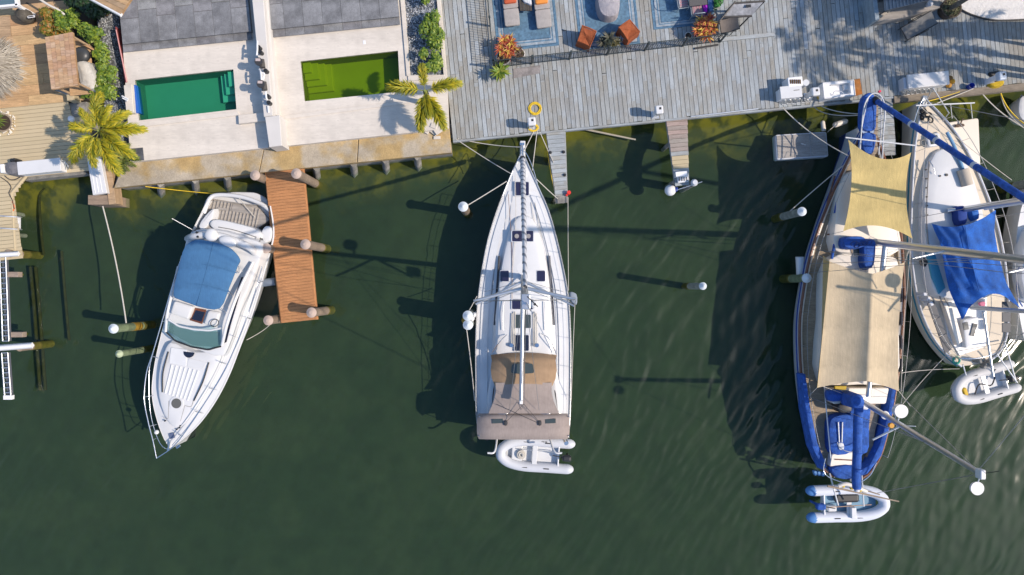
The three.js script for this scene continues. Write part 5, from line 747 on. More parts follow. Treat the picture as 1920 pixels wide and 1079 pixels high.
function outboard(d, at, m = mBlack) { const { o, q } = d, e = part('outboard', rbox(q(at, 0, 0.36), 0.42, 0.3, 0.28, d.ang || 0, 0.1), m, o); part('engine_leg', rod(q(at, 0, 0.3), q(at - 0.1, 0, -0.5), 0.07, 0.05, 8), m, e); part('tiller', rod(q(at + 0.2, 0.02, 0.36), q(at + 0.65, 0.1, 0.4), 0.025, 0.02, 6), mRubber, e); return e; }
function hatch(o, pts, h, m = mHatch, t = 0.05, name = 'hatch') { const f = part(name, slab(rounded(pts, 2, 2), h - 0.02, h + t, 0.012), mTubeGrey, o); const w = pts.map(p => [lerp((pts[0][0] + pts[2][0]) / 2, p[0], 0.9), lerp((pts[0][1] + pts[2][1]) / 2, p[1], 0.9)]); part('pane', slab(rounded(w, 2, 2), h + t, h + t + 0.008, 0.003), m, f); return f; }
const box4 = (x0, y0, x1, y1) => [[x0, y0], [x1, y0], [x1, y1], [x0, y1]];
function winch(o, x, y, h, r = 0.07) { part('winch', [disc(x, y, r, h, h + 0.1, 14, r * 1.15), disc(x, y, r * 0.8, h + 0.1, h + 0.16, 14)], mChrome, o); }

// ---------------------------------------------------------------- motor yacht
{
  const o = thing('motor_yacht', 'white motor yacht with a blue canvas top beside the timber pier', 'boat', P(390, 600, 0));
  const L = [[388, 376], [374, 404], [358, 436], [346, 470], [332, 518], [316, 570], [302, 625], [288, 690], [284, 740], [294, 790], [308, 826], [318, 842]], R = [[505, 386], [510, 416], [511, 444], [503, 476], [496, 500], [484, 545], [471, 588], [449, 647], [426, 706], [399, 757], [364, 803], [318, 842]];
  const hs = t => 1.25 + 0.42 * Math.pow(t, 1.5), hl = hullShape(L, R, hs, t => 0.1 + 0.5 * Math.pow(t, 2.5), 44);
  part('hull', hl.topsides, mGel, o); part('bottom', hl.bottom, mAntifoul, o); part('deck', hl.deck(0.0, 0.02, 0.2, 1, 0.1), mGel, o);
  for (const s of [0, 1]) part('rub_rail', tube(hl.edge(s, 0, -0.12), 0.035, 6, 60), mTubeGrey, o);
  // swim platform and cockpit teak
  const pf = part('swim_platform', slab(rounded([[402, 364], [440, 360], [478, 361], [500, 372], [508, 396], [508, 414], [470, 398], [386, 378]], 8), 0.35, 0.62, 0.03), mGel, o);
  const ck = part('cockpit_sole', slab([[394, 372], [480, 386], [505, 412], [478, 432], [385, 408]], 0.3, 0.82, 0.02), mTeakGrey, o);
  for (let i = 0; i < 15; i++) { const t = i / 14, a = [lerp(396, 486, t), lerp(374, 392, t)], b = [lerp(388, 478, t), lerp(406, 430, t)]; part('teak_plank', rod(P(a[0], a[1], 0.822), P(b[0], b[1], 0.822), 0.058, 0.058, 4), mTeakGrey, ck); }
  part('sole_hatch', slab([[436, 382], [472, 388], [468, 402], [432, 396]], 0.84, 0.885, 0.01), mTeakGrey, ck); part('sole_hatch', slab([[407, 388], [426, 391], [425, 396], [406, 393]], 0.84, 0.885, 0.01), mTeakGrey, ck);
  part('transom_coaming', tube([P(382, 400, 1.1), P(392, 374, 1.05), P(408, 366, 1.0), P(450, 369, 1.0), P(488, 382, 1.0), P(507, 396, 1.0)], 0.1, 8, 30), mGel, o);
  for (const [p, n] of [[[[372, 424], [392, 396], [400, 392], [396, 414], [378, 432]], 'side_coaming'], [[[498, 424], [508, 428], [506, 452], [494, 454], [490, 434]], 'side_coaming']]) part(n, mound(smooth(p, 3), 0.8, 1.3, 0.05, 0.06), mGel, o);
  part('aft_sunpad', mound(smooth([[398, 412], [440, 418], [486, 434], [489, 446], [462, 446], [400, 430], [392, 420]], 3), 0.7, 1.45, 0.03, 0.1), mGel, o); part('pad_seam', tube([P(409, 426, 1.46), P(440, 432, 1.47), P(480, 445, 1.46)], 0.014, 5), mRubber, o);
  part('teak_step', slab([[388, 415], [402, 412], [399, 430], [384, 428]], 0.8, 1.22), mTeakGrey, o);
  // superstructure
  const house = [[356, 436], [400, 430], [462, 446], [490, 458], [486, 488], [466, 540], [448, 586], [428, 650], [416, 668], [360, 652], [312, 620], [306, 600], [320, 556], [338, 490]];
  part('deck_house', mound(smooth(house, 3), 1.2, 1.95, 0.08, 0.1), mGel, o);
  const well = [[330, 556], [412, 580], [424, 560], [442, 508], [450, 498], [440, 540], [414, 628], [392, 638], [320, 605], [316, 588]];
  part('helm_floor', slab([[332, 556], [440, 580], [416, 640], [312, 608]], 1.9, 1.98), mGel, o); part('companion_door', slab([[363, 577], [386, 581], [378, 608], [355, 601]], 1.98, 2.03), mVarnish, o); part('companion_hatch', slab([[366, 582], [384, 586], [377, 604], [358, 599]], 2.03, 2.045), mDarkGlass, o);
  part('helm_seat', mound(rounded([[326, 564], [362, 575], [352, 600], [318, 588]], 5), 1.98, 2.25, 0, 0.07), mGel, o); part('helm_seat', mound(rounded([[390, 582], [412, 586], [404, 612], [381, 608]], 5), 1.98, 2.2, 0, 0.07), mGel, o); part('wheel', new THREE.TorusGeometry(0.17, 0.018, 6, 20).rotateX(1.2).translate(...P(402, 606, 2.35).toArray()), mBlack, o);
  // windscreen: curved raked glass with dash below
  const ws = (s, t) => { const top = mix3([...[[314, 588], [332, 603], [362, 611], [392, 615], [413, 613]][0]], [0, 0], 0); const a = s * 4, i = Math.min(3, Math.floor(a)), f = a - i, U_ = [[316, 600], [336, 612], [364, 618], [392, 620], [414, 616]], D_ = [[310, 622], [330, 640], [360, 651], [390, 656], [414, 650]]; const u = [lerp(U_[i][0], U_[i + 1][0], f), lerp(U_[i][1], U_[i + 1][1], f)], d = [lerp(D_[i][0], D_[i + 1][0], f), lerp(D_[i][1], D_[i + 1][1], f)]; return P(lerp(u[0], d[0], t), lerp(u[1], d[1], t), lerp(2.55, 1.98, t)); };
  const scr = part('windscreen', patch(ws, 16, 6, 0.015), mGlassPane, o); part('screen_frame', tube([0, 0.12, 0.25, 0.4, 0.5, 0.62, 0.75, 0.88, 1].map(s => ws(s, 0).add(V(0, 0.02, 0))), 0.045, 8, 40), mGel, scr); part('screen_seal', tube([0, 0.12, 0.25, 0.4, 0.5, 0.62, 0.75, 0.88, 1].map(s => ws(s, 1.0).add(V(0, 0.02, 0))), 0.035, 8, 40), mBlack, scr);
  part('dash', slab([[318, 606], [364, 622], [412, 622], [411, 652], [362, 648], [316, 624]], 1.9, 1.99), mat([0.32, 0.36, 0.34], 0.7), o);
  for (const [a, b, c, d] of [[[452, 520], [440, 556], [424, 612], [418, 645]], [[448, 522], [434, 558], [420, 600], [416, 618]]].slice(0, 1)) part('side_window', slab([a, b, c, d, [424, 642], [432, 610], [448, 556], [458, 520]], 1.95, 1.985, 0.01), mDarkGlass, o);
  part('side_pillar', tube([P(474, 492, 2.1), P(455, 530, 2.3), P(438, 570, 2.4), P(424, 612, 2.45), P(416, 648, 2.1)], 0.075, 8, 30), mGel, o); part('side_pillar', tube([P(334, 500, 2.1), P(322, 550, 2.4), P(313, 590, 2.5), P(310, 622, 2.1)], 0.06, 8, 30), mGel, o);
  // bimini
  const bim = smooth([[364, 450], [390, 452], [414, 458], [434, 468], [449, 488], [444, 500], [428, 540], [410, 579], [376, 577], [345, 566], [325, 557], [324, 546], [334, 500], [346, 462]], 3);
  const bm = part('bimini', mound(bim, 2.72, 2.86, -0.02, 0.06, 0.1), mBlueCanvas, o); for (const [a, b] of [[[352, 492], [444, 512]], [[340, 530], [430, 548]]]) part('bow_seam', tube([P(a[0], a[1], 2.885), P((a[0] + b[0]) / 2, (a[1] + b[1]) / 2 - 3, 2.955), P(b[0], b[1], 2.885)], 0.025, 6), mBlueCanvas, bm); part('centre_seam', tube([P(400, 456, 2.9), P(386, 510, 2.97), P(368, 574, 2.9)], 0.012, 5), mBlueCanvas, bm);
  for (const [a, b] of [[[447, 500], [448, 512]], [[428, 545], [436, 556]], [[412, 576], [424, 588]], [[326, 556], [322, 566]]]) part('bimini_frame', rod(P(...a, 2.8), P(...b, 1.98), 0.016), mChrome, o);
  // radar arch with domes
  part('radar_arch', [tube([P(352, 448, 1.6), P(362, 444, 2.3), P(384, 441, 2.5), P(416, 444, 2.55), P(450, 456, 2.5), P(470, 466, 2.3), P(480, 478, 1.7)], 0.16, 10, 40)], mGel, o); const dg = (x, y, r) => new THREE.SphereGeometry(r, 24, 14).scale(1, 0.62, 1).translate(...P(x, y, 2.75).toArray()); part('satellite_dome', dg(396, 441, 0.29), mGel, o); part('satellite_dome', new THREE.SphereGeometry(0.26, 24, 14).scale(1.5, 0.5, 0.9).rotateY(-0.25).translate(...P(427, 453, 2.75).toArray()), mGel, o);
  part('antenna', rod(P(360, 431, 1.7), P(322, 410, 2.2), 0.014), mGel, o); for (const [x, y] of [[368, 436], [370, 444], [375, 441], [418, 443], [447, 452]]) part('deck_fitting', disc(x, y, 0.05, 2.0, 2.62, 10), mBlack, o);
  // foredeck
  const fd = part('foredeck_coach', mound(smooth([[318, 642], [360, 660], [412, 662], [404, 694], [380, 742], [352, 786], [330, 804], [312, 790], [296, 746], [296, 700], [306, 660]], 3), 1.4, 1.8, 0.12, 0.12, 0.03), mGel, o);
  for (let i = 0; i < 7; i++) { const a = [322 + i * 8.2, 684 + i * 1.8], b = [309 + i * 7, 738 + i * 2.2]; part('sunpad_rib', rod(P(...a, 1.83), P(...b, 1.82), 0.045, 0.045, 6), mNonskid, fd); } part('sunpad', slab(rounded([[320, 652], [350, 656], [348, 688], [316, 682]], 2), 1.8, 1.845, 0.01), mNonskid, fd); part('sunpad', slab(rounded([[353, 672], [388, 680], [380, 692], [350, 688]], 2), 1.8, 1.84, 0.01), mGel, fd);
  part('round_hatch', disc(330, 757, 0.3, 1.8, 1.86, 28), mGel, fd); part('hatch_glass', disc(330, 757, 0.22, 1.86, 1.87, 28), mat([0.12, 0.12, 0.11], 0.2), fd); const hg = new THREE.CylinderGeometry(0.24, 0.24, 0.03, 24, 1, false, -1.75, 3.2); hg.translate(...P(354, 661, 1.85).toArray()); part('half_hatch', hg, mDarkGlass, fd);
  for (const [a, b, c] of [[[315, 660], [305, 700], [304, 736]], [[391, 680], [380, 716], [363, 752]]]) part('hand_rail', tube([P(...a, 1.85), P(...b, 1.9), P(...c, 1.85)], 0.028, 6), mBlack, fd); for (const [x, y] of [[308, 790], [333, 794], [337, 799], [335, 803], [330, 806]]) part('cleat', disc(x, y, 0.035, 1.7, 1.78, 8), mBlack, o);
  part('seam', [tube([P(316, 752, 1.82), P(315, 784, 1.8)], 0.01, 4, 4), tube([P(346, 761, 1.82), P(338, 790, 1.8)], 0.01, 4, 4), tube([P(346, 761, 1.82), P(358, 763, 1.82), P(362, 752, 1.82)], 0.01, 4, 6), tube([P(306, 784, 1.79), P(338, 790, 1.79)], 0.01, 4, 4)], mConcreteGrey, fd);
  part('windlass', [pbox(321, 818, 9, 10, 1.66, 1.74, 0.3, 0.015)], mat([0.1, 0.13, 0.22], 0.5), o); part('anchor', [rod(P(318, 828, 1.75), P(314, 846, 1.7), 0.04), pbox(333, 838, 9, 5, 1.5, 1.66, 0.6, 0.02)], mChrome, o); part('bow_light', new THREE.SphereGeometry(0.1, 12, 8).translate(...P(293, 811, 2.1).toArray()), mGel, o);
  // bow rails: outer line leans out over the water
  const railL = [[350, 458], [334, 500], [318, 552], [303, 604], [286, 662], [274, 700], [270, 750], [278, 795], [286, 826], [293, 860]], railR = [[497, 500], [486, 540], [470, 590], [449, 645], [424, 700], [392, 752], [360, 800], [330, 838], [293, 860]];
  part('bow_rail', tube(railL.map(p => P(...p, 2.35)), 0.024, 6, 60), mChrome, o); part('bow_rail', tube(railR.map((p, i) => P(p[0] - (i < 8 ? 6 : 0), p[1], i < 2 ? 1.9 : 2.25)), 0.024, 6, 60), mChrome, o); part('mid_rail', tube([[340, 480], [310, 580], [286, 664], [279, 700], [281, 770], [292, 815], [304, 838], [318, 844]].map(p => P(...p, 2.0)), 0.016, 6, 50), mChrome, o); part('mid_rail', tube([[486, 530], [450, 630], [420, 694], [388, 748], [352, 800], [322, 836]].map(p => P(...p, 1.95)), 0.016, 6, 50), mChrome, o);
  for (const [a, b] of [[[333, 500], [344, 504]], [[317, 552], [328, 556]], [[303, 602], [314, 606]], [[284, 668], [296, 672]], [[270, 745], [288, 742]], [[279, 800], [296, 796]], [[286, 826], [300, 818]]]) part('stanchion', rod(P(...a, 2.33), P(...b, 1.5), 0.016), mChrome, o); for (const [a, b] of [[[484, 530], [492, 528]], [[462, 596], [470, 598]], [[436, 630], [446, 634]], [[413, 680], [428, 684]], [[392, 728], [408, 732]], [[366, 772], [384, 776]], [[334, 815], [346, 820]]]) part('stanchion', rod(P(...a, 2.2), P(...b, 1.45), 0.016), mChrome, o);
  part('side_rail', tube([P(488, 446, 1.75), P(482, 480, 1.9), P(474, 520, 1.85), P(468, 536, 1.6)], 0.02, 6), mBlack, o);
  for (const [x, y] of [[402, 752], [396, 760], [394, 764]]) part('registration_letter', pbox(x, y, 4, 3, 1.25, 1.3, 0.9, 0), mBlack, o);
}
single('hanging_fender', 'cream fender hanging on the motor yacht side by the pier', 'fender', rod(P(496, 497, 1.0), P(486, 516, 0.9), 0.13, 0.13, 14), mGelCream, P(491, 506, 0.9)); { const b = P(497, 533, 0.5), o = thing('round_fender', 'grey cylindrical fender between the yacht and the pier', 'fender', b); part('body', rod(P(492, 531, 0.6), P(516, 528, 0.6), 0.18, 0.18, 16), mat([0.16, 0.2, 0.26], 0.6), o); part('end_cap', new THREE.SphereGeometry(0.18, 16, 10).translate(...P(492, 531, 0.6).toArray()), mTubeGrey, o); }

// ---------------------------------------------------------------- white sailing yacht
{
  const o = thing('sailing_yacht', 'white sailing yacht with taupe canvas over its cockpit', 'boat', P(982, 580, 0));
  const L = [[897, 820], [892, 774], [891, 707], [891, 640], [894, 573], [898, 539], [905, 492], [915, 445], [930, 397], [948, 350], [963, 315], [976, 292]], R = [[1067, 820], [1070, 774], [1071, 707], [1071, 640], [1068, 573], [1064, 539], [1055, 492], [1044, 445], [1030, 397], [1010, 350], [994, 315], [984, 292]];
  const hs = t => 1.3 + 0.32 * t * t, hl = hullShape(L, R, hs, t => 0.06 + 0.3 * Math.pow(t, 3), 44); part('hull', hl.topsides, mGel, o); part('bottom', hl.bottom, mAntifoul, o); part('deck', hl.deck(0, 0.01, 0, 1, 0.07), mGel, o);
  for (const s of [0, 1]) part('toe_rail', tube(hl.edge(s, 0.03, 0.03), 0.035, 6, 60), mAlu, o); for (const s of [0, 1]) { const e = hl.edge(s, 0.22, 0.05, 0.04, 0.88), f = hl.edge(s, 0.55, 0.075, 0.04, 0.88); part('side_deck', patch((u, t) => { const k = t * (e.length - 1), i = Math.min(e.length - 2, Math.floor(k)); return e[i].clone().lerp(e[i + 1], k - i).lerp(f[i].clone().lerp(f[i + 1], k - i), u); }, 2, 40, 0.012), mNonskid, o); }
  const coach = smooth([[983, 404], [1000, 412], [1016, 450], [1026, 500], [1033, 560], [1036, 620], [1034, 668], [985, 672], [932, 668], [928, 620], [932, 560], [940, 500], [951, 450], [966, 412]], 3);
  const ch = part('coachroof', mound(coach, 1.3, 1.78, 0.14, 0.14, 0.08), mGel, o); for (const s of [-1, 1]) part('cabin_window', patch((u, t) => P(983 + s * lerp(44, 53, t) + s * 1.5, lerp(480, 610, t), lerp(1.66, 1.5, u)).add(V(s * 0.08 * u, 0, 0)), 1, 6, 0.02), mDarkGlass, ch);
  hatch(o, box4(964, 340, 993, 368), 1.62); const th = hatch(o, box4(958, 432, 1002, 454), 1.84); for (const x of [969, 991]) part('vent', disc(x, 443, 0.1, 1.89, 1.96, 16), mat([0.3, 0.28, 0.27], 0.4), th); hatch(o, box4(937, 507, 955, 529), 1.8); hatch(o, box4(1006, 507, 1023, 529), 1.8); hatch(o, box4(958, 561, 1002, 581), 1.84); hatch(o, box4(964, 589, 997, 617), 1.84, mWindow, 0.06, 'skylight'); hatch(o, box4(964, 627, 993, 660), 1.85, mDarkGlass, 0.05, 'companionway');
  const g1 = new THREE.SphereGeometry(0.19, 20, 12, 0, 6.3, 0, 1.57).translate(...P(1001, 571, 1.84).toArray()); part('ventilator', g1, mGel, o); part('ventilator_mouth', disc(1003, 571, 0.06, 2.0, 2.04, 12), mBlack, o);
  for (const s of [-1, 1]) { part('handrail', tube([P(983 + s * 38, 566, 1.9), P(983 + s * 40, 590, 1.93), P(983 + s * 40, 620, 1.9)], 0.022, 6), mAlu, o); part('jib_track', rod(P(983 + s * 52, 470, 1.42), P(983 + s * 62, 560, 1.42), 0.02), mWire, o); part('line_organiser', [rod(P(983 + s * 17, 585, 1.9), P(983 + s * 18, 650, 1.92), 0.02), rod(P(983 + s * 20, 585, 1.9), P(983 + s * 21, 650, 1.92), 0.02), rod(P(983 + s * 23, 588, 1.9), P(983 + s * 24, 650, 1.92), 0.02)], mRope, o); winch(o, 983 + s * 24, 648, 1.84, 0.09); }
  // bowsprit roller and pulpit
  part('bow_roller', [pbox(980, 282, 10, 36, 1.5, 1.72, 0, 0.03)], mGel, o); part('anchor', [rod(P(979, 268, 1.8), P(981, 300, 1.85), 0.035), pbox(979, 270, 9, 5, 1.72, 1.82, 0, 0.02)], mChrome, o); part('pulpit', tube([P(955, 345, 2.25), P(966, 312, 2.35), P(976, 290, 2.4), P(982, 284, 2.4), P(988, 290, 2.4), P(998, 312, 2.35), P(1008, 345, 2.25)], 0.02, 6, 30), mChrome, o); part('windlass', [disc(982, 322, 0.1, 1.6, 1.75, 14), pbox(982, 328, 8, 9, 1.6, 1.7, 0, 0.02)], mChrome, o);
  for (const s of [0, 1]) { const e = hl.edge(s, 0.06, 0.03, 0.03, 0.86); railing(o, e, 0, 0.62, 8, 0.013, 'lifeline'); part('lifeline', tube(e.map(p => p.clone().setY(p.y + 0.32)), 0.008, 5, 40), mWire, o); }
  // mast, raked aft; boom; furled genoa
  const foot = P(981, 519, 1.82), head = P(986, 566, 17), mast = t => foot.clone().lerp(head, t), mh = h => mast((h - foot.y) / (head.y - foot.y)); part('mast', rod(foot, head, 0.12, 0.085, 16), mMastPaint, o); part('mast_collar', disc(981, 519, 0.2, 1.8, 1.9, 18), mAlu, o); part('masthead', [rbox(head.clone().setY(17.05), 0.2, 0.08, 0.34, 0, 0.02), rod(head.clone().setY(17.05), head.clone().add(V(0.1, 0.5, 0.2)), 0.012)], mAlu, o); part('wind_vane', rod(head.clone().add(V(0.02, 0.35, -0.12)), head.clone().add(V(0.25, 0.35, 0.1)), 0.012), mBlack, o);
  const gn = mh(3.0), boomEnd = P(977, 754, 3.15); const bo = part('boom', [rod(gn, boomEnd, 0.1, 0.09, 12), rod(gn.clone().setY(gn.y - 0.14), boomEnd.clone().setY(boomEnd.y - 0.14), 0.07, 0.06, 8)], mAlu, o); part('boom_end', rbox(boomEnd, 0.13, 0.24, 0.16, 0, 0.02), mWhite, bo); part('vang', rod(mh(2.1), gn.clone().lerp(boomEnd, 0.22), 0.035), mAlu, o); wire(boomEnd, head, o, 0.01, 'topping_lift');
  const tack = P(980, 296, 1.95), gt = mh(15.2); part('forestay', rod(tack, gt, 0.02, 0.02, 6), mWire, o); { const N = 260, ring = 10, pos = [], idx = [], col = []; const dir = gt.clone().sub(tack), ax = dir.clone().normalize(), sx = V(1, 0, 0).addScaledVector(ax, -ax.x).normalize(), sy = ax.clone().cross(sx); for (let i = 0; i <= N; i++) { const t = 0.03 + 0.93 * i / N, R0 = lerp(0.12, 0.055, t) ; for (let j = 0; j <= ring; j++) { const a = j / ring * 6.2832, k = ((a / 6.2832 + t * 24) % 1), r = R0 * (0.82 + 0.26 * k), p = tack.clone().addScaledVector(dir, t).addScaledVector(sx, Math.cos(a) * r).addScaledVector(sy, Math.sin(a) * r); pos.push(p.x, p.y, p.z); const c = k > 0.72 ? [0.2, 0.22, 0.25] : [0.62, 0.63, 0.66]; col.push(...c); } } for (let i = 0; i < N; i++) for (let j = 0; j < ring; j++) { const a = i * (ring + 1) + j, b = a + 1, c = a + ring + 1, d = c + 1; idx.push(a, b, c, b, d, c); } const g = new THREE.BufferGeometry(); g.setAttribute('position', new THREE.Float32BufferAttribute(pos, 3)); g.setAttribute('color', new THREE.Float32BufferAttribute(col, 3)); g.setIndex(idx); g.computeVertexNormals(); part('furled_genoa', g, mat([1, 1, 1], 0.9, { vertexColors: true }), o); } part('furler_drum', disc(980, 297, 0.12, 1.75, 1.95, 18), mBlack, o);
  const rd = P(982, 503, 7.5); part('radar_dome', new THREE.CylinderGeometry(0.25, 0.25, 0.2, 28).translate(rd.x, rd.y, rd.z), mGel, o); part('radar_bracket', rod(rd.clone().setY(7.38), mh(7.3), 0.05), mAlu, o);
  for (const [h, l, r] of [[6.3, [892, 571], [1077, 574]], [11.2, [888, 565], [1080, 562]]]) for (const q of [l, r]) { const tip = P(...q, h + 0.1); part('spreader', [rod(mh(h), tip, 0.06, 0.045, 8)], mAlu, o); const s = q === l ? -1 : 1, ch2 = P(983 + s * 80, 560, 1.4); if (h < 8) { wire(ch2, tip, o); wire(tip, P(...(s < 0 ? [888, 565] : [1080, 562]), 11.3), o); } else wire(tip, mh(16.6), o); wire(ch2.clone().add(V(-s * 0.15, 0, h > 8 ? 0.25 : -0.3)), mh(h - 0.1), o, 0.01); } part('flag_bundle', mound(smooth([[1070, 548], [1081, 552], [1081, 572], [1072, 566]], 3), 6.1, 6.6, 0, 0.05), mat([0.25, 0.29, 0.34], 0.9), o);
  for (const s of [-1, 1]) wire(P(983 + s * 28, 770, 2.7), mh(8), o, 0.009, 'backstay'); wire(P(983, 756, 2.75), head, o, 0.01, 'backstay'); for (const s of [-1, 1]) wire(P(983 + s * 34, 818, 1.5), P(983, 758, 2.8), o, 0.009, 'backstay');
  for (const [a, b] of [[[953, 365, 1.7], [960, 560, 1.9]], [[966, 330, 1.7], [962, 500, 1.9]], [[996, 380, 1.6], [1020, 560, 1.6]], [[1003, 380, 1.6], [1030, 555, 1.5]]]) part('deck_line', tube([P(...a), P((a[0] + b[0]) / 2 + 3, (a[1] + b[1]) / 2, (a[2] + b[2]) / 2 + 0.02), P(...b)], 0.012, 5), a[0] < 960 ? mat([0.25, 0.15, 0.1], 0.9) : mRope, o);
  // cockpit: coamings, sole, wheels
  part('cockpit_sole', slab([[935, 672], [1032, 672], [1045, 815], [918, 815]], 1.3, 1.4), mTeak, o); for (const s of [-1, 1]) { part('cockpit_coaming', mound(smooth([[983 + s * 48, 660], [983 + s * 62, 700], [983 + s * 70, 770], [983 + s * 66, 800], [983 + s * 55, 780], [983 + s * 48, 710]], 3), 1.35, 1.75, 0.03, 0.1), mGel, o); part('steering_wheel', new THREE.TorusGeometry(0.42, 0.02, 6, 28).rotateY(0).rotateX(0.2).translate(...P(983 + s * 40, 770, 2.1).toArray()), mChrome, o); }
  // dodger, connecting canvas, bimini
  const dm = part('dodger', patch((u, v) => { const prof = [[62, 662, 1.9], [60, 672, 2.35], [62, 690, 2.62], [60, 706, 2.66], [54, 720, 2.62]], k = v * 4, i = Math.min(3, Math.floor(k)), f = k - i, q = mix3(prof[i], prof[i + 1], f), s = 2 * u - 1; return P(982 + s * q[0], q[1] + 4 * s * s, q[2] - 0.32 * Math.pow(Math.abs(s), 3)); }, 20, 12, 0.015), mTanCanvas, o); part('dodger_window', slab(rounded([[960, 683], [999, 682], [1002, 700], [975, 702], [958, 700]], 4), 2.6, 2.68), mWindow, dm); part('window_strip', rod(P(981, 682, 2.68), P(981, 702, 2.68), 0.05, 0.05, 4), mTanCanvas, dm);
  part('dodger_side', patch((u, v) => P(lerp(921, 940, u), lerp(662, 640 - 10, u), lerp(lerp(1.85, 2.5, v), 1.85, u)), 4, 4, 0.01), mTanCanvas, o); part('dodger_bow', tube([P(921, 664, 1.85), P(938, 640, 2.2), P(950, 628, 1.9)], 0.02, 6), mChrome, o); part('dodger_bow', tube([P(1043, 664, 1.85), P(1030, 636, 2.2), P(1015, 626, 1.9)], 0.02, 6), mChrome, o);
  part('cockpit_cover', patch((u, v) => { const prof = [[53, 718, 2.6], [52, 735, 2.58], [56, 752, 2.56], [66, 776, 2.6]], k = v * 3, i = Math.min(2, Math.floor(k)), f = k - i, q = mix3(prof[i], prof[i + 1], f), s = 2 * u - 1; return P(982 + s * q[0], q[1], q[2] - 0.12 * s * s - 0.05 * Math.sin(v * 3.14)); }, 16, 12, 0.012), mTaupe, o);
  const bi = part('bimini', patch((u, v) => { const s = 2 * u - 1, e = Math.pow(Math.abs(s), 6), hw = lerp(87, 87, v) - 4 * Math.pow(Math.abs(2 * v - 1), 4); return P(981 + s * hw, lerp(776, 824, v) + 2 * (1 - s * s) * (v > 0.5 ? 1 : 0) * (v - 0.5), 2.66 - 0.3 * e - 0.06 * s * s - 0.22 * Math.pow(Math.abs(2 * v - 1), 5)); }, 24, 14, 0.015), mTaupe, o); for (const x of [923, 1022]) part('roof_window', slab([[x, 787], [x + 20, 786], [x + 20, 794], [x, 795]], 2.6, 2.655), mWindow, bi); for (const s of [-1, 1]) for (const y of [782, 818]) part('bimini_frame', rod(P(983 + s * 84, y, 2.4), P(983 + s * 80, y, 1.4), 0.018), mChrome, o); for (const x of [948, 1012]) part('line_bag', mound(smooth([[x - 3, 791], [x + 3, 790], [x + 3, 798], [x - 2, 799]], 2), 2.64, 2.74, 0, 0.03), mRubber, bi); part('control_line', [sagRope(P(948, 793, 2.72), P(982, 758, 2.8), 0, 0.01), sagRope(P(1012, 793, 2.72), P(982, 758, 2.8), 0, 0.01), sagRope(P(930, 758, 2.64), P(1012, 795, 2.72), 0, 0.01)], mRubber, bi);
  // davits
  for (const [a, b, c] of [[[932, 822], [927, 848], [914, 850]], [[1030, 820], [1040, 848], [1054, 850]]]) part('davit', tube([P(...a, 1.6), P(...b, 2.15), P(...c, 2.2)], 0.045, 8), mGel, o); part('stern_light', rod(P(1062, 832, 1.9), P(1056, 820, 1.4), 0.1, 0.09, 14), mChrome, o); part('life_sling', disc(913, 823, 0.1, 1.3, 1.42, 14), mBlack, o);
}
{ const d = dinghy('grey inflatable dinghy slung behind the white sailing yacht', 1000, 852, Math.PI - 0.07, 3.1, 1.62, 0.75, mTubeGrey, 'inflatable dinghies', { r: 0.23 }); d.ang = Math.PI - 0.07; outboard(d, -1.5); const { o, q } = d; part('rope_coil', new THREE.TorusGeometry(0.17, 0.05, 8, 24).rotateX(1.57).translate(...q(0.55, -0.02, 0.2).toArray()), mRope, o); part('rope_coil', new THREE.TorusGeometry(0.1, 0.04, 8, 20).rotateX(1.57).translate(...q(0.55, -0.02, 0.24).toArray()), mRope, o); part('oar', rod(q(-1.0, 0.18, 0.12), q(0.8, 0.22, 0.14), 0.02), mAlu, o); part('bow_locker', rbox(q(0.75, 0, 0.0), 0.5, 0.2, 0.7, d.ang, 0.06), mGel, o); for (let i = 0; i < 4; i++) part('registration_mark', rbox(q(-0.35 - i * 0.07, 0.62, 0.222), 0.035, 0.01, 0.09, d.ang, 0), mRubber, o); }
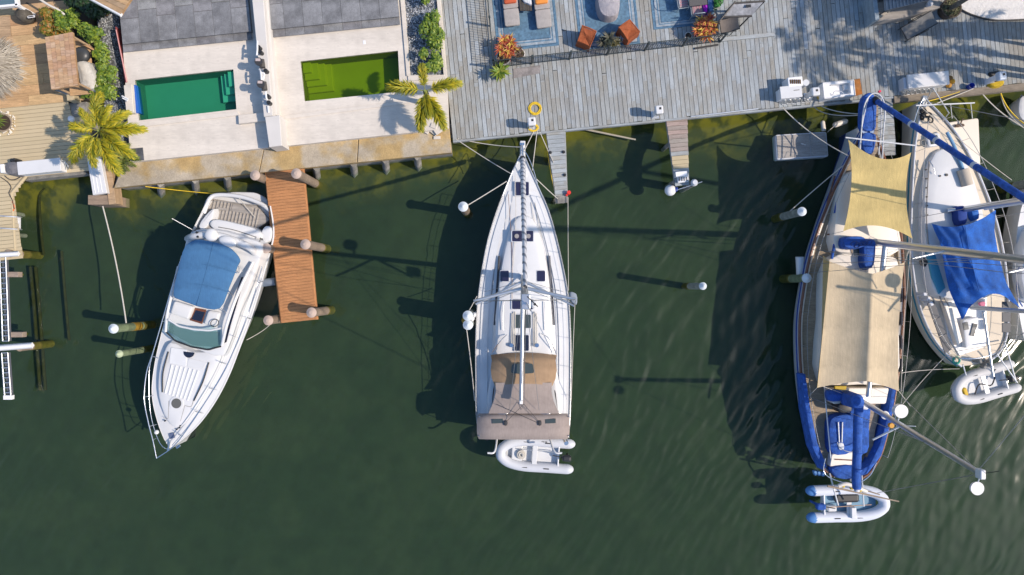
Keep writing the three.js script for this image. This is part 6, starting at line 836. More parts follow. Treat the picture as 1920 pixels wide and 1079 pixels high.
// ---------------------------------------------------------------- ketch with sun shades
const mHullBlue = mat([0.60, 0.68, 0.76], 0.35, { clearcoat: 0.4, map: rep(tClean, 0.4) });
{
  const o = thing('shaded_ketch', 'two masted ketch under yellow and beige sun shades with blue covers', 'boat', P(1595, 600, 0));
  const L = [[1562, 893], [1542, 880], [1526, 848], [1512, 790], [1503, 730], [1498, 660], [1498, 600], [1504, 550], [1515, 490], [1533, 430], [1556, 370], [1584, 310], [1607, 265], [1624, 232]], R = [[1600, 903], [1626, 892], [1650, 860], [1668, 800], [1681, 735], [1690, 660], [1695, 600], [1697, 550], [1695, 490], [1690, 430], [1680, 370], [1664, 310], [1648, 265], [1634, 232]];
  const hs = t => 1.45 + 0.15 * (1 - t) * (1 - t) + 0.55 * t * t, hl = hullShape(L, R, hs, t => 0.13 + 0.35 * Math.pow(t, 3) + 0.2 * Math.pow(1 - t, 6), 46);
  part('hull', hl.topsides, mHullBlue, o); part('bottom', hl.bottom, mat([0.03, 0.06, 0.25], 0.8), o); part('deck', hl.deck(0.05, 0.18, 0, 1, 0.06), mat([0.50, 0.40, 0.28], 0.85, { map: rep(tWood, 1, 0.4) }), o);
  for (const s of [0, 1]) { part('cap_rail', tube(hl.edge(s, 0.04, 0.03), 0.06, 6, 70), mVarnish, o); part('stripe', tube(hl.edge(s, -0.005, -0.22), 0.03, 5, 70), mat([0.02, 0.06, 0.3], 0.5), o); part('inner_bulwark', tube(hl.edge(s, 0.12, -0.06), 0.08, 6, 70), mGelCream, o); railing(o, hl.edge(s, 0.1, 0.03, 0.1, 0.92), 0, 0.65, 9, 0.009, 'lifeline'); }
  // cabins
  const c1 = part('main_cabin', mound(smooth([[1556, 486], [1620, 476], [1684, 486], [1686, 600], [1680, 716], [1614, 722], [1546, 716], [1544, 600]], 3), 1.35, 2.05, 0.08, 0.1, 0.04), mGelCream, o); for (let i = 0; i < 5; i++) { const y = 510 + i * 44, x = lerp(1548, 1540, i / 4); part('cabin_window', rbox(P(x, y, 1.78).add(V(0.0, 0, 0)), 0.06, 0.26, 0.62, 0, 0.02), mDarkGlass, c1); part('cabin_window', rbox(P(1689, y, 1.78), 0.06, 0.26, 0.62, 0, 0.02), mDarkGlass, c1); }
  part('fore_cabin', mound(smooth([[1586, 330], [1620, 318], [1660, 330], [1680, 400], [1688, 470], [1630, 484], [1568, 470], [1570, 400]], 3), 1.5, 2.1, 0.08, 0.1, 0.04), mGelCream, o); hatch(o, box4(1612, 350, 1640, 376), 2.12, mWindow); hatch(o, box4(1600, 463, 1618, 480), 2.1, mWindow); part('skylight_slats', [0, 1, 2, 3].map(i => pbox(1598 + i * 5, 470, 3, 12, 2.1, 2.14, 0.2, 0.005)), mTeak, o); for (const [a, b] of [[[1566, 330], [1546, 400]], [[1552, 440], [1576, 437]]]) part('teak_trim', rod(P(...a, 1.75), P(...b, 1.65), 0.035), mVarnish, o); part('blue_coaming', rod(P(1567, 448, 2.0), P(1560, 486, 2.0), 0.06), mRoyal, o); part('blue_coaming', rod(P(1570, 380, 1.9), P(1566, 400, 1.9), 0.06), mRoyal, o);
  // bowsprit with blue sail bags and rail
  part('bowsprit', slab(rounded([[1618, 290], [1645, 290], [1648, 190], [1640, 176], [1626, 178], [1618, 195]], 6), 1.9, 2.08), mTeak, o); part('sail_bag', mound(smooth([[1622, 180], [1634, 172], [1645, 182], [1646, 220], [1643, 244], [1620, 243], [1617, 215]], 3), 2.08, 2.45, 0, 0.16, 0.03), mRoyal, o); part('sail_bag', mound(smooth([[1620, 250], [1634, 247], [1645, 252], [1643, 276], [1638, 288], [1625, 287], [1618, 272]], 3), 2.05, 2.42, 0, 0.15, 0.03), mRoyal, o);
  part('pulpit', tube([P(1612, 300, 2.7), P(1616, 240, 2.75), P(1622, 196, 2.8), P(1636, 176, 2.85), P(1652, 180, 2.85), P(1660, 205, 2.8), P(1657, 250, 2.7), P(1655, 300, 2.65)], 0.028, 6, 50), mGel, o); part('pulpit_rail', tube([P(1610, 290, 2.4), P(1618, 230, 2.45), P(1628, 185, 2.5)], 0.022, 6), mGel, o); part('pulpit_rail', tube([P(1652, 180, 2.4), P(1653, 240, 2.35), P(1648, 290, 2.3)], 0.022, 6), mGel, o); for (const [x, y] of [[1616, 240], [1622, 196], [1652, 182], [1659, 215], [1657, 250]]) part('stanchion', rod(P(x, y, 2.75), P(x, y + 4, 2.05), 0.02), mGel, o); for (let i = 0; i < 6; i++) part('net_cord', rod(P(1645, 200 + i * 15, 2.1), P(1658, 195 + i * 15, 2.75), 0.012), mRubber, o); part('windlass', [disc(1622, 246, 0.12, 2.08, 2.3, 14), disc(1636, 246, 0.1, 2.08, 2.35, 14)], mChrome, o); part('dorade', [disc(1621, 293, 0.1, 2.0, 2.3, 14)], mGel, o); part('red_pennant', disc(1651, 171, 0.05, 2.85, 2.95, 8), mat([0.7, 0.02, 0.08], 0.6), o);
  // masts
  const foot = P(1643, 455, 1.9), head = V(15.7, 17, -0.11), mh = h => foot.clone().lerp(head, (h - foot.y) / (head.y - foot.y)); part('main_mast', rod(foot, head, 0.15, 0.11, 16), mAlu, o); part('mast_strip', rod(mh(2.1).add(V(-0.05, 0, -0.13)), mh(8).add(V(-0.05, 0, -0.12)), 0.035, 0.03, 6), mGel, o);
  for (const h of [7, 12]) for (const s of [-1, 1]) { const tip = mh(h).add(V(s * 1.35, 0.1, 0.3)); part('spreader', rod(mh(h), tip, 0.05, 0.035, 8), mAlu, o); wire(P(1643 + (s < 0 ? -125 : 52), 468, 1.7), tip, o); wire(tip, mh(16.5), o); }
  const jt = P(1646, 191, 2.6), jh = mh(14.8); part('furled_jib', tube([0, 0.1, 0.2, 0.35, 0.5, 0.7, 0.85, 1].map(t => jt.clone().lerp(jh, t)), 0.115, 10, 40), mRoyal, o); for (const t of [0.2, 0.33, 0.5]) part('sail_tie', rod(jt.clone().lerp(jh, t), jt.clone().lerp(jh, t + 0.012), 0.125, 0.125, 10), mTubeGrey, o); part('furler_drum', rod(jt.clone().lerp(jh, -0.02), jt, 0.16, 0.14, 16), mBlack, o);
  for (const y of [465, 482]) part('mast_shroud', rod(P(1517, y + 30, 1.6), mh(10), 0.012, 0.012, 5), mWire, o);
  part('mast_cover', mound(smooth([[1622, 452], [1642, 450], [1644, 470], [1638, 502], [1624, 502], [1621, 475]], 3), 2.05, 2.5, 0.05, 0.12), mRoyal, o); part('boom_cover', mound(smooth([[1585, 447], [1600, 443], [1624, 446], [1624, 462], [1586, 464]], 3), 2.2, 2.7, 0.02, 0.12), mRoyal, o); part('line_tangle', [0, 1, 2, 3, 4].map(i => new THREE.TorusGeometry(0.1 + hash(i, 4) * 0.08, 0.02, 6, 16).rotateX(1.4 + hash(i, 1)).translate(...P(1602 + i * 7, 453 + hash(i, 2) * 8, 2.75).toArray())), mat([0.03, 0.06, 0.2], 0.8), o);
  part('main_boom', rod(mh(2.7), P(1628, 745, 2.75), 0.11, 0.1, 12), mAlu, o);
  // sun shades
  const edge = (s, d) => d * 4 * s * (1 - s);
  part('fore_sun_shade', patch((u, v) => { const a = mix3([1591, 262, 3.55], [1709, 286, 3.5], u), b = mix3([1582, 434, 3.35], [1711, 448, 3.3], u), p = mix3(a, b, v); p[0] += (u < 0.5 ? 1 : -1) * edge(v, 10) * Math.pow(Math.abs(2 * u - 1), 2); p[1] += (v < 0.5 ? 1 : -1) * edge(u, v < 0.5 ? 24 : 17) * Math.pow(Math.abs(2 * v - 1), 1.5); const w = P(...p); w.y += 0.1 * Math.sin(Math.PI * u) * (1 - 0.4 * v) - 0.16 * Math.sin(Math.PI * v) * Math.sin(Math.PI * u) + 0.02 * Math.sin(u * 9 + v * 5); return w; }, 26, 30, 0.008), mShade, o, 'yellow square sun shade over the foredeck');
  const big = part('aft_sun_shade', patch((u, v) => { const Lx = [1555, 490], Rx = [1697, 492], Lb = [1532, 728], Rb = [1686, 734], mid = [lerp(1637, 1627, v), lerp(507, 722, v)]; const l = [lerp(Lx[0], Lb[0], v), lerp(Lx[1], Lb[1], v)], r = [lerp(Rx[0], Rb[0], v) - edge(v, 6), lerp(Rx[1], Rb[1], v)]; let x, y, h; if (u < 0.57) { const k = u / 0.57; x = lerp(l[0], mid[0], k); y = lerp(l[1], mid[1], k); h = 2.78 + 0.57 * Math.pow(k, 2.2); } else { const k = (u - 0.57) / 0.43; x = lerp(mid[0], r[0], k); y = lerp(mid[1], r[1], k); h = lerp(3.35, 3.05, k) - 0.08 * Math.sin(Math.PI * k); } y += (v < 0.5 ? 1 : -1) * edge(u, 7) * Math.abs(2 * v - 1); const w = P(x, y, h); w.y += 0.012 * Math.sin(u * 17 + v * 4) + 0.01 * Math.sin(v * 19 - u * 6); return w; }, 42, 40, 0.008), mShade2, o, 'beige ridged sun shade over the cabin'); part('shade_flap', patch((u, v) => { const a = [lerp(1556, 1533, v), lerp(490, 728, v), 2.84], b = [lerp(1545, 1540, v) - 1, lerp(480, 722, v), 1.95], p = mix3(a, b, u); return P(...p); }, 3, 14, 0.006), mShade, big);
  part('shade_pole', rod(P(1586, 258, 3.6), P(1716, 273, 3.6), 0.03), mGel, o); for (const [a, b] of [[[1582, 434, 3.35], [1556, 440, 1.9]], [[1711, 448, 3.3], [1700, 480, 1.8]], [[1555, 490, 2.85], [1535, 480, 1.8]], [[1697, 492, 3.05], [1708, 462, 2.2]], [[1686, 734, 3.05], [1708, 762, 2.0]], [[1532, 728, 2.85], [1515, 745, 1.8]]]) part('shade_line', rod(P(...a), P(...b), 0.011, 0.011, 5), mRope, o); part('shade_line', rod(P(1535, 722, 2.7), P(1590, 742, 2.2), 0.011), mRope, o);
  // cockpit and aft
  part('cockpit_floor', slab([[1555, 735], [1650, 735], [1640, 850], [1575, 870]], 1.35, 1.42), mGel, o); part('pilot_house', slab(rounded([[1556, 728], [1668, 728], [1662, 758], [1562, 758]], 4), 1.5, 2.1, 0.03), mGelCream, o); part('yellow_box', pbox(1577, 728, 22, 7, 2.1, 2.2, 0, 0.02), mat([0.5, 0.35, 0.03], 0.7), o);
  const mB2 = mRoyal; part('cockpit_cover', mound(smooth([[1552, 733], [1582, 735], [1584, 750], [1554, 752]], 3), 2.1, 2.3, 0.0, 0.08), mB2, o); part('cockpit_cover', mound(smooth([[1560, 786], [1585, 778], [1602, 784], [1600, 848], [1562, 852], [1556, 820]], 3), 1.45, 1.9, 0.02, 0.12, 0.04), mB2, o); part('cockpit_cover', mound(smooth([[1602, 742], [1632, 745], [1632, 800], [1628, 850], [1606, 850]], 3), 1.45, 1.85, 0.02, 0.12), mB2, o);
  part('instrument_pod', mound(smooth([[1572, 760], [1596, 758], [1598, 772], [1576, 774]], 3), 1.6, 2.2, 0, 0.08), mBlack, o); part('bench', slab(rounded([[1560, 852], [1604, 848], [1606, 872], [1556, 876]], 4), 1.4, 1.75, 0.03), mGelCream, o); part('bench_trim', rod(P(1566, 862, 1.77), P(1602, 864, 1.77), 0.025), mVarnish, o); part('side_seat', slab([[1634, 745], [1650, 750], [1636, 850], [1626, 870], [1626, 800]], 1.5, 1.62), mTeak, o); part('white_cushion', mound(rounded([[1596, 738], [1632, 740], [1630, 770], [1600, 766]], 5), 1.6, 2.15, 0, 0.07), mGel, o);
  for (let i = 0; i < 2; i++) part('oar_pair', rod(P(1572 + i * 8, 792, 1.97), P(1574 + i * 5, 830, 1.97), 0.03), mGel, o); part('oar_blade', mound(smooth([[1573, 832], [1582, 832], [1583, 843], [1575, 844]], 2), 1.93, 1.98, 0, 0.02), mTubeGrey, o); part('steering_wheel', new THREE.TorusGeometry(0.42, 0.02, 6, 28).rotateX(0.5).translate(...P(1590, 836, 2.1).toArray()), mGel, o);
  for (const pts of [[[1505, 704], [1512, 703], [1520, 760], [1534, 830], [1552, 876], [1544, 882], [1524, 840], [1510, 770]], [[1674, 730], [1682, 732], [1672, 796], [1654, 856], [1628, 890], [1604, 898], [1606, 888], [1632, 872], [1650, 836], [1664, 786]]]) part('bulwark_cover', mound(pts, 1.45, 2.05, 0.03, 0.08), mRoyal, o); part('stern_cover', mound(smooth([[1560, 880], [1604, 876], [1608, 896], [1572, 898]], 3), 1.5, 1.9, 0.02, 0.12), mRoyal, o);
  // mizzen
  const mf = P(1612, 750, 1.8), mt = P(1839, 889, 9.6), mz = t => mf.clone().lerp(mt, t); part('mizzen_mast', rod(mf, mt, 0.12, 0.09, 14), mAlu, o); part('mizzen_head', rbox(mt.clone(), 0.18, 0.3, 0.32, 0, 0.04), mGel, o); const ad = mt.clone().add(V(-0.06, -0.1, 0.5)); part('antenna_disc', new THREE.CylinderGeometry(0.22, 0.2, 0.1, 24).translate(ad.x, ad.y, ad.z), mGel, o); part('antenna_arm', rod(mt, ad, 0.02), mGel, o); part('whip', rod(mt, mt.clone().add(V(0.2, 0.6, -0.25)), 0.012), mBlack, o);
  const rp = mz(0.3), rd = P(1688, 771, 4.6); part('radar_dome', new THREE.CylinderGeometry(0.27, 0.27, 0.22, 28).translate(rd.x, rd.y, rd.z), mGel, o); part('radar_bracket', [rod(rd.clone().add(V(-0.08, -0.12, 0.05)), mz(0.36), 0.03), rod(rd.clone().add(V(0.1, -0.12, 0.05)), mz(0.38), 0.03)], mGel, o); part('wind_ring', new THREE.TorusGeometry(0.14, 0.04, 8, 24).rotateX(1.57).translate(...P(1660, 779, 3.6).toArray()), mGel, o); part('orange_light', disc(1673, 799, 0.1, 4.2, 4.35, 12), mat([0.55, 0.26, 0.02], 0.6), o); part('spreader', rod(mz(0.42), P(1637, 825, 4.4), 0.04), mGel, o); part('spreader', rod(mz(0.42), P(1718, 800, 5.4), 0.02), mGel, o);
  const bm = part('mizzen_boom_cover', tube([P(1612, 752, 3.0), P(1609, 790, 3.05), P(1608, 840, 3.0), P(1606, 890, 2.95), P(1607, 917, 2.95)], 0.18, 12, 40), mRoyal, o); part('boom_end', rod(P(1607, 915, 2.95), P(1607, 922, 2.95), 0.12), mTubeGrey, bm); part('mizzen_cover', mound(smooth([[1602, 744], [1618, 742], [1624, 756], [1618, 768], [1603, 766]], 3), 2.2, 3.3, 0.02, 0.15), mRoyal, o); for (let i = 0; i < 4; i++) part('cover_tie', rod(P(1609 - i * 0.5, 790 + i * 30, 3.03), P(1609 - i * 0.5, 793 + i * 30, 3.03), 0.19, 0.19, 12), mRoyal, bm);
  wire(P(1690, 742, 2.0), mt, o, 0.012, 'stay'); wire(P(1518, 745, 1.7), mz(0.7), o, 0.012, 'stay'); wire(P(1645, 925, 1.4), mt, o, 0.012, 'stay'); wire(P(1670, 800, 1.7), mz(0.75), o, 0.012, 'stay'); wire(mz(0.98), mh(15), o, 0.012, 'triatic_stay');
  part('stern_rail', tube([P(1548, 860, 2.2), P(1545, 884, 2.2), P(1560, 898, 2.2), P(1600, 908, 2.2), P(1630, 894, 2.2), P(1644, 868, 2.2)], 0.022, 6, 30), mChrome, o); for (const [a, b] of [[[1556, 888], [1572, 948]], [[1616, 890], [1620, 950]]]) part('davit', tube([P(...a, 1.7), P((a[0] + b[0]) / 2, (a[1] + b[1]) / 2, 2.0), P(...b, 1.8)], 0.035, 8), mGel, o); part('aft_line', rod(P(1544, 705, 1.8), P(1558, 860, 2.4), 0.025), mGel, o); part('blue_fender_board', [0, 1, 2].map(i => pbox(1530 + i * 7, 888 + i * 1, 5, 8, 1.3, 1.5, 0.3, 0.02)), mat([0.1, 0.25, 0.5], 0.7), o);
}
{ const mWB = mat([0.70, 0.74, 0.82], 0.5, { map: rep(tClean, 0.5) }), mBE = mat([0.09, 0.25, 0.55], 0.6); const d = dinghy('white and blue inflatable dinghy slung across the ketch stern', 1592, 944, 0.03, 3.2, 1.7, 0.95, mWB, 'inflatable dinghies', { r: 0.24, endM: mBE, floorM: mat([0.16, 0.3, 0.42], 0.7) }); d.ang = 0.03; const { o, q } = d; const e = outboard(d, -1.45, mRoyal); part('fuel_tank', rbox(q(-0.8, 0.2, 0.0), 0.4, 0.24, 0.28, 0.03, 0.06), mGel, o); part('black_bag', rbox(q(-0.15, -0.28, 0.08), 1.1, 0.3, 0.42, 0.03, 0.12), mBlack, o); part('console', rbox(q(0.05, 0.35, 0.12), 0.22, 0.5, 0.5, 0.03, 0.03), mGel, o); part('paddle', rod(q(-1.2, 0.1, 0.22), q(0.9, 0.02, 0.25), 0.02), mat([0.45, 0.3, 0.2], 0.8), o); for (let i = 0; i < 6; i++) part('registration_mark', rbox(q(0.3 - i * 0.07, 0.62, 0.232), 0.03, 0.01, 0.08, 0.03, 0), mRubber, o); }
{ const o = thing('lashed_spars', 'pale wooden spars lashed over the ketch stern above its dinghy', 'spars', P(1620, 922, 2.1)); part('spar', rod(P(1552, 912, 2.1), P(1686, 941, 2.2), 0.05, 0.03, 8), mTeak, o); part('spar', rod(P(1575, 906, 2.15), P(1650, 928, 2.2), 0.035, 0.03, 8), mTeak, o); part('sail_roll', tube([P(1572, 912, 2.2), P(1586, 908, 2.25), P(1605, 914, 2.25), P(1625, 922, 2.2)], 0.09, 8), mGelCream, o); part('lashing', [0, 1, 2].map(i => rod(P(1580 + i * 16, 910 + i * 4, 2.2), P(1583 + i * 16, 911 + i * 4, 2.2), 0.11, 0.11, 8)), mRopeYellow, o); }

// ---------------------------------------------------------------- cream ketch with the blue tarp
{
  const o = thing('cream_ketch', 'cream sailing boat with a blue tarpaulin and solar panels', 'boat', P(1800, 450, 0));
  const L = [[1802, 688], [1778, 668], [1754, 640], [1733, 600], [1719, 555], [1711, 500], [1708, 440], [1709, 380], [1712, 320], [1716, 270], [1723, 225], [1731, 188]], R = [[1848, 682], [1872, 665], [1886, 640], [1892, 590], [1890, 530], [1882, 470], [1868, 410], [1848, 355], [1824, 300], [1794, 250], [1764, 214], [1738, 188]];
  const hs = t => 1.3 + 0.1 * (1 - t) + 0.5 * t * t, hl = hullShape(L, R, hs, t => 0.1 + 0.35 * Math.pow(t, 3) + 0.15 * Math.pow(1 - t, 5), 44); part('hull', hl.topsides, mGelCream, o); part('bottom', hl.bottom, mAntifoul, o); part('deck', hl.deck(0.02, 0.06, 0, 1, 0.06), mNonskidCream, o); for (const s of [0, 1]) { part('toe_rail', tube(hl.edge(s, 0.02, 0.02), 0.045, 6, 60), mTubeGrey, o); part('stripe', tube(hl.edge(s, -0.005, -0.25), 0.035, 5, 60), mat([0.03, 0.22, 0.3], 0.5), o); railing(o, hl.edge(s, 0.08, 0.03, 0.05, 0.93), 0, 0.65, 9, 0.013, 'lifeline'); }
  const cb = part('cabin', mound(smooth([[1756, 285], [1790, 278], [1812, 300], [1836, 360], [1850, 420], [1862, 500], [1866, 552], [1800, 562], [1758, 552], [1742, 500], [1735, 420], [1736, 350]], 3), 1.3, 1.85, 0.1, 0.12, 0.05), mGel, o); part('cabin_blue_side', [patch((u, v) => P(lerp(1733, 1754, v) - 3 + 8 * u, lerp(430, 545, v), lerp(1.5, 1.9, u)), 2, 8, 0.02)], mat([0.06, 0.3, 0.42], 0.5), cb); part('blue_side_panel', slab([[1738, 466], [1750, 462], [1774, 540], [1762, 552], [1748, 520]], 1.5, 1.9, 0.02), mat([0.05, 0.27, 0.4], 0.5), cb, 'turquoise painted cabin side'); part('trim_strip', tube([P(1743, 300, 1.9), P(1738, 400, 1.92), P(1742, 470, 1.9)], 0.025, 6), mTeakGrey, cb); for (let i = 0; i < 6; i++) part('vent_stud', disc(1738 + 0.4 * i, 318 + i * 17, 0.035, 1.87, 1.94, 8), mBlack, cb); part('grab_rail', tube([P(1742, 300, 1.95), P(1750, 312, 2.02), P(1754, 326, 1.95)], 0.02, 6), mChrome, cb); part('round_vent', disc(1776, 328, 0.06, 1.88, 1.92, 12), mBlack, cb); part('round_vent', disc(1764, 330, 0.04, 1.88, 1.92, 12), mBlack, cb);
  part('fore_hatch', mound(rounded([[1738, 252], [1762, 248], [1770, 272], [1742, 276]], 5), 1.55, 1.85, 0.02, 0.06), mGel, o); part('hatch_window', slab([[1743, 256], [1758, 253], [1764, 268], [1746, 271]], 1.85, 1.86), mWindow, o); part('windlass_heap', [0, 1, 2, 3, 4, 5, 6, 7].map(i => new THREE.TorusGeometry(0.08 + 0.05 * hash(i, 3), 0.035, 6, 14).rotateX(hash(i, 1) * 3).rotateY(i).translate(...P(1728 + hash(i, 5) * 18, 206 + hash(i, 6) * 20, 1.85).toArray())), mBlack, o); part('coiled_hose', new THREE.TorusGeometry(0.13, 0.03, 6, 20).rotateX(1.5).translate(...P(1732, 268, 1.75).toArray()), mConcreteGrey, o);
  part('bow_roller', pbox(1735, 190, 9, 22, 1.7, 1.9, -0.1, 0.03), mAlu, o); part('pulpit', tube([P(1712, 238, 2.5), P(1722, 205, 2.55), P(1734, 184, 2.6), P(1746, 196, 2.55), P(1772, 222, 2.5), P(1795, 252, 2.45)], 0.022, 6, 30), mChrome, o); part('bow_pole', rod(P(1718, 198, 2.75), P(1828, 193, 2.75), 0.03), mGel, o); for (const x of [1783, 1821]) part('pole_stay', rod(P(x, 195, 2.75), P(x + 3, 222, 1.9), 0.016), mGel, o); part('bow_frame', [rod(P(1750, 165, 2.9), P(1780, 212, 2.2), 0.022), rod(P(1780, 212, 2.2), P(1768, 228, 1.8), 0.022), rod(P(1750, 165, 2.9), P(1732, 200, 1.9), 0.022)], mAlu, o);
  part('blue_side_cloth', tube([P(1776, 248, 2.0), P(1790, 275, 2.0), P(1800, 300, 1.95), P(1806, 318, 1.9)], 0.07, 8), mat([0.16, 0.32, 0.5], 0.85), o); part('grey_roll', rod(P(1806, 318, 2.0), P(1815, 348, 2.0), 0.24, 0.22, 18), mat([0.5, 0.44, 0.36], 0.9), o);
  const mf = P(1800, 394, 1.9), mtop = V(mf.x + 0.1, 14, mf.z + 0.1), mz = t => mf.clone().lerp(mtop, t); part('main_mast', rod(mf, mtop, 0.13, 0.1, 14), mAlu, o); part('mast_cover', mound(smooth([[1799, 388], [1813, 387], [1816, 404], [1813, 420], [1801, 420]], 3), 1.9, 2.3, 0.02, 0.1), mat([0.015, 0.05, 0.25], 0.85), o); part('mast_cover', mound(smooth([[1824, 390], [1834, 388], [1838, 410], [1828, 412]], 3), 1.9, 2.2, 0.02, 0.1), mat([0.03, 0.15, 0.5], 0.8), o); part('mast_winch', rod(P(1776, 396, 2.0), P(1796, 394, 2.05), 0.1, 0.1, 12), mChrome, o); part('mast_box', rod(mz(0.13).add(V(0, 0, 0.12)), mz(0.45).add(V(0, 0, 0.12)), 0.06, 0.05, 6), mGel, o); for (const s of [-1, 1]) { const tip = mz(0.5).add(V(s * 1.2, 0, 0.1)); part('spreader', rod(mz(0.5), tip, 0.04), mAlu, o); wire(P(1800 + (s < 0 ? -88 : 62), 410, 1.5), tip, o); wire(tip, mz(0.98), o); } wire(P(1735, 190, 1.9), mz(0.97), o, 0.014, 'forestay'); wire(P(1840, 684, 1.4), mz(0.97), o, 0.011, 'backstay');
  // tarp
  const tarp = part('tarpaulin', patch((u, v) => { const Lc = [[1748, 420], [1762, 452], [1771, 500], [1784, 550], [1803, 600]], Rc = [[1867, 394], [1866, 430], [1873, 480], [1888, 530], [1912, 580]], k = v * 4, i = Math.min(3, Math.floor(k)), f = k - i, l = [lerp(Lc[i][0], Lc[i + 1][0], f), lerp(Lc[i][1], Lc[i + 1][1], f)], r = [lerp(Rc[i][0], Rc[i + 1][0], f), lerp(Rc[i][1], Rc[i + 1][1], f)]; const x = lerp(l[0], r[0], u), y = lerp(l[1], r[1], u) + (v < 0.5 ? 1 : -1) * edgeS(u) * Math.pow(Math.abs(2 * v - 1), 2) * (v < 0.5 ? 16 : 38); const rid = Math.pow(1 - Math.abs(2 * u - 1) , 0.8); const w = P(x, y, 2.35 + 0.55 * rid); w.y += 0.05 * Math.sin(u * 20 + v * 7) * v + 0.03 * Math.sin(u * 33 - v * 12); return w; }, 40, 36, 0.008), mTarp, o, 'blue tarpaulin stretched over the cockpit'); part('tarp_seam', tube([P(1810, 424, 2.95), P(1820, 480, 2.95), P(1836, 545, 2.93)], 0.02, 5), mTarp, tarp); function edgeS(u) { return 4 * u * (1 - u); }
  // mizzen and stern gear
  const zf = P(1822, 577, 1.6), zt = V(zf.x + 0.05, 9.5, zf.z + 0.15); part('mizzen_mast', rod(zf, zt, 0.1, 0.07, 12), mMastPaint, o); { const rd = V(zf.x + 0.1, 7.6, zf.z - 0.45); part('radar_dome', new THREE.CylinderGeometry(0.3, 0.3, 0.24, 28).translate(rd.x, rd.y, rd.z), mGel, o); part('radar_bracket', rod(rd.clone().setY(7.45), V(zf.x, 7.3, zf.z), 0.05), mAlu, o); part('spreader', rod(V(zf.x, 6.9, zf.z), V(zf.x - 0.7, 7.0, zf.z + 0.75), 0.05), mAlu, o); part('antenna_arm', tube([V(zf.x, 8.4, zf.z), V(zf.x - 0.5, 8.5, zf.z - 0.7), V(zf.x - 0.2, 8.6, zf.z - 1.0)], 0.03, 6), mAlu, o); } part('mizzen_boom', rod(P(1845, 586, 2.6), P(1863, 706, 2.5), 0.06, 0.05, 10), mAlu, o); wire(P(1790, 660, 1.5), zt, o); wire(P(1888, 630, 1.5), zt, o); part('cockpit', slab([[1766, 566], [1852, 556], [1850, 650], [1800, 668], [1778, 630]], 1.35, 1.44, 0.02), mGel, o); part('cockpit_seat', slab([[1770, 568], [1786, 566], [1806, 640], [1796, 648]], 1.44, 1.72, 0.02), mGelCream, o); part('cockpit_seat', mound(rounded([[1806, 600], [1836, 594], [1836, 640], [1812, 655]], 5), 1.44, 1.72, 0, 0.05), mGel, o); part('dark_cushion', [pbox(1812, 612, 10, 14, 1.72, 1.77, 0.2, 0.02)], mConcreteGrey, o); part('dark_cushion', [pbox(1827, 619, 9, 24, 1.72, 1.77, -0.25, 0.02)], mConcreteGrey, o); part('pink_towel', mound(smooth([[1838, 568], [1848, 566], [1848, 574], [1840, 574]], 2), 1.6, 1.72, 0, 0.03), mat([0.6, 0.2, 0.3], 0.9), o);
  const sp = mat([0.07, 0.075, 0.085], 0.6); for (let i = 0; i < 3; i++) { const q = t => [[lerp(1739, 1773, t), lerp(569, 664, t)], [lerp(1752, 1786, t), lerp(563, 656, t)]], [a, b] = q(i / 3 + 0.006), [c2, d2] = q((i + 1) / 3 - 0.006); part('solar_panel', slab([a, b, d2, c2], 1.95, 1.98), sp, o); } for (let i = 0; i < 3; i++) { const s = part('solar_panel', slab(box4(1880, 566 + i * 20, 1896, 584 + i * 20), 2.1, 2.13), sp, o); } part('panel_rail', rod(P(1740, 572, 1.95), P(1782, 664, 1.95), 0.02), mChrome, o); part('rail_gear', [0, 1, 2].map(i => pbox(1736 + i * 6, 552 + i * 9, 8, 6, 1.5, 2.0, i, 0.03)), mTubeGrey, o); part('dock_cleat', [rod(P(1762, 556, 1.75), P(1772, 578, 1.7), 0.03), rod(P(1770, 556, 1.75), P(1780, 576, 1.7), 0.03)], mTeakGrey, o);
  part('stern_arch', tube([P(1786, 668, 1.5), P(1800, 672, 2.4), P(1835, 672, 2.6), P(1872, 660, 2.4), P(1884, 640, 1.5)], 0.03, 6, 30), mChrome, o); for (const [a, b] of [[[1806, 684], [1812, 704]], [[1870, 664], [1908, 718]], [[1884, 640], [1906, 716]]]) part('davit', rod(P(...a, 1.9), P(...b, 1.7), 0.03), mGel, o); part('stern_clutter', [0, 1, 2, 3, 4, 5].map(i => pbox(1822 + hash(i, 1) * 40, 676 + hash(i, 2) * 14, 8, 5, 1.4, 1.6 + hash(i, 3) * 0.3, i, 0.03)), mConcreteGrey, o); part('green_net', new THREE.TorusGeometry(0.14, 0.05, 6, 16).rotateX(1.5).translate(...P(1794, 676, 1.5).toArray()), mat([0.05, 0.3, 0.22], 0.9), o);
}
{ const d = dinghy('pale grey inflatable dinghy slung behind the cream sailing boat', 1842, 722, Math.PI + 0.28, 2.7, 1.55, 1.0, mat([0.62, 0.62, 0.62], 0.6, { map: rep(tClean, 0.5) }), 'inflatable dinghies', { r: 0.22 }); const { o, q } = d; d.ang = Math.PI + 0.28; outboard(d, -1.2); part('yellow_bag', rbox(q(0.85, -0.1, 0.0), 0.2, 0.2, 0.4, d.ang, 0.07), mat([0.6, 0.4, 0.03], 0.7), o); part('hose', tube([q(0.5, -0.3, 0.1), q(0.2, 0.1, 0.15), q(-0.3, -0.1, 0.12), q(-0.6, 0.2, 0.1)], 0.03, 6), mRubber, o); }
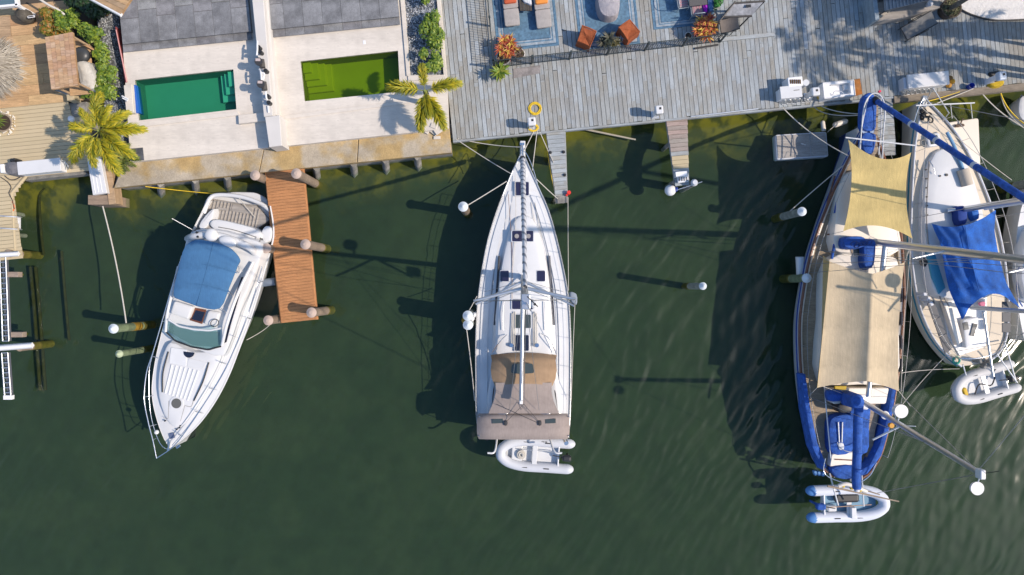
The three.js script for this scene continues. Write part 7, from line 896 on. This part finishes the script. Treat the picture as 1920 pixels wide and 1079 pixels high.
single('white_swim_float', 'flat white foam float beside the cream bow', 'float', slab(rounded([[1762, 232], [1836, 221], [1840, 318], [1800, 330], [1780, 300]], 5), 0.02, 0.4, 0.03), mGelCream, P(1805, 270, 0)); { const o = thing('folding_anchor', 'rusty folding anchor lying on the white float', 'anchor', P(1800, 233, 0.4)); part('fluke', [new THREE.SphereGeometry(0.11, 12, 8).scale(1.2, 0.5, 0.7).translate(...P(1796, 236, 0.47).toArray()), new THREE.SphereGeometry(0.11, 12, 8).scale(1.2, 0.5, 0.7).translate(...P(1804, 235, 0.47).toArray())], mat([0.12, 0.08, 0.06], 0.8), o); part('shank', rod(P(1800, 236, 0.46), P(1806, 222, 0.5), 0.03), mat([0.12, 0.08, 0.06], 0.8), o); }
{ const o = thing('edge_boat', 'white boat hull just showing at the right edge', 'boat', P(1950, 480, 0)); const L = [[1922, 640], [1912, 590], [1907, 540], [1906, 480], [1910, 420], [1924, 370], [1960, 330]], R = [[2010, 640], [2018, 590], [2020, 540], [2018, 480], [2010, 420], [1995, 370], [1962, 330]], hl = hullShape(L, R, t => 1.2 + 0.3 * t * t, t => 0.08 + 0.4 * t * t * t, 30); part('hull', hl.topsides, mGel, o); part('bottom', hl.bottom, mAntifoul, o); part('deck', hl.deck(0, 0.03), mGel, o); part('cabin', mound(smooth([[1935, 430], [1985, 430], [1998, 560], [1926, 560]], 3), 1.25, 1.8, 0.05, 0.1, 0.05), mGel, o); for (const s of [0, 1]) railing(o, hl.edge(s, 0.05, 0.02, 0.05, 0.9), 0, 0.6, 7, 0.014, 'lifeline'); part('blue_hose', tube([P(1912, 500, 1.6), P(1908, 530, 1.5), P(1910, 560, 1.5), P(1918, 575, 1.5)], 0.03, 6), mTarp, o);
  const e = thing('edge_tender', 'white rounded tender bow at the right edge by the quay', 'boat', P(1935, 205, 0)); part('hull', mound(smooth([[1912, 195], [1918, 180], [1950, 176], [1960, 230], [1930, 232], [1914, 218]], 3), -0.2, 0.7, -0.15, 0.12), mGel, e); part('fender_strip', tube([P(1911, 215, 0.5), P(1910, 195, 0.5), P(1917, 179, 0.5)], 0.05, 8), mTubeGrey, e); }
// ---------------------------------------------------------------- pilings, lift, raft, floats, lines
function mooring(label, x, y, top, r, m, capM, group = 'mooring pilings', collar) { const b = P(x, y, 0), o = thing('mooring_piling', label, 'piling', b, group); part('shaft', rod(b.clone().setY(-0.9), b.clone().setY(top), r, r * 0.97, 18), m, o); part('cap', [rod(b.clone().setY(top), b.clone().setY(top + 0.06), r * 1.1, r * 1.1, 18), rod(b.clone().setY(top + 0.06), b.clone().setY(top + 0.22), r * 1.08, r * 0.15, 18)], capM, o); part('weed_ring', rod(b.clone().setY(-0.9), b.clone().setY(0.2), r * 1.05, r * 1.04, 16), mAlgae, o); if (collar) part('collar', rod(b.clone().setY(collar[0]), b.clone().setY(collar[1]), r * 1.03, r * 1.03, 18), collar[2], o); return o; }
const mYel = mat([0.5, 0.3, 0.03], 0.8, { map: rep(tMottle, 1) }), capW = mat([0.62, 0.68, 0.72], 0.5);
mooring('white capped piling with an orange band holding the long rope', 268, 611, 2.35, 0.19, mPileGreen, capW, undefined, [0.35, 0.95, mYel]); mooring('greenish piling with a rounded top below the rope piling', 270, 656, 2.0, 0.15, mPileGreen, mat([0.4, 0.46, 0.3], 0.6)); mooring('grey capped piling off the bow of the white sailing yacht', 874, 397, 1.9, 0.2, mPileWood, capW); mooring('lone piling standing in the open water', 1292, 537, 2.3, 0.15, mPileGrey, capW); mooring('leaning grey piling off the ketch bow', 1466, 407, 2.2, 0.18, mPileGrey, capW); mooring('grey piling against the ketch side', 1482, 523, 1.75, 0.19, mPileGreen, capW);
mooring('tallest capped piling of the cluster beside the sailing yacht', 884, 588, 2.6, 0.2, mPileGrey, capW, 'piling cluster'); mooring('capped piling of the cluster farthest from the bow', 884, 604, 2.5, 0.2, mPileGrey, capW, 'piling cluster'); mooring('orange banded piling in the middle of the cluster', 878, 597, 2.0, 0.15, mPileWood, mYel, 'piling cluster'); mooring('white pipe piling of the cluster touching the hull', 893, 588, 1.9, 0.1, mWhite, mWhite, 'piling cluster'); mooring('short white pipe piling of the cluster', 889, 595, 1.9, 0.1, mWhite, mWhite, 'piling cluster');
mooring('olive piling between the ketch and the cream boat', 1698, 494, 1.6, 0.2, mPileWood, mBlack); mooring('grey piling beyond the cream bow near the right edge', 1900, 350, 1.6, 0.2, mPileGrey, capW); mooring('piling with a dark top between the shade and the cream cabin', 1697, 386, 1.5, 0.2, mPileWood, mBlack);
const mSunk = mat([0.055, 0.06, 0.014], 1, { map: rep(tMottle, 1.5), ...bumpOf(tMottle, 2, 0.06) });
{ // boat lift at the left edge
  const o = thing('boat_lift', 'aluminium boat lift of ladder beams at the left edge', 'boat lift', P(10, 580, 0)), beam = (x0, y0, x1, y1, w, h, n) => { const d = V(P(x1, y1, h).x - P(x0, y0, h).x, 0, P(x1, y1, h).z - P(x0, y0, h).z).normalize(), s = V(-d.z, 0, d.x), a = P(x0, y0, h), b = P(x1, y1, h), k = part('ladder_beam', [-1, 1].map(t => rod(a.clone().addScaledVector(s, t * w), b.clone().addScaledVector(s, t * w), 0.045, 0.045, 4)), mAlu, o); for (let i = 0; i <= n; i++) { const c = a.clone().lerp(b, i / n); part('rung', rod(c.clone().addScaledVector(s, w), c.clone().addScaledVector(s, -w), 0.035, 0.035, 4), mAlu, k); } part('web', patch((u, v) => a.clone().lerp(b, v).addScaledVector(s, lerp(-w, w, u)).add(V(0, -0.15, 0)), 1, 1, 0.02), mat([0.1, 0.11, 0.13], 0.8), k); };
  beam(4, 482, 10, 640, 0.14, 1.1, 16); beam(8, 662, 14, 746, 0.14, 1.0, 9); part('end_plate', pbox(13, 746, 16, 8, 0.9, 1.08, 0, 0.01), mWhite, o);
  part('cross_beam', rod(P(-30, 655, 1.3), P(60, 648, 1.3), 0.14, 0.14, 4), mWhite, o); part('cross_beam', rod(P(-30, 480, 1.3), P(34, 476, 1.3), 0.12, 0.12, 4), mWhite, o); for (const [x, y] of [[72, 648], [52, 478]]) { const b = P(x, y, 0); part('lift_piling', rod(b.clone().setY(-0.9), b.clone().setY(1.25), 0.17, 0.17, 14), mPileWood, o); part('weed_ring', rod(b.clone().setY(-0.9), b.clone().setY(0.5), 0.185, 0.185, 14), mAlgae, o); } for (const [x, y] of [[16, 515], [24, 628]]) { part('bunk_bracket', pbox(x + 6, y, 22, 10, 0.7, 1.0, 0, 0.02), mat([0.45, 0.36, 0.3], 0.9, { map: tWood }), o); part('bracket_post', rod(P(x + 8, y, 0).setY(-0.6), P(x + 8, y, 0).setY(0.75), 0.07), mAlgae, o); }
  for (const x0 of [44, 54]) part('submerged_beam', tube([P(x0, 500, 0).setY(-0.42), P(x0 + 6, 570, 0).setY(-0.45), P(x0 + 12, 640, 0).setY(-0.42), P(x0 + 18, 735, 0).setY(-0.45)], 0.075, 6, 30), mSunk, o);
  part('submerged_beam', tube([P(74, 350, 0).setY(-0.35), P(62, 370, 0).setY(-0.4), P(66, 440, 0).setY(-0.4), P(72, 478, 0).setY(-0.35)], 0.06, 6, 20), mSunk, o); part('submerged_beam', tube([P(104, 470, 0).setY(-0.4), P(110, 560, 0).setY(-0.45), P(118, 640, 0).setY(-0.42)], 0.065, 6, 20), mSunk, o);
  const l = thing('swim_ladder', 'pale swim ladder hooked over the narrow deck', 'ladder', P(32, 418, DK)); for (const y of [407, 430]) part('stile', tube([P(-2, y - 2, DK + 0.05), P(14, y - 1, DK + 0.25), P(30, y, DK + 0.1), P(36, y, DK - 0.5), P(40, y + 1, -0.4)], 0.03, 6, 20), mTubeGrey, l); for (let i = 0; i < 3; i++) part('tread', rod(P(30 + i * 3, 407, 0.9 - i * 0.35), P(30 + i * 3, 430, 0.9 - i * 0.35), 0.05, 0.05, 6), mTubeGrey, l);
  single('orange_strap', 'thin orange strap on the narrow deck edge', 'strap', tube([P(22, 378, DK + 0.02), P(26, 388, DK + 0.02), P(24, 396, DK + 0.02)], 0.02, 6), mat([0.7, 0.15, 0.03], 0.7), P(24, 388, DK));
}
{ // raft and floating fenders
  const o = thing('work_raft', 'weathered plywood work raft tied below the quay', 'raft', P(1505, 274, 0)), m = mat([0.56, 0.53, 0.5], 0.9, { map: rep(tWood, 0.5), ...bumpOf(tMottle, 1, 0.02) }); part('float', slab(rounded([[1454, 253], [1550, 247], [1554, 294], [1457, 300]], 4), -0.15, 0.26, 0.02), mTubeGrey, o); for (let i = 0; i < 3; i++) part('plywood_sheet', slab([[lerp(1456, 1549, i / 3) + 0.5, 255 - i * 2], [lerp(1456, 1549, (i + 1) / 3) - 0.5, 253 - i * 2], [lerp(1459, 1553, (i + 1) / 3) - 0.5, 295 - i * 2], [lerp(1459, 1553, i / 3) + 0.5, 297 - i * 2]], 0.26, 0.29, 0.006), m, o); part('cleat', [disc(1506, 270, 0.03, 0.29, 0.36, 8), rod(P(1502, 269, 0.36), P(1511, 272, 0.36), 0.018)], mGel, o);
  const fg = 'floating fenders by the raft'; single('drifting_fender', 'pale cylindrical fender floating above the raft', 'fender', [rod(P(1567, 234, 0.1), P(1584, 228, 0.1), 0.13, 0.13, 14), new THREE.SphereGeometry(0.13, 14, 8).translate(...P(1567, 234, 0.1).toArray()), new THREE.SphereGeometry(0.13, 14, 8).translate(...P(1585, 228, 0.1).toArray())], mGelCream, P(1575, 231, 0.1), fg); single('drifting_fender', 'upright pale fender at the raft corner', 'fender', [rod(P(1543, 230, 0.1), P(1545, 246, 0.1), 0.1, 0.1, 14), new THREE.SphereGeometry(0.1, 14, 8).translate(...P(1543, 230, 0.1).toArray())], mGelCream, P(1544, 238, 0.1), fg); single('side_fender', 'white bundled fender hanging on the ketch side', 'fender', rod(P(1500, 482, 1.0), P(1500, 516, 0.9), 0.19, 0.15, 14), mGel, P(1500, 500, 0.9));
  single('floating_plank', 'pale pole floating beside the quay edge', 'pole', rod(P(1085, 240, 0.05), P(1192, 262, -0.02), 0.05, 0.04, 8), mat([0.4, 0.37, 0.3], 0.9), P(1140, 250, 0)); single('quay_pipe', 'thin grey pipe lying along the quay edge', 'pipe', rod(P(1295, 219, BW + 0.03), P(1422, 204, BW + 0.03), 0.035), mAlu, P(1358, 212, BW));
}
const lines = [
  ['long pale rope from the timber walkway to the banded piling', [192, 387, 1.1], [236, 606, 2.1], 0.15, 0.03], ['rope from the quay corner to the sailing yacht bow', [855, 261, 1.2], [958, 326, 1.75], 0.2], ['slack rope from the quay corner to the anchor roller', [858, 260, 1.2], [976, 276, 1.8], 0.35], ['rope from the sailing yacht to the grey capped piling', [950, 340, 1.7], [872, 388, 1.7], 0.05, 0.025], ['rope from the pedestal to the sailing yacht bow', [1001, 246, 1.2], [982, 284, 1.9], 0.1], ['straight rope from the quay to the sailing yacht foredeck', [1007, 246, 1.2], [998, 320, 1.7], 0.05], ['rope from the quay along the narrow pier', [1012, 247, 1.2], [1038, 305, 1.2], 0.05], ['rope from the sailing yacht to the narrow pier tip', [1006, 336, 1.7], [1046, 373, 1.25], 0.08], ['thin yellow line hanging beside the narrow pier', [1026, 280, 1.0], [1038, 350, 0.3], 0.25, 0.014],
  ['rope from the spreader side to the piling cluster', [894, 556, 1.5], [880, 582, 2.4], 0.05], ['rope from the piling cluster to the sailing yacht stern', [874, 612, 2.3], [890, 752, 1.4], 0.25], ['thin line along the sailing yacht from the pier tip', [1065, 370, 1.3], [1066, 545, 1.5], 0.05, 0.014], ['long line down the far side of the sailing yacht', [1078, 570, 4.0], [1071, 752, 1.5], 0.05, 0.014],
  ['yellowish line from the seawall to the motor yacht stern', [272, 350, 1.1], [448, 366, 0.8], 0.45, 0.02], ['thin line from the pier piling to the motor yacht side', [505, 610, 1.3], [462, 638, 1.5], 0.3, 0.014], ['line across the swim platform', [440, 362, 1.0], [478, 408, 1.0], -0.05, 0.018],
  ['rope from the rack to the raft and on to the ketch', [1468, 202, 1.2], [1590, 292, 1.9], 0.35, 0.024], ['long rope from the leaning piling to the ketch bow', [1482, 396, 1.8], [1592, 302, 1.9], 0.1, 0.022], ['slack rope from the tub pedestal to the bowsprit', [1524, 188, 1.2], [1616, 214, 2.1], 0.5, 0.022], ['lower slack rope from the tub pedestal to the bowsprit', [1520, 190, 1.2], [1614, 216, 2.1], 0.9, 0.022], ['grey rope from the quay edge to the edge tender', [1838, 170, 1.2], [1921, 240, 0.9], 0.2, 0.024], ['yellow rope from the hose heap to the right edge', [1874, 162, 1.2], [1925, 235, 0.9], 0.3, 0.026], ['pale rope from the hose heap to the right edge', [1876, 162, 1.2], [1930, 246, 0.9], 0.45, 0.022], ['tan rope from the cream bow along the quay', [1752, 196, 1.9], [1826, 166, 1.25], 0.15, 0.022], ['yellow rope from the cream bow to the quay edge', [1740, 190, 1.8], [1800, 172, 1.25], 0.2, 0.018], ['long thin line from the cream boat to the far piling', [1722, 196, 2.2], [1898, 338, 1.7], 0.1, 0.014], ['thin line trailing from the cream stern over the water', [1780, 662, 1.4], [1692, 760, 0.4], 0.1, 0.014], ['line from the shade corner down to the ketch quarter', [1710, 450, 3.3], [1690, 735, 2.2], 0.1, 0.014], ['thin line from the ketch quarter to the cream dinghy', [1690, 700, 1.6], [1800, 692, 1.2], 0.3, 0.014], ['short rope from the raft to the drifting fender', [1552, 248, 0.3], [1568, 234, 0.15], 0.05, 0.016],
];
for (const [l, a, b, sag, r] of lines) single('mooring_line', l, 'rope', sagRope(P(...a), P(...b), sag, r || 0.02), /yellow/.test(l) ? mRopeYellow : mRope, P(...a), 'mooring lines');
renderer.render(scene, camera);
